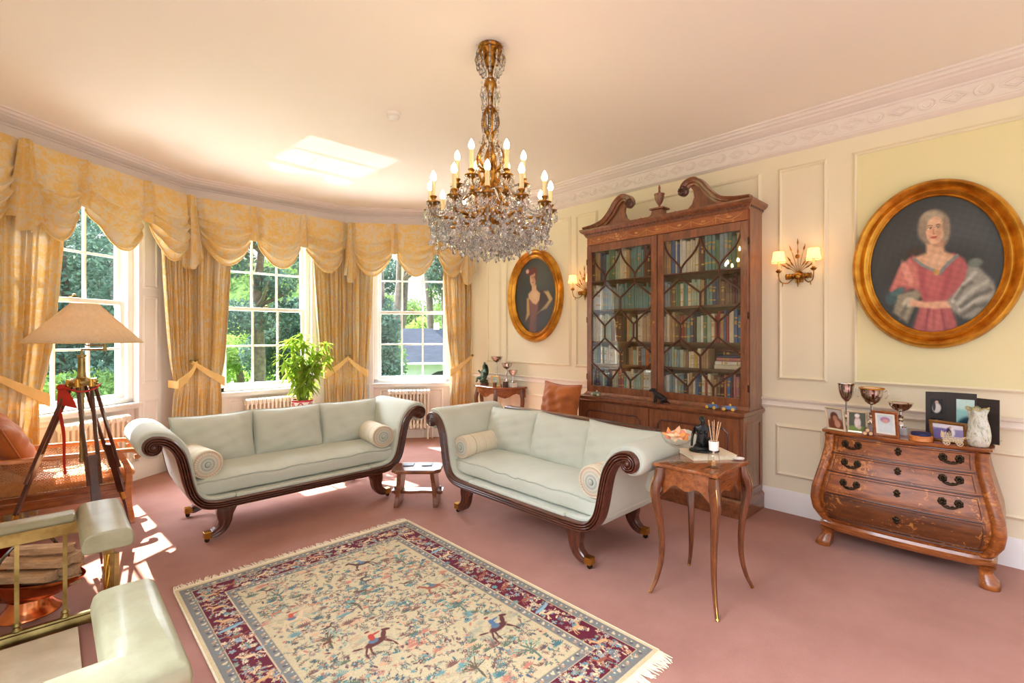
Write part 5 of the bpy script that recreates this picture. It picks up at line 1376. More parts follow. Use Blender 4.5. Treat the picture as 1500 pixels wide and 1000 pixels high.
def lady_pink(u, v):
    p = Paint(u, v, (50,53,54))
    p.ell(.5,.2,.7,.9,(84,88,92),1.2,k=.7); p.ell(-.6,.2,.5,.7,(78,76,70),1.2,k=.5); p.ell(.1,-.1,.75,.4,(40,38,36),.6,k=.6)
    # hair falling behind the shoulder
    p.ell(-.28,.14,.14,.14,(66,52,42),.5); p.ell(.0,.55,.235,.26,(150,132,112),.25); p.ell(.16,.50,.10,.22,(164,146,124),.4); p.ell(-.02,.68,.17,.12,(176,160,138),.4)
    # dress
    p.poly([(-.50,.02),(-.30,.16),(-.2,.10),(.32,.14),(.46,.05),(.56,-.15),(.40,-.40),(.25,-.55),(.42,-1.1),(-.35,-1.1),(-.16,-.5),(-.3,-.35),(-.62,-.42),(-.70,-.36)], (176,92,92), .05)
    p.poly([(-.52,.0),(-.36,.12),(-.24,-.02),(-.20,-.34),(-.52,-.28),(-.66,-.36)], (204,124,112), .06)
    p.poly([(-.18,.05),(.28,.08),(.3,-.2),(.18,-.52),(-.14,-.5),(-.2,-.2)], (170,80,84), .06); p.ell(.02,-.2,.14,.3,(198,108,106),.5,k=.7); p.ell(-.4,-.1,.06,.2,(226,156,140),.5,.4,.8)
    p.ell(.02,-.78,.18,.24,(194,110,108),.5,k=.7); p.line([(-.05,-.6),(-.12,-1)],.03,(140,62,68),.8); p.line([(.12,-.6),(.2,-1)],.03,(140,62,68),.8); p.line([(.02,-.55),(.03,-.95)],.02,(150,70,74),.6)
    # neck, breast
    p.poly([(-.10,.32),(.16,.32),(.18,.18),(.36,.08),(.22,-.02),(.08,-.13),(-.06,-.06),(-.22,.05),(-.30,.12),(-.10,.18)], (214,170,136), .05)
    p.ell(.06,.06,.16,.08,(226,186,152),.5,k=.6); p.ell(.10,.30,.10,.05,(176,128,98),.6,k=.6)
    # neckline scarf and jewel
    p.line([(-.28,.10),(-.16,.0),(.02,-.09),(.10,-.14)],.025,(132,140,134)); p.line([(.36,.10),(.24,.0),(.10,-.14)],.03,(124,136,134)); p.ell(.06,-.12,.05,.045,(200,150,86),.4)
    # face
    p.ell(.035,.50,.135,.205,(222,178,144),.10); p.ell(-.02,.47,.07,.10,(230,168,140),.8,k=.5); p.ell(.09,.50,.06,.16,(196,148,116),.9,k=.6)
    p.ell(.02,.62,.10,.06,(232,196,164),.7,k=.6)
    for ex in (-.045,.085):
        p.ell(ex,.535,.030,.014,(236,220,204),.4); p.ell(ex+.004,.535,.013,.014,(46,36,30),.4); p.line([(ex-.035,.575),(ex,.585),(ex+.035,.572)],.008,(104,76,56)); p.line([(ex-.032,.549),(ex,.556),(ex+.032,.547)],.006,(90,60,46))
    p.line([(.02,.54),(.012,.465),(.03,.452)],.008,(184,128,98)); p.ell(.02,.452,.022,.012,(190,126,100),.5)
    p.line([(-.018,.402),(.02,.407),(.06,.402)],.012,(172,70,62)); p.ell(.02,.39,.028,.012,(190,90,78),.4); p.ell(.02,.33,.05,.03,(230,184,150),.6,k=.6)
    p.ell(-.13,.60,.04,.12,(158,138,116),.4); p.ell(.19,.56,.04,.14,(150,130,108),.4)
    # sleeves, forearm, hand
    p.poly([(-.56,-.42),(-.24,-.36),(-.18,-.44),(-.28,-.62),(-.40,-.86),(-.62,-.7)], (150,142,120), .05); p.ell(-.38,-.55,.1,.07,(196,188,166),.5,.5); p.ell(-.46,-.7,.04,.13,(108,104,92),.5,-.4,.8); p.ell(-.66,-.48,.10,.10,(66,90,92),.4); p.ell(-.55,-.38,.12,.05,(74,108,108),.5,.4)
    p.poly([(-.34,-.50),(-.10,-.555),(.18,-.545),(.30,-.57),(.36,-.62),(.24,-.655),(.02,-.66),(-.22,-.63),(-.36,-.60)], (220,170,138), .035); p.ell(.26,-.60,.09,.045,(226,180,148),.4,-.2)
    for k in range(4): p.line([(.28+.01*k,-.575-.022*k),(.40-.01*k,-.60-.026*k)],.013,(222,172,140))
    # grey satin wrap
    p.poly([(.22,-.54),(.46,-.30),(.52,-.05),(.66,-.08),(.86,-.30),(.92,-.5),(.7,-.85),(.45,-.8),(.30,-.70)], (150,148,138), .05)
    for a, b, cc in (((.30,-.56),(.62,-.16),(196,196,186)),((.36,-.6),(.78,-.3),(188,188,176)),((.40,-.68),(.86,-.5),(192,190,178)),((.34,-.52),(.56,-.3),(108,106,98)),((.42,-.64),(.82,-.42),(98,98,92)),((.45,-.75),(.75,-.62),(100,98,90))): p.line([a,((a[0]+b[0])/2,(a[1]+b[1])/2+.04),b],.035,cc,.8)
    p.ell(.62,-.02,.1,.06,(112,122,112),.5)
    p.c *= (1+.05*np.sin(u*37+v*23)*np.sin(v*41-u*13))[:,None]
    return p.c
def lady_dark(u, v):
    p = Paint(u, v, (66,66,66))
    p.ell(.3,.55,.6,.5,(96,102,98),1.2,k=.7); p.ell(-.5,-.3,.5,.6,(50,50,52),1,k=.6)
    p.poly([(-.42,.0),(-.1,.12),(.35,.14),(.72,.06),(.86,-.1),(.6,-.36),(.35,-.55),(.3,-1.05),(-.4,-1.05),(-.42,-.5)], (76,60,62), .07)
    p.poly([(.42,.10),(.66,.10),(.86,-.12),(.58,-.36),(.18,-.44),(.1,-.50),(.45,-.30),(.68,-.14),(.56,.0)], (206,176,124), .05); p.poly([(-.42,-.05),(-.30,-.05),(-.26,-.5),(-.5,-.7),(-.42,-.45)], (190,150,98), .05)
    p.poly([(-.30,-.12),(.2,-.15),(.1,-.5),(.05,-1),(-.3,-1),(-.22,-.5)], (130,86,82), .06)
    p.poly([(-.16,.30),(.06,.30),(.08,.16),(.26,.06),(.22,-.12),(.06,-.24),(-.1,-.2),(-.32,-.06),(-.34,.06),(-.16,.16)], (218,178,142), .05)
    p.ell(-.02,.02,.16,.10,(232,196,160),.6,k=.7)
    p.ell(-.08,.60,.20,.17,(110,62,52),.3); p.ell(-.10,.46,.15,.20,(218,172,140),.12); p.ell(-.04,.46,.07,.17,(190,140,112),.9,k=.5)
    p.ell(-.16,.66,.22,.09,(120,56,60),.4,.2); p.ell(-.38,.68,.08,.06,(214,170,160),.4); p.ell(.06,.50,.06,.12,(112,66,54),.4)
    for ex in (-.15,-.04): p.ell(ex,.49,.026,.012,(50,38,32),.5); p.line([(ex-.03,.525),(ex+.03,.525)],.008,(110,72,56))
    p.line([(-.10,.48),(-.105,.42)],.008,(180,124,96)); p.line([(-.14,.365),(-.07,.365)],.012,(172,72,64))
    p.ell(.4,-.6,.5,.2,(74,80,104),1,.5,.6)
    p.c *= .97
    return p.c
oval_frame('oval gilt portrait of a lady in pink with grey wrap, above the bombe chest', .400, 1.995, lady_pink)
oval_frame('oval gilt portrait of a lady in dark fur-trimmed dress, between bay and bookcase', 4.255, 1.998, lady_dark)

# ------------------------------------------------------------------ wall sconces
def sconce(label, Y, Z):
    t = thing('wall_sconce', label, 'wall light', (WX-.003, Y, Z), PI/2)
    G = M['gilt_bronze']
    mb = MB()
    mb.loft([[(x, 0, z) for x, z in ((-.03,-.05),(.03,-.05),(.03,.03),(0,.05),(-.03,.03))],[(x*.9, .02, z*.9) for x, z in ((-.03,-.05),(.03,-.05),(.03,.03),(0,.05),(-.03,.03))]])
    mb.loft([[(-.095,.022+.02*math.cos(a),.0+.02*math.sin(a)) for a in [2*PI*k/12 for k in range(12)]],[(.095,.022+.02*math.cos(a),.0+.02*math.sin(a)) for a in [2*PI*k/12 for k in range(12)]]])
    for k in range(9): mb.tube([(-.09+.0225*k, .022+.022*math.cos(a), .022*math.sin(a)) for a in [2*PI*j/12 for j in range(12)]], .0035, 5, True)
    mb.ball((0,.045,.0),(.03,.02,.03),14,8); mb.tube([(0,.03,-.03),(0,.035,-.09)],[.014,.003],8)
    mb.build('back_plate', G, t, 45)
    mb = MB()
    for k in range(-4,5):
        a = k*.24; L = .20+.06*math.cos(k*1.1)-.012*abs(k); x1 = math.sin(a)*L; z1 = .02+math.cos(a)*L
        P = smoothpath([(x1*.05,.03,.02),(x1*.45,.04,.02+(z1-.02)*.5),(x1,.045+.01*(k%2),z1)],5); mb.tube(P, .0022, 5)
        for s_ in range(1 if k % 2 else 2):
            q = P[-1]*(1-.28*s_)+P[0]*.28*s_; d = (P[-1]-P[-3]).normalized()
            mb.tube([q-d*.03, q-d*.008, q+d*.03], [.001,.0075,.001], 6)
    mb.ball((0,.055,.16),(.018,.012,.018),10,6)
    mb.build('wheat_spray', G, t, 60)
    for sg in (-1,1):
        mb = MB(); mb.tube(smoothpath([(sg*.04,.03,-.02),(sg*.075,.05,-.055),(sg*.115,.085,-.045),(sg*.128,.10,.0),(sg*.128,.10,.035)],6), .0045, 7)
        mb.lathe([(.001,0),(.012,.0),(.022,.014),(.024,.018),(.014,.02),(.012,.03),(.001,.03)], 16, (sg*.128,.10,.03)); mb.tube([(sg*.10,.08,-.05),(sg*.105,.085,-.085)],[.007,.002],6)
        ar = mb.build('arm', G, t, 50)
        mb = MB(); mb.lathe([(.011,0),(.011,.085),(.001,.086)], 14, (sg*.128,.10,.055)); mb.build('candle_tube', M['candle'], ar, 40)
        mb = MB(); mb.lathe([(.001,.0),(.007,.0),(.013,.014),(.011,.03),(.002,.05)], 12, (sg*.128,.10,.142)); mb.build('bulb', M['bulb'], ar, 60)
        mb = MB(); n = 32; rings = []
        for z, r in ((.115,.056),(.118,.0555),(.15,.0465),(.205,.040),(.21,.040)):
            rings.append([((r*(1+.02*math.cos(8*a)))*math.cos(a)+sg*.128, (r*(1+.02*math.cos(8*a)))*math.sin(a)+.10, z) for a in [2*PI*k/n for k in range(n)]])
        mb.loft(rings, False); sh = mb.build('shade', M['sconceshade'], ar, 60)
        sh.modifiers.new('t','SOLIDIFY').thickness = .0012
        mb = MB()
        for z, r in ((.115,.057),(.209,.041)): mb.tube([(sg*.128+r*math.cos(a), .10+r*math.sin(a), z) for a in [2*PI*k/32 for k in range(32)]], .0022, 5, True)
        mb.build('shade_trim', M['lining'], sh)
    return t
sconce('twin-shaded gilt wheat-sheaf wall sconce between bookcase and large portrait', 1.24, 1.985)
sconce('twin-shaded gilt wheat-sheaf wall sconce partly hidden behind the bookcase', 3.44, 1.985)
# ------------------------------------------------------------------ cabriole table and what stands on it
TX, TY, TH = 2.765, 1.272, .755
t = thing('side_table', 'polished walnut side table on four slender cabriole legs beside the sofa arm', 'table', (TX, TY, 0))
def serp(hx, hy, amp=.018, n=14):
    P = []
    for (x0,y0,x1,y1,nx,ny) in ((-hx,-hy,hx,-hy,0,-1),(hx,-hy,hx,hy,1,0),(hx,hy,-hx,hy,0,1),(-hx,hy,-hx,-hy,-1,0)):
        for i in range(n):
            q = i/n; w_ = -amp*(.5-.5*math.cos(2*PI*q))*1.0+amp*.9*math.exp(-((q-.5)/.16)**2)
            P.append((x0+(x1-x0)*q+nx*w_, y0+(y1-y0)*q+ny*w_))
    return P
hx, hy = .222, .188
mb = MB(); mb.loft([[(x*k, y*k, TH-.022+z) for x, y in serp(hx, hy)] for k, z in ((.955,0),(.985,.003),(1,.010),(1,.015),(.99,.021),(.975,.022))]); mb.build('table_top', M['walnut'], t, 35)
mb = MB()
for (axis, L, off) in (('x',hx-.035,hy-.035),('x',hx-.035,-hy+.035),('y',hy-.035,hx-.035),('y',hy-.035,-hx+.035)):
    rows = []
    for i in range(21):
        q = -1+i/10; zb = TH-.135+.045*math.cos(q*PI)*.5-.020*math.cos(q*2*PI); s_ = 1 if off > 0 else -1; bow = s_*(.012*math.cos(q*PI/2))
        a = L*q
        if axis == 'x': rows.append([(a,off+bow,zb),(a,off+bow,TH-.021),(a,off+bow-s_*.014,TH-.021),(a,off+bow-s_*.014,zb)])
        else: rows.append([(off+bow,a,zb),(off+bow,a,TH-.021),(off+bow-s_*.014,a,TH-.021),(off+bow-s_*.014,a,zb)])
    m2 = MB(); m2.loft(rows); m2.build('apron', M['walnut'], t, 40)
for sx in (-1,1):
    for sy in (-1,1):
        d = Vector((sx*.8, sy*.6, 0)).normalized()
        c0 = Vector((sx*(hx-.032), sy*(hy-.032), 0))
        P = smoothpath([c0+d*o+Vector((0,0,z)) for o, z in ((.0,TH-.024),(.008,TH-.075),(.028,TH-.135),(.032,TH-.19),(.010,TH-.30),(-.006,TH-.43),(-.004,TH-.56),(.022,.09),(.050,.03),(.066,.004))], 6)
        n = len(P); R_ = [interp(i,[0,n*.15,n*.3,n*.5,n*.75,n-1],[.033,.039,.035,.023,.015,.011]) for i in range(n)]
        rings = []
        e1 = d; e2 = Vector((-d.y, d.x, 0))
        for p, r in zip(P, R_): rings.append([p+e1*r*.95, p+e1*r*.45+e2*r*.72, p+e2*r*.85, p-e1*r*.55+e2*r*.6, p-e1*r*.75, p-e1*r*.55-e2*r*.6, p-e2*r*.85, p+e1*r*.45-e2*r*.72])
        mb = MB(); mb.loft(rings); lg = mb.build('leg', M['walnut_v'], t, 45)
        mb = MB(); mb.tube([p+e1*r*.93 for p, r in zip(P[6:], R_[6:])], .0016, 6); mb.build('gilt_edge', M['brasslight'], lg)
        mb = MB(); mb.tube([P[-3], P[-1]], [.0115,.0105], 8); mb.build('brass_sabot', M['brasslight'], lg)
TT = TH+.0006
t = thing('glass_compote', 'footed clear glass bowl of shells at the sofa corner of the side table', 'bowl', (2.638, 1.362, TT))
mb = MB(); mb.lathe([(.001,0),(.052,0),(.053,.004),(.03,.010),(.012,.02),(.009,.05),(.012,.065),(.009,.08),(.016,.092),(.04,.10),(.066,.118),(.083,.145),(.090,.172),(.088,.173),(.08,.146),(.062,.122),(.03,.104),(.001,.100)], 40); mb.build('bowl', M['glass'], t, 60)
SHC = [paint('peach_shell',(240,190,150),(226,160,120),40,.6), paint('cream_shell',(240,216,176),(226,196,150),40,.6), paint('coral_shell',(226,140,112),(206,112,90),40,.6), paint('orange_petal',(236,162,86),(220,140,70),40,.6)]
rp = random.Random(4)
for k in range(28):
    a = k*2.4; r = .012+.056*math.sqrt((k%14+.5)/14)*(1 if k < 14 else .8); z = TT+.146-(0 if k < 14 else .018)+.022*(1-r/.07)+.034*(r/.066)**2*.6
    mb = MB(); s_ = rp.uniform(.8,1.25)
    if k % 3 == 2:
        mb.loft([[(.022*s_*math.cos(b)*q, .018*s_*math.sin(b)*q, z_*s_) for b in [2*PI*j/7 for j in range(7)]] for q, z_ in ((1,0),(.75,.010),(.4,.022),(.05,.034))])
    else:
        rings = []
        for q in range(7):
            w_ = q/6; rings.append([(.036*s_*w_-.018, .022*s_*w_**.7*math.sin(b)*(1+.06*math.cos(8*b)), .011*s_*w_**.7*math.cos(b)*(1 if math.cos(b) > 0 else .35)) for b in [2*PI*j/16 for j in range(16)]])
        mb.loft(rings)
    o = mb.build('seashell', SHC[k % 4], None, 50); o.location = (2.638+r*math.cos(a), 1.362+r*math.sin(a), z); o.rotation_euler = (rp.uniform(-.5,.5), rp.uniform(-.7,.3), rp.uniform(0,6.28))
    tag(o, 'dried shell or petal heaped in the footed glass bowl', 'shell', 'shells and petals in the glass bowl')
t = thing('reed_diffuser', 'reed diffuser with white collar at the near corner of the side table', 'diffuser', (2.690, 1.168, TT), .3)
mb = MB(); mb.lathe([(.001,0),(.030,0),(.032,.004),(.031,.06),(.026,.078),(.016,.088),(.015,.098),(.0135,.098),(.0135,.088),(.024,.076),(.029,.058),(.030,.006),(.001,.005)], 28); mb.build('bottle', M['glass'], t, 50)
mb = MB(); mb.lathe([(.001,.006),(.0288,.006),(.0285,.034),(.001,.034)], 24); mb.build('oil', glassmat('amber_oil', (.95,.80,.52), .4), t, 50)
mb = MB(); mb.lathe([(.0185,.098),(.0245,.098),(.027,.146),(.0265,.148),(.022,.148),(.018,.10)], 28, caps=False); mb.lathe([(.0136,.094),(.0188,.0985),(.0188,.102),(.0136,.098)], 24, caps=False); mb.build('collar', M['plastic'], t, 40)
for k in range(9):
    a = k*2.4; r0 = .004+.0012*k; mb = MB(); tx = .045*math.cos(a)*(.4+.6*((k*7)%9)/9); ty = .045*math.sin(a)*(.4+.6*((k*5)%9)/9)
    mb.tube([(-.3*tx, -.3*ty, .010),(tx, ty, .262-.004*(k%3))], .0022, 6); mb.build('reed', M['logs'], t)
bkrz = -.47
t = thing('hardback_book', 'cream hardback book lying on the side table under the bronze figure', 'book', (2.915, 1.305, TT), 0)
BKA = -2.25
def bx_(u, v): c_, s_ = math.cos(BKA+PI/2), math.sin(BKA+PI/2); return (u*c_-v*s_, u*s_+v*c_)
L_, W_ = .135, .10
for nm, z0, z1, gx, m_ in (('page_block',.003,.025,-.003,M['paper']),('cover',0,.003,0,M['plastic']),('cover',.025,.028,0,M['candle'])):
    mb = MB(); P = [bx_(u*(L_+gx), v*(W_+gx)) for u, v in ((-1,-1),(1,-1),(1,1),(-1,1))]; mb.prism(P, z0, z1); mb.build(nm, m_ if nm == 'page_block' else paint('cream_cloth_board',(232,214,186),(222,202,172),20,.6), t, 0)
t.children[0].name = 'page_block'
t = thing('white_spoon_rest', 'white oval ceramic dish at the bookcase edge of the side table', 'dish', (2.960, 1.140, TT), .6)
mb = MB(); mb.lathe([(.001,.002),(.02,0),(.03,.004),(.034,.012),(.033,.013),(.028,.007),(.001,.005)], 24); mb.v = [(x*.8,y*1.1,z) for x,y,z in mb.v]; mb.tube([(0,.030,.009),(0,.052,.012),(0,.066,.010)],[.008,.006,.004],8); mb.build('dish', M['plastic'], t, 60)
# seated bronze figure (skin modifier)
def skinned(name, joints, bones, mat, parent, sub=2, M4=None):
    me = bpy.data.meshes.new(name); keys = list(joints)
    me.from_pydata([joints[k][0] for k in keys], [(keys.index(a), keys.index(b)) for a, b in bones], [])
    o = bpy.data.objects.new(name, me); C.objects.link(o); o.parent = parent
    md = o.modifiers.new('skin','SKIN')
    for i, k in enumerate(keys):
        sv = me.skin_vertices[0].data[i]; r = joints[k][1]; sv.radius = r if isinstance(r, tuple) else (r, r); sv.use_root = (i == 0)
    o.modifiers.new('sub','SUBSURF').levels = sub; o.modifiers['sub'].render_levels = sub
    me.materials.append(mat); md.use_smooth_shade = True
    return o
t = thing('bronze_figure', 'dark bronze seated nude figure on the cream book on the side table', 'sculpture', (2.945, 1.352, TT+.0285), -2.45)
J = {'pel':((0,0,.034),(.034,.036)),'wai':((.004,0,.075),(.025,.029)),'che':((.010,0,.118),(.027,.038)),'nek':((.010,0,.154),.012),'hea':((.016,0,.178),(.019,.017)),'top':((.010,0,.200),(.015,.014)),
     'shL':((.008,.040,.138),.013),'elL':((.030,.060,.090),.010),'haL':((.062,.040,.062),.009),'shR':((.008,-.040,.138),.013),'elR':((-.005,-.058,.085),.010),'haR':((.010,-.066,.020),.008),
     'hiL':((.022,.024,.030),.026),'knL':((.088,.034,.094),.017),'anL':((.098,.030,.016),.012),'toL':((.128,.034,.008),.009),
     'hiR':((.022,-.024,.026),.026),'knR':((.098,-.070,.026),.018),'anR':((.070,.006,.014),.013),'toR':((.060,.044,.010),.009)}
B = [('pel','wai'),('wai','che'),('che','nek'),('nek','hea'),('hea','top'),('che','shL'),('shL','elL'),('elL','haL'),('che','shR'),('shR','elR'),('elR','haR'),('pel','hiL'),('hiL','knL'),('knL','anL'),('anL','toL'),('pel','hiR'),('hiR','knR'),('knR','anR'),('anR','toR')]
skinned('body', J, B, M['black'], t)
mb = MB(); mb.ball((-.006,0,.188),(.020,.019,.020),14,10); mb.ball((-.020,0,.176),(.012,.012,.012),12,8); mb.build('hair', M['black'], t, 180)
for q_ in (-1,1): mb = MB(); mb.ball((.034, q_*.016, .112),(.013,.012,.013),12,8); mb.build('bust', M['black'], t, 180)
mb = MB(); pl = [(.135*math.cos(a)*.5+.045, .09*math.sin(a)) for a in [2*PI*k/24 for k in range(24)]]; mb.prism(pl, 0, .012); mb.build('base', M['black'], t, 40, .003)

# ------------------------------------------------------------------ rustic stool between the sofas
SA = -YAW
t = thing('rustic_stool', 'low rustic wooden stool with pegged stretcher standing between the two sofas', 'stool', (2.370, 3.675, 0), SA)
mb = MB(); pl = []
for x, y in [(-.215,-.085),(-.165,-.138),(.165,-.138),(.215,-.085),(.215,.085),(.165,.138),(-.165,.138),(-.215,.085)]: pl.append((x,y))
P = smoothpath([(x*(1+.01*math.sin(i*5)),y*(1+.02*math.cos(i*3)),0) for i,(x,y) in enumerate(pl)], 1, True)
pp = []
for i in range(8):
    a = Vector(pl[i]); b = Vector(pl[(i+1)%8])
    for k in range(6): q = a.lerp(b, k/6); pp.append((q.x*(1+.012*math.sin(i*2+k*2.1)), q.y*(1+.012*math.cos(i*3+k*1.7))))
mb.loft([[(x*k_, y*k_, z) for x, y in pp] for k_, z in ((.97,.298),(1,.306),(1,.322),(.98,.330))]); mb.build('stool_top', M['oak'], t, 30)
for sg in (-1,1):
    mb = MB(); rows = []
    for k in range(9):
        z = .298*k/8; w_ = .115-.018*math.sin(PI*k/8)+.006*math.sin(k*2); x = sg*(.172-.030*k/8)
        rows.append([(x-.018,-w_,z),(x+.018,-w_,z),(x+.018,w_,z),(x-.018,w_,z)])
    mb.loft(rows); lg = mb.build('end_board', M['oak'], t, 40, .004)
    mb = MB(); mb.box(sg*.2-.010, sg*.2+.010, -.012,.012, .085,.155); mb.build('peg', M['mahogany'], lg, 0, .003)
mb = MB(); mb.loft([[(x, -.05+.008*math.sin(x*25), .105),(x, .05+.008*math.cos(x*30), .105),(x, .05+.008*math.cos(x*30), .128),(x, -.05+.008*math.sin(x*25), .128)] for x in [-.225+.45*k/14 for k in range(15)]]); mb.build('stretcher', M['oak'], t, 30)
for lab, x, y in (('dark square coaster on the rustic stool at the window-sofa end',-.09,.045),('dark square coaster on the rustic stool at the bookcase-sofa end',.075,.05)):
    o = MB().box(-.046,.046,-.046,.046,0,.006).build('coaster', M['slatecoaster'], None, 0, .002)
    o.location = Matrix.Translation((2.370,3.675,.3306)) @ Matrix.Rotation(SA,4,'Z') @ Vector((x,y,0)); o.rotation_euler = (0,0,SA+.05); tag(o, lab, 'coaster', 'coasters on the stool')

# ------------------------------------------------------------------ the rug
RX0, RX1, RY0, RY1 = .525, 2.085, 1.165, 3.385
RW, RL = RX1-RX0, RY1-RY0
t = thing('persian_rug', 'fringed hunting rug with cream field and maroon border on the pink carpet', 'rug', ((RX0+RX1)/2, (RY0+RY1)/2, 0))
gu, gv = 420, 590
xs = np.linspace(0, RW, gu); ys = np.linspace(0, RL, gv)
Xg, Yg = np.meshgrid(xs, ys, indexing='ij')
col = np.zeros((gu, gv, 3)); ed = np.minimum(np.minimum(Xg, RW-Xg), np.minimum(Yg, RL-Yg))
bands = [(0,(206,184,142)),(.022,(120,116,116)),(.029,(122,120,112)),(.074,(196,170,130)),(.078,(94,12,38)),(.212,(200,176,138)),(.217,(124,122,122)),(.224,(122,120,112)),(.262,(190,166,128)),(.267,(194,176,138))]
for d, c_ in bands: col[ed >= d] = c_
rr = random.Random(77)
def stamp(cx, cy, rx, ry, rot, c_, k=1.0):
    R_ = max(rx, ry)*1.15+.004
    i0, i1 = max(0,int((cx-R_)/RW*(gu-1))), min(gu,int((cx+R_)/RW*(gu-1))+2); j0, j1 = max(0,int((cy-R_)/RL*(gv-1))), min(gv,int((cy+R_)/RL*(gv-1))+2)
    if i1 <= i0 or j1 <= j0: return
    x = Xg[i0:i1,j0:j1]-cx; y = Yg[i0:i1,j0:j1]-cy; ca, sa = math.cos(rot), math.sin(rot)
    d = ((x*ca+y*sa)/rx)**2+((-x*sa+y*ca)/ry)**2; a = (np.clip((1.25-d)/.5,0,1)*k)[...,None]
    col[i0:i1,j0:j1] = col[i0:i1,j0:j1]*(1-a)+np.array(c_)*a
def stroke(pts, w_, c_):
    for a, b in zip(pts, pts[1:]):
        L = math.hypot(b[0]-a[0], b[1]-a[1]); stamp((a[0]+b[0])/2, (a[1]+b[1])/2, L/2+w_, w_, math.atan2(b[1]-a[1], b[0]-a[0]), c_)
FC = [(70,112,116),(104,140,138),(186,118,96),(206,160,124),(120,84,72),(92,104,82),(150,156,128),(96,66,64),(140,118,110),(176,132,118),(74,84,100),(206,184,146)]
def flower(cx, cy, s_, pal):
    c1, c2 = rr.choice(pal), rr.choice(pal); n = rr.choice((4,5,6)); a0 = rr.random()*6
    for k in range(n): stamp(cx+s_*.62*math.cos(a0+k*2*PI/n), cy+s_*.62*math.sin(a0+k*2*PI/n), s_*.46, s_*.30, a0+k*2*PI/n, c1)
    stamp(cx, cy, s_*.34, s_*.34, 0, c2)
def spray(cx, cy, s_, pal, lc):
    a = rr.uniform(0,6.28); p = [(cx,cy)]
    for k in range(4): a += rr.uniform(-.6,.6); p.append((p[-1][0]+s_*.5*math.cos(a), p[-1][1]+s_*.5*math.sin(a)))
    stroke(p, .0024, lc)
    for q in p[1:]:
        for sg in (-1,1): b = a+sg*1.0; stamp(q[0]+s_*.24*math.cos(b), q[1]+s_*.24*math.sin(b), s_*.26, s_*.10, b, rr.choice(pal))
def palmette(cx, cy, s_, c_):
    for k in range(-4,5): a = PI/2+k*.33; stamp(cx+s_*.5*math.cos(a), cy+s_*.5*math.sin(a), s_*.5, s_*.085, a, c_)
def deer(cx, cy, s_, f, c_, rider=None):
    stamp(cx, cy, s_*.40, s_*.15, f*.12, c_); stamp(cx+f*s_*.40, cy+s_*.24, s_*.24, s_*.085, f*1.0, c_); stamp(cx+f*s_*.58, cy+s_*.42, s_*.15, s_*.07, -f*.45, c_)
    for dx, e in ((-.34,-.55),(-.24,-.25),(.26,.60),(.34,.35)): stroke([(cx+f*s_*dx, cy-s_*.08),(cx+f*s_*(dx+e*.30), cy-s_*.34),(cx+f*s_*(dx+e*.35), cy-s_*.56)], s_*.036, c_)
    stroke([(cx-f*s_*.48, cy+s_*.0),(cx-f*s_*.72, cy+s_*.08)], s_*.045, c_)
    if rider:
        stamp(cx-f*s_*.02, cy+s_*.12, s_*.17, s_*.13, 0, (90,110,130)); stamp(cx+f*s_*.02, cy+s_*.34, s_*.10, s_*.20, -f*.2, rider); stamp(cx+f*s_*.05, cy+s_*.60, s_*.075, s_*.085, 0, (206,170,136)); stamp(cx+f*s_*.03, cy+s_*.68, s_*.09, s_*.05, 0, (120,50,46)); stroke([(cx+f*s_*.05, cy+s_*.42),(cx+f*s_*.34, cy+s_*.46)], s_*.045, rider)
# guards
for ringd in (.051,.243):
    per = []
    x = ringd
    n = int((RW-2*ringd)/.034)
    for k in range(n+1):
        q = ringd+(RW-2*ringd)*k/n; per += [(q,ringd),(q,RL-ringd)]
    n = int((RL-2*ringd)/.034)
    for k in range(n+1):
        q = ringd+(RL-2*ringd)*k/n; per += [(ringd,q),(RW-ringd,q)]
    for i, (x, y) in enumerate(per):
        stamp(x, y, .011, .008, (i%5)*.7, ((206,186,150),(92,86,92),(176,140,116),(110,128,130))[(i//2)%4]); stamp(x+.010, y+.006, .005, .005, 0, (206,192,160))
# main border: vines, flowers and beasts on maroon
BP = [(104,150,152),(196,150,110),(214,188,146),(120,140,120),(170,110,96),(140,160,168),(86,116,126),(224,200,160)]
for k in range(1150):
    if rr.random() < .58: x = rr.choice((rr.uniform(.086,.205), RW-rr.uniform(.086,.205))); y = rr.uniform(.09, RL-.09)
    else: y = rr.choice((rr.uniform(.086,.205), RL-rr.uniform(.086,.205))); x = rr.uniform(.09, RW-.09)
    if rr.random() < .45: flower(x, y, rr.uniform(.010,.019), BP)
    elif rr.random() < .7: spray(x, y, rr.uniform(.018,.028), BP, (170,140,110))
    else: stamp(x, y, .015, .005, rr.uniform(0,3), rr.choice(BP))
for k in range(11):
    y = .2+(RL-.4)*k/10
    for x in (.146, RW-.146): deer(x, y+rr.uniform(-.03,.03), .075, rr.choice((-1,1)), rr.choice(((206,160,110),(216,186,140),(150,84,60))))
for k in range(7):
    x = .25+(RW-.5)*k/6
    for y in (.146, RL-.146): deer(x, y, .07, rr.choice((-1,1)), rr.choice(((206,160,110),(216,186,140),(150,84,60))))
for sx in (.146, RW-.146):
    for yy in (.62, RL-.62): stamp(sx, yy, .065, .014, .2, (140,170,176)); stamp(sx, yy+.01, .05, .006, .2, (90,130,150))
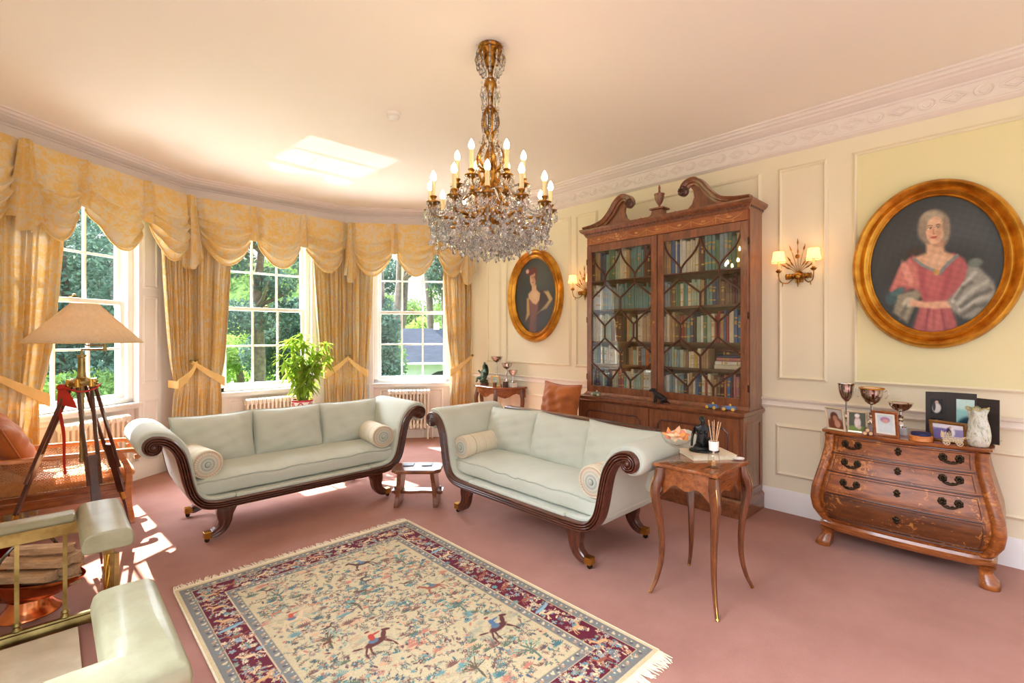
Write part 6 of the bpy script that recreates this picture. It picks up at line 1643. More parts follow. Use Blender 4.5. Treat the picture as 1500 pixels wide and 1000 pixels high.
# the field
GR = [(96,104,84),(110,92,78),(124,132,104)]
for k in range(2700):
    x = rr.uniform(.285, RW-.285); y = rr.uniform(.285, RL-.285); q = rr.random()
    if q < .36: spray(x, y, rr.uniform(.015,.028), FC, rr.choice(GR))
    elif q < .66: flower(x, y, rr.uniform(.007,.014), FC)
    elif q < .76: palmette(x, y, rr.uniform(.022,.042), rr.choice(FC[:6]))
    else: stamp(x, y, rr.uniform(.010,.018), rr.uniform(.004,.007), rr.uniform(0,3), rr.choice(FC))
for (x, y) in ((.45,.7),(1.1,.95),(.7,1.35),(1.15,1.65),(.42,1.75),(.85,.5),(1.12,.42),(.45,1.15)):   # little trees
    c_ = rr.choice(((96,86,66),(90,110,96)))
    stroke([(x,y-.07),(x+.01,y),(x-.01,y+.06)], .006, c_)
    for j in range(9): a = rr.uniform(.2,2.9); r = rr.uniform(.04,.10); p = (x+r*math.cos(a), y+r*math.sin(a)); stroke([(x,y),p], .003, c_); flower(p[0], p[1], .014, [(104,150,146),(196,140,110),(150,170,140)])
HS = [(.62,.98,.15,1,(96,48,42),(176,60,46)),(1.13,.66,.15,1,(88,44,42),(80,110,140)),(.40,1.45,.13,1,(206,178,140),(186,80,60)),(.95,1.78,.13,-1,(84,52,44),(110,130,140)),(.66,.46,.15,-1,(100,80,96),(110,140,120)),(1.12,1.22,.12,-1,(150,84,60),(90,110,110))]
for x, y, s_, f, c_, rd in HS:
    stamp(x, y+.03, s_*.95, s_*.62, 0, (194,176,138), .75); deer(x, y, s_, f, c_, rd)
for k in range(12): deer(rr.uniform(.35,RW-.35), rr.uniform(.35,RL-.35), .055, rr.choice((-1,1)), rr.choice(((110,60,46),(186,120,84),(80,66,60))))
col *= (.96+.08*RNG.random((gu,gv,1)))
xs2 = xs-RW/2; ys2 = ys-RL/2
mb = MB(); mb.grid(lambda u, v: ((u-.5)*RW, (v-.5)*RL, .0095), gu, gv)
pile = mb.build('pile', M['rugpile'], t, 0); setcol(pile, col.reshape(-1,3))
mb = MB(); mb.box(-RW/2, RW/2, -RL/2, RL/2, .0006, .0092); mb.build('backing', M['cotton'], t, 0)
for e, sg in (('far',1),('near',-1)):
    mb = MB(); y0 = sg*RL/2
    mb.box(-RW/2, RW/2, min(y0,y0+sg*.022), max(y0,y0+sg*.022), .001, .008)
    for k in range(190):
        x = -RW/2+RW*(k+.5)/190; dx = rr.uniform(-.014,.014); L = rr.uniform(.045,.07)
        mb.tube([(x,y0+sg*.018,.006),(x+dx*.5,y0+sg*(.018+L*.5),.005),(x+dx*1.6,y0+sg*(.018+L),.003)], [.0032,.0034,.0018], 5)
    mb.build('fringe', M['cotton'], t, 60)
for sg in (-1,1): MB().box(sg*RW/2-.004, sg*RW/2+.004, -RL/2, RL/2, .0006, .0105).build('selvedge', M['cotton'], t, 0, .003)
# ------------------------------------------------------------------ hearth and club fender
struct(MB().box(-.8, .108, 1.74, 3.29, 0, .022).build('floor_hearth', M['stone'], smooth=0, bevel=.003))
FX, FYa, FYb = .20, 1.67, 3.355
t = thing('club_fender', 'brass club fender with cream-green padded leather corner seats round the hearth', 'fender', (0, 0, 0))
def padsweep(path, wd, z0, z1, name):
    hw = wd/2; h_ = z1-z0; pr = [(-hw*.86,0),(-hw,.012),(-hw*1.02,h_*.45),(-hw*.93,h_*.82),(-hw*.72,h_*.96),(-hw*.3,h_*1.0),(hw*.3,h_*1.0),(hw*.72,h_*.96),(hw*.93,h_*.82),(hw*1.02,h_*.45),(hw,.012),(hw*.86,0)]
    mb = MB(); mb.sweep([(x,y,z0) for x,y in path], pr); o = mb.build(name, M['leather'], t, 50, .012, 3); return o
ZP0, ZP1 = .515, .605
def L_pad(ya, yc, wy):
    # short front run, thick pad
    padsweep([(FX-.002, ya),(FX-.002, yc+ (wy if yc > ya else -wy))], .185, ZP0, ZP1, 'corner_pad')
L_pad(2.86, 3.355, .085)
padsweep([(.10, FYb-.005),(-.9, FYb-.005)], .125, ZP0+.035, ZP1-.012, 'arm_pad')
# the near seat turns the corner in one mitred pad
padsweep([(FX-.002, 2.225),(FX-.002, FYa+.005),(-.9, FYa+.005)], .185, ZP0, ZP1, 'corner_pad')
for nm, p0, p1 in (('top_rail',(FX,2.87),(FX,FYb)),('top_rail',(FX,2.22),(FX,FYa))):
    MB().box(FX-.02,FX+.02,min(p0[1],p1[1]),max(p0[1],p1[1]),ZP0-.02,ZP0+.001).build(nm, M['brass'], t, 0, .003)
for y in (FYa, FYb): MB().box(-.9,FX,y-.012,y+.012,ZP0-.035,ZP0+.04).build('top_rail', M['brass'], t, 0, .003)
mb = MB(); pr = [(-.016,0),(.016,0),(.016,.03),(.010,.042),(.013,.05),(.010,.058),(-.010,.058),(-.013,.05),(-.010,.042),(-.016,.03)]
mb.sweep([(-.9,FYa,.001),(FX+.03,FYa,.001),(FX+.03,FYb,.001),(-.9,FYb,.001)], pr); mb.build('kerb', M['brass'], t, 30)
def spindle(x, y):
    mb = MB(); mb.box(x-.0085,x+.0085,y-.0085,y+.0085,.10,ZP0-.03); mb.lathe([(.016,.058),(.02,.064),(.016,.074),(.012,.08),(.018,.088),(.012,.10),(.001,.10)], 14, (x,y,0)); mb.build('spindle', M['brass'], t, 40)
for y in (FYa, FYb):
    for x in (.061,-.111,-.283,-.455): spindle(x, y)
for y in (2.36,2.9,3.13,1.9): spindle(FX+.03, y)
for y in (FYa, FYb):
    mb = MB()
    for k in range(6):
        a = 2*PI*k/6; mb.tube([(FX+.035+.017*math.cos(a+z*9), y+.017*math.sin(a+z*9), .06+z) for z in [i*.02 for i in range(23)]], .007, 6)
    mb.lathe([(.014,.05),(.014,.51)], 12, (FX+.035,y,0)); mb.build('corner_post', M['brasslight'], t, 50)
# ------------------------------------------------------------------ copper log scuttle
SAx = -YAW+.02
t = thing('log_scuttle', 'copper helmet scuttle on a flared foot heaped with logs behind the fender', 'scuttle', (-.075, 3.69, 0), SAx)
mb = MB(); mb.lathe([(.001,0),(.130,0),(.134,.006),(.128,.014),(.105,.03),(.088,.06),(.082,.085),(.001,.085)], 40); mb.build('foot', M['copper'], t, 40)
mb = MB(); rings = []
for k in range(25):
    q = k/24; x = -.34+.62*q
    w_ = .155*math.sin(PI*min(1,max(0.02,(q*.93+.05))))**.62; zb = .088+.10*abs(2*q-1)**2.6-.02*math.sin(PI*q); zt = .205+.05*(1-q)**2*1.6-.015*math.sin(PI*q)
    zt = max(zt, zb+.012)
    ring = []
    for j in range(17):
        a = PI+PI*j/16; ring.append((x, w_*math.cos(a), zt+(zt-zb)*math.sin(a)))
    for j in range(17):
        a = 2*PI-PI*j/16; ring.append((x, (w_-.005)*math.cos(a), zt+(zt-zb-.005)*math.sin(a)+.0005))
    rings.append(ring)
mb.loft(rings); mb.build('bowl', M['copper'], t, 60)
mb = MB(); mb.tube(smoothpath([(-.06,-.15,.21),(-.03,-.12,.33),(.0,-.03,.405),(.03,.06,.395),(.04,.13,.30),(.04,.15,.22)],6), .008, 8); mb.build('bail_handle', M['steel'], t)
mb = MB()
for k in range(7): mb.ball((-.06+.018*math.sin(k*2), -.150+.004*k, .19-.016*k), (.016,.006,.014), 8, 6)
mb.build('lug', M['green'], t, 60)
mb = MB(); mb.grid(lambda u, v: (-.335+.17*u, .15*math.sin((v-.5)*PI*.95)*(.55+.45*u), .215+.135*math.cos((v-.5)*PI)*(.75+.25*u)), 12, 20); o = mb.build('hood', M['copper'], t, 60); o.modifiers.new('t','SOLIDIFY').thickness = .004
rl = random.Random(8)
LG = [((.02,-.07,.225),(.30,.075,.05),.06,'split log along the near rim of the copper scuttle'),((.06,.02,.225),(.34,.07,.055),-.05,'split log in the middle of the copper scuttle'),((.03,.085,.23),(.30,.06,.06),.10,'split log along the far rim of the copper scuttle'),
      ((.05,-.035,.285),(.32,.07,.05),.03,'pale split log lying on top at the near side of the scuttle'),((.09,.045,.288),(.28,.08,.05),-.12,'split log lying on top at the far side of the scuttle'),((.07,.0,.340),(.26,.06,.045),.14,'topmost split log of the heap in the scuttle'),((.12,-.005,.178),(.26,.06,.04),.0,'log deep in the copper scuttle poking from its lip')]
for c_, d, rz, lab in LG:
    mb = MB(); rings = []
    sec = [(-.5,-.35),(-.2,-.5),(.3,-.48),(.5,-.1),(.42,.42),(-.1,.5),(-.5,.3)]
    for k in range(9):
        x = d[0]*(k/8-.5); j = .06*math.sin(k*1.9+c_[1]*40); rings.append([(x+ (.012*(q%3) if k == 8 else 0), d[1]*a*(1+j), d[2]*b*(1-j)) for q, (a, b) in enumerate(sec)])
    mb.loft(rings); o = mb.build('log', M['logs'], None, 30)
    o.matrix_world = Matrix.Translation((-.075,3.69,0)) @ Matrix.Rotation(SAx,4,'Z') @ Matrix.Translation(c_) @ Matrix.Rotation(rz,4,'Z')
    tag(o, lab, 'log', 'logs in the scuttle')
# ------------------------------------------------------------------ tripod floor lamp
LX, LY = .168, 4.52
t = thing('tripod_lamp', 'tripod floor lamp on dark wood legs with wide beige cone shade', 'floor lamp', (LX, LY, 0), -YAW)
for k, ang in enumerate((205, 325, 90)):
    a = math.radians(ang); d = Vector((math.cos(a), math.sin(a), 0)); e = Vector((-d.y, d.x, 0))
    top = d*.055+Vector((0,0,1.17)); kn = d*.285+Vector((0,0,.50)); ft = d*.425+Vector((0,0,.012))
    mb = MB()
    for sg in (-1,1): mb.tube([top+e*sg*.036, kn+e*sg*.030], [.012,.012], 8)
    lg = mb.build('leg', M['mahogany_v'], t)
    b0 = top.lerp(kn,.72); b1 = kn.lerp(ft,.42)
    mb = MB(); n = (d*.9+Vector((0,0,.4))).normalized()
    mb.loft([[p+e*.024+n*.009, p-e*.024+n*.009, p-e*.024-n*.009, p+e*.024-n*.009] for p in (b0, b1)]); mb.build('sliding_leg_board', M['bars'], lg, 0)
    mb = MB(); mb.tube([b1-(ft-b1)*.04, ft], [.012,.006], 8); mb.build('leg_tip', M['mahogany_v'], lg)
    mb = MB(); q = b1.lerp(ft,.0); mb.tube([q, b1.lerp(ft,.22)], .016, 10); mb.build('ferrule', M['brasslight'], lg)
    mb = MB()
    for sg in (-1,1): mb.tube([top+e*sg*.036+Vector((0,0,.02)), top+e*sg*.036-(top-kn)*.05], .0165, 10)
    mb.tube([top-e*.06, top+e*.06], .008, 8); mb.build('hinge_cap', M['brasslight'], lg)
mb = MB(); mb.lathe([(.001,1.145),(.07,1.145),(.078,1.155),(.078,1.178),(.05,1.19),(.03,1.20),(.024,1.215),(.02,1.34),(.026,1.345),(.026,1.36),(.001,1.362)], 24); mb.build('head', M['brass'], t, 40)
mb = MB(); mb.tube([(0,0,1.15),(0,0,.62)], .013, 10); mb.ball((0,0,.62), .015, 10, 6); mb.build('centre_rod', M['brass'], t)
mb = MB(); mb.tube([(0,0,1.36),(0,0,1.395),(.18,-.02,1.395)], .006, 8); mb.tube([(.18,-.02,1.385),(.18,-.02,1.435)], .010, 8); mb.tube([(.18,-.02,1.425),(.03,.01,1.425),(.012,.01,1.43),(.012,.01,1.62)], .006, 8); mb.lathe([(.018,0),(.018,.06),(.001,.062)], 14, (.012,.01,1.47)); mb.build('swing_arm', M['brass'], t, 50)
mb = MB(); mb.lathe([(.001,0),(.018,0),(.03,.04),(.026,.075),(.001,.09)], 14, (.012,.01,1.535)); mb.build('bulb', M['plastic'], t, 60)
mb = MB(); n = 64; mb.loft([[(.012+r*math.cos(2*PI*k/n), .01+r*math.sin(2*PI*k/n), z) for k in range(n)] for z, r in ((1.445,.328),(1.53,.249),(1.62,.166),(1.715,.080))], False)
sh = mb.build('lamp_shade', M['shade'], t, 60); sh.modifiers.new('t','SOLIDIFY').thickness = .002
mb = MB()
for z, r in ((1.445,.328),(1.715,.080)): mb.tube([(.012+r*math.cos(2*PI*k/n), .01+r*math.sin(2*PI*k/n), z) for k in range(n)], .003, 6, True)
for k in range(3): mb.tube([(.012,.01,1.62),(.012+.08*math.cos(k*2.1),.01+.08*math.sin(k*2.1),1.712)], .002, 5)
mb.build('shade_ring', M['lining'], sh)
o = None
mb = MB(); rings = []
for k in range(20):                                   # red ribbon knotted at the head, tail hanging
    q = k/19; rings.append([(-.085-.02*math.sin(q*5)+dx, -.05-.012*math.sin(q*9), 1.16-.62*q) for dx in (-.016+.008*q,.016-.008*q)]+[(-.085-.02*math.sin(q*5)+dx, -.047-.012*math.sin(q*9), 1.16-.62*q) for dx in (.016-.008*q,-.016+.008*q)])
mb.loft(rings); mb.tube([(.10*math.cos(a), .10*math.sin(a), 1.13+.02*math.sin(2*a)) for a in [2*PI*k/30 for k in range(30)]], .006, 6, True)
mb.loft([[(-.11,-.06,1.15),(-.05,-.09,1.15),(-.05,-.086,1.15),(-.11,-.056,1.15)],[(-.10,-.075,1.08),(.03,-.105,1.07),(.03,-.10,1.07),(-.10,-.07,1.08)],[(-.08,-.075,1.02),(.05,-.095,1.0),(.05,-.09,1.0),(-.08,-.07,1.02)]])
mb.ball((-.07,-.08,1.14),(.03,.018,.022),10,8)
o = mb.build('ribbon', M['redribbon'], None, 60); o.matrix_world = Matrix.Translation((LX,LY,0)) @ Matrix.Rotation(-YAW,4,'Z'); tag(o, 'red ribbon tied round the head of the tripod lamp', 'ribbon')
# ------------------------------------------------------------------ cane bergere and its cushion (faces +X)
t = thing('cane_armchair', 'honey-coloured bergere armchair with cane sides behind the fender', 'armchair', (0, 5.155, 0))
BE = M['beech']
def cane(mb, fn, nu, nv, w_=.0022):
    for i in range(nu+1):
        u = i/nu; P = [fn(u, j/6) for j in range(7)]
        for o_ in (-.004,.004): mb.tube([(p[0]+o_,p[1],p[2]) for p in P], w_*.6, 4)
    for j in range(nv+1):
        v = j/nv; P = [fn(i/10, v) for i in range(11)]
        for o_ in (-.003,.003): mb.tube([(p[0],p[1],p[2]+o_) for p in P], w_*.6, 4)
    k = nu+nv; du = 1.0/nu; dv = 1.0/nv
    for s_ in range(-nv, nu):
        for dr in (1,-1):
            a = []
            for j in range(nv+1):
                u = (s_+j)*du
                if 0 <= u <= 1: a.append(fn(u, j*dv if dr > 0 else 1-j*dv))
            if len(a) > 1: mb.tube([a[0], a[-1]], w_*.7, 4)
for sg in (-1,1):
    Y = sg*.265
    arm = smoothpath([(-.42,Y,.70),(-.33,Y,.635),(-.2,Y,.605),(0,Y,.600),(.2,Y,.590),(.38,Y,.585),(.48,Y,.578),(.528,Y,.553),(.525,Y,.528),(.495,Y,.522)], 5)
    n = len(arm); mb = MB(); mb.sweep(arm, [(-.028,-.014),(-.03,.0),(-.02,.014),(.02,.014),(.03,.0),(.028,-.014)], scale=[(1,1) if i < n-14 else (1,1.1) for i in range(n)]); mb.build('arm', BE, t, 50)
    mb = MB(); P = smoothpath([(.40,Y,.585),(.425,Y,.52),(.455,Y,.44),(.462,Y,.36),(.455,Y,.26),(.462,Y,.14),(.480,Y,.05),(.478,Y,.0)],4); m_ = len(P)
    mb.sweep(P, [(-.022,-.022),(.022,-.022),(.022,.022),(-.022,.022)], up=(1,0,0), scale=[interp(i,[0,m_*.5,m_*.7,m_-4,m_-1],[.8,1.1,1.0,.75,1.15]) for i in range(m_)]); mb.build('leg', BE, t, 40, .006)
    mb = MB(); mb.sweep([(-.40,Y,.76),(-.345,Y,.60),(-.30,Y,.40),(-.265,Y,.26),(-.29,Y,.0)], [(-.02,-.022),(.02,-.022),(.02,.022),(-.02,.022)], up=(1,0,0)); mb.build('back_leg', BE, t, 30, .006)
    mb = MB(); mb.sweep([(-.28,Y,.335),(.45,Y,.312)], [(-.016,-.022),(.016,-.022),(.016,.022),(-.016,.022)]); mb.sweep([(-.28,Y,.285),(.45,Y,.262)], [(-.02,-.04),(.02,-.04),(.02,.03),(-.02,.03)]); mb.build('side_rail', M['walnut'], t, 0, .004)
    mb = MB(); cane(mb, lambda u, v: (-.31+.03*(1-v)+(.73-.02*v)*u, Y, .352+(-.02*u)+v*(.245-.012*u)), 36, 12); mb.build('cane_panel', paint('cane_strands', (206,150,92), (176,118,66), 30, .5), t, 0)
mb = MB(); mb.box(.44,.475,-.265,.265,.25,.335); mb.build('front_rail', BE, t, 0, .008)
mb = MB(); mb.box(-.30,-.265,-.265,.265,.25,.335); mb.build('back_rail', BE, t, 0, .006)
mb = MB(); mb.sweep([(-.50,-.275,1.02),(-.52,-.15,1.05),(-.52,0,1.06),(-.52,.15,1.05),(-.50,.275,1.02)], [(-.02,-.03),(.02,-.03),(.02,.03),(-.02,.03)]); mb.build('crest_rail', BE, t, 30, .006)
for sg in (-1,1):
    mb = MB(); mb.sweep([(-.36,sg*.265,.62),(-.43,sg*.27,.82),(-.50,sg*.27,1.03)], [(-.018,-.02),(.018,-.02),(.018,.02),(-.018,.02)], up=(1,0,0)); mb.build('back_stile', BE, t, 30, .005)
mb = MB(); cane(mb, lambda u, v: (-.345-.165*v, -.25+.5*u, .55+.47*v), 30, 24); mb.build('back_cane_panel', paint('back_cane_strands', (206,150,92), (176,118,66), 30, .5), t, 0)
mb = MB(); mb.grid(lambda u, v: (.085+.39*math.copysign(abs(math.cos(2*PI*v))**.35, math.cos(2*PI*v))+.03*math.cos(2*PI*v), 0.238*math.sin((2*u-1)*PI/2), .392+.055*math.copysign(abs(math.sin(2*PI*v))**.6, math.sin(2*PI*v))*max(0.0,1-abs(math.sin((2*u-1)*PI/2))**12)**.4), 24, 40, cv=True)
mb.build('seat_cushion', paint('gold_seat_velvet', (216,150,60), (196,128,44), 6, .7, sheen=.5), t, 180)
mb = MB(); pillow_fn(mb, .50, .46, .20, 30, .04, .42, 2.6, .008, 91); o = mb.build('velvet_cushion', M['velvet'], None, 180, weld=True)
o.matrix_world = Matrix.Translation((-.215,5.16,.690)) @ Matrix.Rotation(.15,4,'Z') @ Matrix.Rotation(-.42,4,'Y') @ Matrix.Rotation(PI/2,4,'Y') @ Matrix.Rotation(PI/2+.25,4,'Z')
tag(o, 'plump orange velvet cushion leaning in the cane armchair', 'cushion')
mb = MB(); mb.tube(pillow_edge(.504,.464,.04), .006, 6, True); mb.build('piping', M['velvet'], o, 180)

# ------------------------------------------------------------------ orange cushion by the bookcase
t = thing('square_stool', 'square mahogany stool under the orange cushion by the bookcase', 'stool', (3.80, 3.30, 0))
mb = MB(); mb.box(-.21,.21,-.21,.21,.42,.47); mb.build('seat_frame', M['mahogany'], t, 0, .006)
mb = MB(); pillow_fn(mb, .41, .41, .09, 16, .0, .3, 4, 0, 3, Matrix.Translation((0,0,.478))); mb.build('seat_pad', M['velvet'], t, 180, weld=True)
for sx in (-1,1):
    for sy in (-1,1): MB().loft([[(sx*.185+a*s_, sy*.185+b*s_, z) for a, b in ((-1,-1),(1,-1),(1,1),(-1,1))] for z, s_ in ((0,.014),(.42,.022))]).build('leg', M['mahogany_v'], t, 0, .003)
mb = MB(); pillow_fn(mb, .47, .48, .25, 34, .10, .5, 2.6, .011, 17); o = mb.build('velvet_cushion', M['velvet'], None, 180, weld=True)
o.matrix_world = Matrix.Translation((3.845,3.285,.757)) @ Matrix.Rotation(-PI/2+.06,4,'Z') @ Matrix.Rotation(PI/2-.20,4,'X') @ Matrix.Rotation(-.03,4,'Z')
tag(o, 'rust orange velvet cushion propped against the bay end of the bookcase', 'cushion')
mb = MB(); mb.tube(pillow_edge(.474,.484,.10), .007, 6, True); mb.build('piping', M['velvet'], o, 180)

# ------------------------------------------------------------------ half-round table in the corner
DX, DY, DH = 4.495, 4.83, .822
t = thing('demilune_table', 'half-round marquetry table with scalloped apron against the wall by the bay', 'table', (DX, DY, 0), PI/2)   # x = +Y, y = -X
def half(k, n=24): return [(.435*k*math.cos(PI*i/n), .395*k*math.sin(PI*i/n)*(1+.05*math.cos(6*PI*i/n))) for i in range(n+1)]
mb = MB(); mb.loft([[(x,y,z) for x,y in half(k)] for k, z in ((.97,DH-.026),(1,DH-.018),(1,DH-.006),(.985,DH))]); mb.build('table_top', M['walnut'], t, 30)
mb = MB(); h_ = half(.93); n = len(h_)
mb.loft([[(x,y,DH-.026),(x,y,DH-.115-.030*math.cos(8*PI*i/(n-1))),(x*.96,y*.96,DH-.115-.030*math.cos(8*PI*i/(n-1))),(x*.96,y*.96,DH-.026)] for i,(x,y) in enumerate(h_)]); mb.build('apron', M['marq'], t, 40)
for ang in (8,62,118,172):
    a = math.radians(ang); d = Vector((math.cos(a), math.sin(a), 0)); c0 = Vector((.385*math.cos(a), .345*math.sin(a)+.01, 0))
    P = smoothpath([c0+d*o_+Vector((0,0,z)) for o_, z in ((0,DH-.03),(.018,DH-.11),(.030,DH-.18),(.012,DH-.34),(-.012,.28),(-.004,.10),(.03,.015),(.04,.0))],5); m_ = len(P)
    mb = MB(); mb.tube(P, [interp(i,[0,m_*.3,m_*.7,m_-1],[.028,.028,.015,.014]) for i in range(m_)], 8); mb.build('leg', M['walnut_v'], t, 60)
DT = DH+.0006
def od(Y, X): return (X, Y, DT)
G3 = 'trophies on the half-round table'
trophy('tallest silver trophy bowl on slim stem on the half-round table', od(4.80,4.33), 0, 0, ([(r*.9,z*2.55) for r, z in stem1], [(r*1.15,z*1.35) for r, z in dishb]), (.07,.05,BLKB), group=G3)
trophy('middle-height silver trophy bowl on the half-round table', od(4.635,4.36), 0, 0, ([(r*.9,z*1.75) for r, z in stem1], [(r*1.05,z*1.35) for r, z in dishb]), (.06,.045,BLKB), group=G3)
trophy('shortest silver trophy on pale marble base at the bookcase side of the half-round table', od(4.49,4.33), 0, 0, ([(r*.8,z*.85) for r, z in stem1], [(r*.85,z*1.3) for r, z in dishb]), (.075,.055,M['plastic']), group=G3)
frame('cream photo frame standing at the front of the half-round table', od(4.70,4.235), -PI/2-.15, .185, .145, .020, M['lining'], 'landscape', None, .2)
o = MB().cbox((0,0,.029),(.052,.03,.058)).build('wooden_block', M['oak'], None, 0, .004); o.location = od(4.66,4.165); o.rotation_euler = (0,0,.3); tag(o, 'small brown wooden block before the cream frame on the half-round table', 'ornament')
o = MB().cbox((0,0,.036),(.05,.05,.072)).build('dark_box', M['mahogany'], None, 0, .004); o.location = od(4.555,4.26); tag(o, 'small dark box between frame and shortest trophy on the half-round table', 'box')
t = thing('green_statuette', 'green patinated seated bronze statuette at the curtain side of the half-round table', 'sculpture', od(5.02,4.30), PI*.9)
mb = MB(); mb.lathe([(.001,0),(.06,0),(.06,.018),(.05,.026),(.001,.026)], 20); mb.build('base', M['mahogany'], t, 40)
J = {'pel':((0,0,.085),(.045,.05)),'bel':((.008,0,.13),(.044,.046)),'che':((0,0,.178),(.038,.05)),'nek':((0,0,.21),.022),'hea':((.006,0,.236),.030),'top':((0,0,.275),.018),'tip':((0,0,.305),.008),
     'shL':((0,.05,.188),.018),'elL':((.02,.085,.15),.014),'haL':((.06,.075,.17),.012),'shR':((0,-.05,.188),.018),'elR':((.02,-.085,.15),.014),'haR':((.055,-.09,.19),.012),
     'hiL':((.02,.035,.075),.03),'knL':((.06,.095,.07),.022),'anL':((.07,.02,.05),.018),'hiR':((.02,-.035,.075),.03),'knR':((.075,-.085,.085),.022),'anR':((.08,-.08,.035),.016),'toR':((.10,-.08,.028),.012)}
B = [('pel','bel'),('bel','che'),('che','nek'),('nek','hea'),('hea','top'),('top','tip'),('che','shL'),('shL','elL'),('elL','haL'),('che','shR'),('shR','elR'),('elR','haR'),('pel','hiL'),('hiL','knL'),('knL','anL'),('pel','hiR'),('hiR','knR'),('knR','anR'),('anR','toR')]
skinned('figure', J, B, M['green'], t)
mb = MB(); mb.loft([[(-.02,r*math.cos(a),.19+r*math.sin(a)) for a in [2*PI*k/24 for k in range(24)]] for r in (.08,.065)]); o2 = mb.build('halo', M['green'], t, 0); o2.modifiers.new('t','SOLIDIFY').thickness = .008
mb = MB(); mb.lathe([(.001,.0),(.05,.0),(.062,.02),(.05,.038),(.001,.04)], 18, (.01,0,.024)); mb.build('lotus_seat', M['green'], t, 50)

# ------------------------------------------------------------------ potted bamboo on a stand
PX_, PY_ = 2.235, 6.02
t = thing('plant_stand', 'small dark wooden plant stand behind the window sofa', 'plant stand', (PX_, PY_, 0))
mb = MB(); mb.lathe([(.001,.50),(.15,.50),(.155,.508),(.155,.518),(.15,.525),(.001,.525)], 32); mb.build('stand_top', M['mahogany'], t, 40)
for k in range(3):
    a = k*2*PI/3+.5; mb = MB(); mb.tube([(.11*math.cos(a),.11*math.sin(a),.50),(.10*math.cos(a),.10*math.sin(a),.25),(.15*math.cos(a),.15*math.sin(a),.0)],[.015,.012,.012],8); mb.build('leg', M['mahogany_v'], t)
t = thing('potted_bamboo', 'leafy green bamboo in a red and white pot before the middle bay window', 'plant', (PX_, PY_, .5256))
REDG = paint('red_glaze', (178,44,56), (160,34,46), 8, .25, coat=.4); WHG = paint('white_glaze', (236,226,222), (226,214,210), 8, .25, coat=.4)
mb = MB(); mb.lathe([(.001,0),(.085,0),(.088,.006),(.115,.165),(.112,.167),(.104,.15),(.080,.02),(.001,.015)], 40); pot = mb.build('pot', WHG, t, 50)
mb = MB(); mb.lathe([(.1145,.160),(.122,.163),(.124,.182),(.120,.186),(.110,.186),(.109,.16)], 40, caps=False); mb.build('pot_rim', REDG, pot, 40)
for k in range(6):                                    # red scalloped arches on the glaze
    a0 = k*PI/3; mb = MB(); P = []
    for i in range(25):
        q = i/24; ang = a0+(q-.5)*.92; z = .045+.105*math.sin(PI*min(1,max(0,q)))**.6; r = .0885+.027*(z-.006)/.159+.002
        P.append((r*math.cos(ang), r*math.sin(ang), z))
    mb.tube(P, .006, 6); mb.build('glaze_arch', REDG, pot, 60)
mb = MB(); mb.lathe([(.001,.145),(.103,.145),(.001,.150)], 24); mb.build('soil', M['soil'], t, 0)
LM = leafmat('bamboo_leaf', (98,140,40), (186,206,84), .55)
rq = random.Random(12)
stemm = paint('bamboo_cane', (110,140,56), (146,160,80), 20, .5)
def leafblade(mb, p, d, L, w_):
    d = d.normalized(); s_ = d.cross(Vector((0,0,1))); s_ = s_.normalized() if s_.length > 1e-3 else Vector((1,0,0)); k = len(mb.v); n = 6; vs = []; fs = []
    up = s_.cross(d)
    for i in range(n+1):
        q = i/n; c_ = p+d*L*q+Vector((0,0,-.35*L*q*q)); h_ = w_*math.sin(PI*(q*.9+.08))**.8
        vs += [c_-s_*h_+up*h_*.3, c_, c_+s_*h_+up*h_*.3]
    for i in range(n): a = i*3; fs += [(a,a+1,a+4,a+3),(a+1,a+2,a+5,a+4)]
    mb.add(vs, fs)
CR, CB = Vector((math.cos(-YAW), math.sin(-YAW), 0)), Vector((math.sin(YAW), math.cos(YAW), 0))
tops = [(-.19,.05,.86),(-.10,-.06,.90),(-.03,.05,.97),(.04,-.04,.86),(.10,.06,.80),(.27,.03,.84),(.22,-.05,.70),(-.22,-.05,.66),(.0,.0,.62),(.12,.0,.56),(-.12,.04,.52),(.31,.02,.66)]
for k, (a, b, h_) in enumerate(tops):
    e = CR*a+CB*b+Vector((0,0,.14+h_*.86)); s0 = CR*(a*.18)+CB*(b*.3)+Vector((0,0,.145))
    P = smoothpath([s0, s0.lerp(e,.45)-CR*a*.16, e], 8)
    mb = MB(); mb.tube(P, [.0065*(1-.6*i/(len(P)-1)) for i in range(len(P))], 6); mb.build('stem', stemm, t)
    mb = MB()
    for i in range(4, len(P)):
        for j in range(3 if i > 8 else 1):
            an = rq.uniform(0,6.28); leafblade(mb, Vector(P[i]), Vector((math.cos(an), math.sin(an), rq.uniform(-1.0,.3))), rq.uniform(.10,.17), rq.uniform(.015,.024))
    for j in range(6):
        an = rq.uniform(0,6.28); leafblade(mb, Vector(P[-1]), Vector((math.cos(an), math.sin(an), rq.uniform(-.5,.8))), rq.uniform(.10,.17), rq.uniform(.013,.021))
    mb.build('foliage', LM, t, 180)
for q in ((.225,.0,.50),(.02,-.10,.52)):
    mb = MB()
    for j in range(9): an = j*.7; leafblade(mb, CR*q[0]+CB*q[1]+Vector((0,0,q[2])), Vector((math.cos(an), math.sin(an), .5)), .035, .008)
    mb.build('flower', M['redribbon'], t, 180)
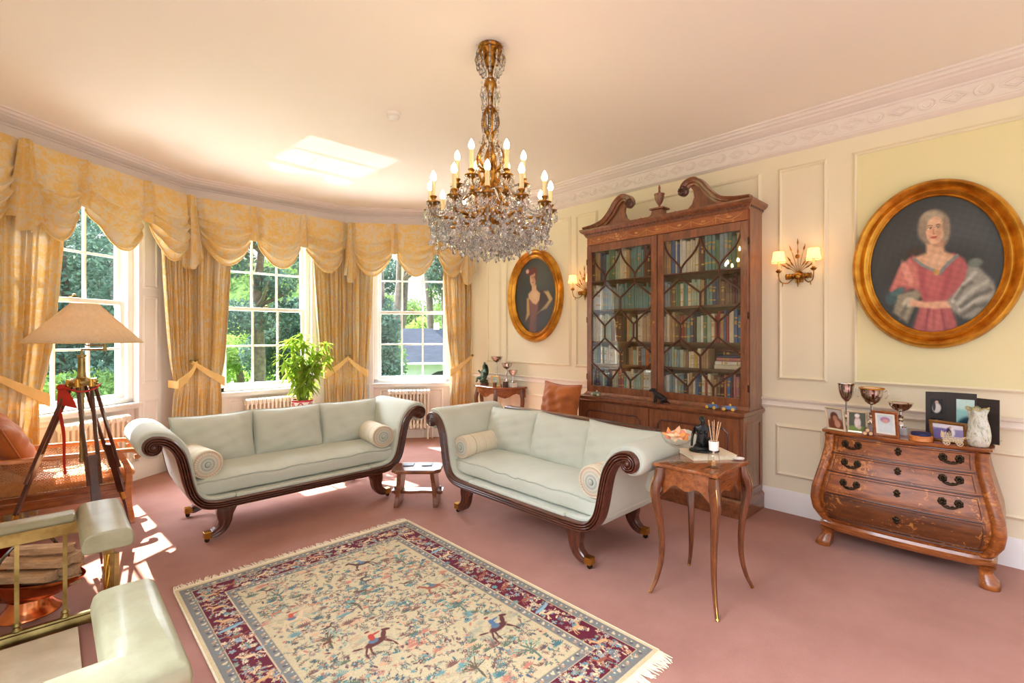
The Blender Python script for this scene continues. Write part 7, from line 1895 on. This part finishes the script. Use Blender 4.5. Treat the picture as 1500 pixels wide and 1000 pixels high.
# ------------------------------------------------------------------ chandelier
KX, KY = 1.972, 2.246
t = thing('chandelier', 'gilt bronze and crystal chandelier with lit candle bulbs hanging from the ceiling', 'chandelier', (KX, KY, CH), 0)
G = M['gilt_bronze']
def Z(y): return 1.5-(y-490)/707*2.98-CH        # heights read at the chandelier's axis
mb = MB(); mb.lathe([(.001,0),(.074,0),(.078,-.012),(.070,-.022),(.074,-.035),(.05,-.05),(.042,-.10),(.03,-.13),(.001,-.14)], 24)
for k in range(8):
    a = k*PI/4; mb.tube(smoothpath([(.05*math.cos(a),.05*math.sin(a),-.02),(.085*math.cos(a),.085*math.sin(a),-.06),(.06*math.cos(a),.06*math.sin(a),-.10),(.045*math.cos(a),.045*math.sin(a),-.06)],4), .007, 6)
mb.build('ceiling_canopy', G, t, 45)
mb = MB(); mb.lathe([(.001,-.12),(.018,-.12),(.024,-.15),(.016,-.18),(.046,-.215),(.054,-.24),(.046,-.262),(.026,-.275),(.02,-.36),(.035,-.385),(.04,-.40),(.022,-.42),(.018,-.52),(.034,-.545),(.036,-.56),(.018,-.58),(.015,-.61),(.04,-.66),(.052,-.72),(.05,-.78),(.034,-.84),(.028,-.90),(.06,-.96),(.085,-1.0),(.075,-1.05),(.05,-1.09),(.02,-1.13),(.001,-1.15)], 24)
mb.v = [(x*.76, y*.76, z) if z > -.9 else (x, y, z) for x, y, z in mb.v]
mb.build('stem', G, t, 45)
mb = MB()
for z0, r0 in ((-.63,.05),(-.40,.03)):
    for k in range(6):
        a = k*PI/3; P = smoothpath([(r0*.6*math.cos(a),r0*.6*math.sin(a),z0-.14),(r0*1.7*math.cos(a),r0*1.7*math.sin(a),z0-.09),(r0*1.5*math.cos(a),r0*1.5*math.sin(a),z0-.02),(r0*.9*math.cos(a),r0*.9*math.sin(a),z0+.02),(r0*1.2*math.cos(a),r0*1.2*math.sin(a),z0+.04)],4)
        mb.tube(P, [.010-.006*i/(len(P)-1) for i in range(len(P))], 6)
mb.build('acanthus_scrolls', G, t, 60)
BEADS = []; DROPS = []
def bead(p, r): BEADS.append((Vector(p), r))
def chain(a, b, sag, r, n=None):
    a = Vector(a); b = Vector(b); L = (a-b).length+sag*1.2; n = n or max(4, int(L/(r*2.3)))
    for i in range(n+1):
        q = i/n; p = a.lerp(b, q); p.z -= sag*4*q*(1-q); bead(p, r)
def candle(a, R_, zb, hc, sweep_mid, cupr=.026):
    d = Vector((math.cos(a), math.sin(a), 0))
    P = smoothpath([d*.055+Vector((0,0,sweep_mid[0])), d*(R_*.35)+Vector((0,0,sweep_mid[1])), d*(R_*.72)+Vector((0,0,sweep_mid[2])), d*(R_*.97)+Vector((0,0,zb-.075)), d*R_+Vector((0,0,zb-.02))], 6)
    mb = MB(); mb.tube(P, [.012-.005*i/(len(P)-1) for i in range(len(P))], 8)
    q = P[len(P)//3]; e = Vector((-d.y,d.x,0))
    mb.tube(smoothpath([q, q+d*.03+Vector((0,0,.05)), q-d*.02+Vector((0,0,.07)), q-d*.03+Vector((0,0,.035))],4), [.007]*12+[.003], 6)
    for i in range(2, len(P)-4, 4): mb.ball(tuple(P[i]), (.014,.014,.014), 8, 6)
    arm = mb.build('arm', G, t, 60)
    p = d*R_
    mb = MB(); mb.lathe([(.001,-.03),(.008,-.03),(.012,-.02),(.030,-.008),(.040,-.002),(.041,.002),(.026,.002),(.012,.006),(.010,.016),(.016,.026),(.021,.032),(.020,.036),(.001,.036)], 18, (p.x,p.y,zb)); mb.build('drip_pan', G, arm, 45)
    mb = MB(); mb.lathe([(.013,.034),(.0125,hc),(.001,hc+.002)], 14, (p.x,p.y,zb)); mb.build('candle_tube', M['candle'], arm, 50)
    mb = MB(); mb.lathe([(.001,hc),(.008,hc),(.0165,hc+.014),(.0175,hc+.024),(.013,hc+.042),(.005,hc+.056),(.001,hc+.062)], 14, (p.x,p.y,zb)); mb.build('bulb', M['bulb'], arm, 60)
    for j in range(8):
        b = j*PI/4; w_ = p+Vector((.039*math.cos(b),.039*math.sin(b),zb-.004)); bead(w_-Vector((0,0,.009)), .006); DROPS.append((w_-Vector((0,0,.045)), .011, .030))
    return p+Vector((0,0,zb))
A0 = -YAW-PI/2                                  # the direction towards the camera
ZL, ZU = Z(308), Z(270)
low = [candle(A0+k*PI/6, .372, ZL, .122, (-1.0,-1.085,-1.09)) for k in range(12)]
up = [candle(A0+PI/6+k*PI/3, .205, ZU, .150, (-.86,-.84,-.93)) for k in range(6)]
# crystal dress: swags from pan to pan, rings of garlands, a basket of strings below
for k in range(12):
    a, b = low[k], low[(k+1)%12]
    chain(a+Vector((0,0,-.02)), b+Vector((0,0,-.02)), .05, .0065)
    chain(a*1.0+Vector((0,0,-.03)), b+Vector((0,0,-.03)), .12, .0075)
    m_ = (a+b)/2; m_.z = ZL-.17; DROPS.append((m_, .014, .036))
    an = A0+k*PI/6+PI/12; d = Vector((math.cos(an), math.sin(an), 0)); d0 = Vector((math.cos(an-PI/12), math.sin(an-PI/12), 0))
    for R_, zz, s_ in ((.375,ZL-.10,.04),(.34,ZL-.14,.05),(.30,ZL-.18,.05),(.25,ZL-.22,.05),(.19,ZL-.25,.05),(.12,ZL-.27,.04)):
        e0 = Vector((math.cos(an-PI/12),math.sin(an-PI/12),0)); e1 = Vector((math.cos(an+PI/12),math.sin(an+PI/12),0))
        chain(e0*R_+Vector((0,0,zz+.05)), e1*R_+Vector((0,0,zz+.05)), s_, .0075)
        DROPS.append((e0*R_+Vector((0,0,zz+.02)), .012, .034)); DROPS.append((d*R_*.98+Vector((0,0,zz-.01)), .013, .036))
    chain(d0*.36+Vector((0,0,ZL-.05)), d0*.10+Vector((0,0,ZL-.25)), .03, .0075)
    chain(d*.30+Vector((0,0,ZL-.03)), d*.16+Vector((0,0,ZL-.22)), .05, .0075)
    bead(low[k]+Vector((0,0,-.20)), .017); bead(d*.36+Vector((0,0,ZL-.215)), .016)
for k in range(6):
    a, b = up[k], up[(k+1)%6]
    chain(a+Vector((0,0,-.02)), b+Vector((0,0,-.02)), .06, .006); chain(a+Vector((0,0,-.03)), b+Vector((0,0,-.03)), .13, .007)
    chain(a+Vector((0,0,-.03)), low[(2*k+1)%12]+Vector((0,0,-.02)), .05, .006)
    an = A0+k*PI/3; d = Vector((math.cos(an), math.sin(an), 0))
    chain(d*.052+Vector((0,0,-.42)), d*.05+Vector((0,0,-.62)), .0, .006); chain(d*.05+Vector((0,0,-.62)), d*.19+Vector((0,0,ZU-.03)), .08, .006)
    for z, r in ((-.035,.090),(-.055,.084),(-.085,.080),(-.11,.066),(-.13,.05),(-.47,.045),(-.28,.05),(-.25,.058),(-.33,.05),(-.41,.05),(-.55,.048),(-.62,.07),(-.80,.08)):
        DROPS.append((d*r+Vector((0,0,z-.03)), .011, .032)); bead(d*r*1.02+Vector((0,0,z+.014)), .007)
        d2 = Vector((math.cos(an+PI/6), math.sin(an+PI/6), 0)); DROPS.append((d2*r+Vector((0,0,z-.045)), .010, .030))
    for z in (-.16,-.2,-.29,-.45,-.5): bead(d*.035+Vector((0,0,z)), .009)
rk = random.Random(31)
for k in range(520):                              # the dense basket of loose strings
    a = rk.uniform(0,2*PI); R_ = .36*math.sqrt(rk.random()); z = ZL-.11-.17*(1-(R_/.38)**2)*rk.random()-.05*rk.random(); bead((R_*math.cos(a), R_*math.sin(a), z), rk.uniform(.006,.011))
camd = Vector((-KX, -KY, -1.5))
def facet_bead(mb, p, r):
    for _ in (0,):
        rings = [[(p.x+r*s_*math.cos(2*PI*k/6+o_), p.y+r*s_*math.sin(2*PI*k/6+o_), p.z+r*h_) for k in range(6)] for s_, h_, o_ in ((.35,-.95,0),(.95,-.3,.5),(.95,.3,0),(.35,.95,.5))]
        mb.loft(rings)
def facet_drop(mb, p, w_, h_):
    mb.loft([[(p.x+w_*s_*math.cos(2*PI*k/6), p.y+w_*.6*s_*math.sin(2*PI*k/6), p.z+h_*q) for k in range(6)] for s_, q in ((.1,-1),(.75,-.62),(1,-.25),(.6,.35),(.12,1))])
DROPS.sort(key=lambda d: d[0].dot(camd.normalized()), reverse=True)
for p, w_, h_ in DROPS[:95]:
    mb = MB(); facet_drop(mb, Vector((0,0,0)), w_, h_*.8); o = mb.build('crystal_drop', M['crystal'], t, 0); o.location = p; o.rotation_euler = (0,0,rk.uniform(0,3))
mb = MB()
for p, w_, h_ in DROPS[95:]: facet_drop(mb, p, w_, h_*.8)
o = mb.build('crystal_pendants', M['crystal'], t, 0); o['kind'] = 'stuff'
mb = MB()
for p, r in BEADS: facet_bead(mb, p, r)
o = mb.build('bead_strings', M['crystal'], t, 0); o['kind'] = 'stuff'
# ------------------------------------------------------------------ smoke detector
t = thing('smoke_detector', 'small round white smoke detector on the ceiling beyond the chandelier', 'smoke detector', (2.005, 3.46, CH))
mb = MB(); mb.lathe([(.001,0),(.054,0),(.054,-.014),(.050,-.02),(.046,-.022),(.001,-.022)], 32); mb.build('base', M['plastic'], t, 40)
mb = MB(); mb.lathe([(.040,-.022),(.040,-.030),(.042,-.034),(.038,-.046),(.026,-.054),(.001,-.056)], 32); mb.build('sensor_cap', M['plastic'], t, 40)
# ------------------------------------------------------------------ light
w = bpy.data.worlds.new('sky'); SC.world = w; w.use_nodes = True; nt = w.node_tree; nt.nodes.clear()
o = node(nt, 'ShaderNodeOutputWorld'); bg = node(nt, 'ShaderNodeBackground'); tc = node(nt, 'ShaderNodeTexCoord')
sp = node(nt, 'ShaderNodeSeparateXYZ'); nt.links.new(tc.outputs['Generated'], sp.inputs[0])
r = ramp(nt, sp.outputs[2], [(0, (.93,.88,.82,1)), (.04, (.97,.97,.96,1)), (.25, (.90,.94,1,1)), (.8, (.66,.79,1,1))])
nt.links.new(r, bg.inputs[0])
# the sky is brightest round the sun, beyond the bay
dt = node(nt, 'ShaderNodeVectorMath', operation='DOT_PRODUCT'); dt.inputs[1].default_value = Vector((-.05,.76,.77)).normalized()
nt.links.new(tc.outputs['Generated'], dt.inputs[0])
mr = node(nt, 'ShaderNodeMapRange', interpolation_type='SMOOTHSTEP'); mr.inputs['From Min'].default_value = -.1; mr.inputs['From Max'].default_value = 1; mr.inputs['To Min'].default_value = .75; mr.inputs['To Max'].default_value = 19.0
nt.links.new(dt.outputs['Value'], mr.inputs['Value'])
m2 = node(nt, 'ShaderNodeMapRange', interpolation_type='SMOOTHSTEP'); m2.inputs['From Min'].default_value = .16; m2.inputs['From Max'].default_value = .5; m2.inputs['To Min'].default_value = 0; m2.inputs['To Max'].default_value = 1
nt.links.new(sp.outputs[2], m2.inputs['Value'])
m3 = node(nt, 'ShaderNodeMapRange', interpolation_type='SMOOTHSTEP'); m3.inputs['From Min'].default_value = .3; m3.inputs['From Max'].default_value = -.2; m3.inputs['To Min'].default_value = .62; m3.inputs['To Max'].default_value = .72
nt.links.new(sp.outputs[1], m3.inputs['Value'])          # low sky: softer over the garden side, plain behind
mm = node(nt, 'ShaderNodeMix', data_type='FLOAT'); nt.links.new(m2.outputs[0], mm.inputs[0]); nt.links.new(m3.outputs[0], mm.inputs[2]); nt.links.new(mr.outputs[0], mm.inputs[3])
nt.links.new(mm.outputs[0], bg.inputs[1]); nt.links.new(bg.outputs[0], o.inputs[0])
sl = bpy.data.lights.new('sun', 'SUN'); sl.energy = 20; sl.angle = .009; sl.color = (1,.95,.87)
so = bpy.data.objects.new('sun', sl); C.objects.link(so)
so.rotation_euler = Vector((.05,-.76,-.77)).to_track_quat('-Z','Y').to_euler()
sp_ = bpy.data.lights.new('sun_glint', 'AREA'); sp_.energy = 0.9; sp_.shape = 'RECTANGLE'; sp_.size = 1.0; sp_.size_y = .95; sp_.spread = math.radians(.5); sp_.color = (.94,.97,1)
s2 = bpy.data.objects.new('sun_glint', sp_); C.objects.link(s2)
gd = Vector((.03,-.72,.69)).normalized(); s2.location = Vector((2.1,4.88,CH)) - gd*6.6
s2.rotation_euler = gd.to_track_quat('-Z','Y').to_euler()
vs = SC.view_settings; vs.view_transform = 'Standard'; vs.look = 'None'; vs.gamma = 1; vs.use_curve_mapping = False; vs.exposure = 1.06
cy = SC.cycles; cy.use_denoising = True; cy.max_bounces = 10; cy.diffuse_bounces = 5; cy.transparent_max_bounces = 24; cy.transmission_bounces = 8; cy.glossy_bounces = 4; cy.caustics_reflective = False; cy.caustics_refractive = False; cy.sample_clamp_indirect = 6
try: cy.denoiser = 'OPENIMAGEDENOISE'; cy.denoising_input_passes = 'RGB_ALBEDO_NORMAL'
except Exception: pass
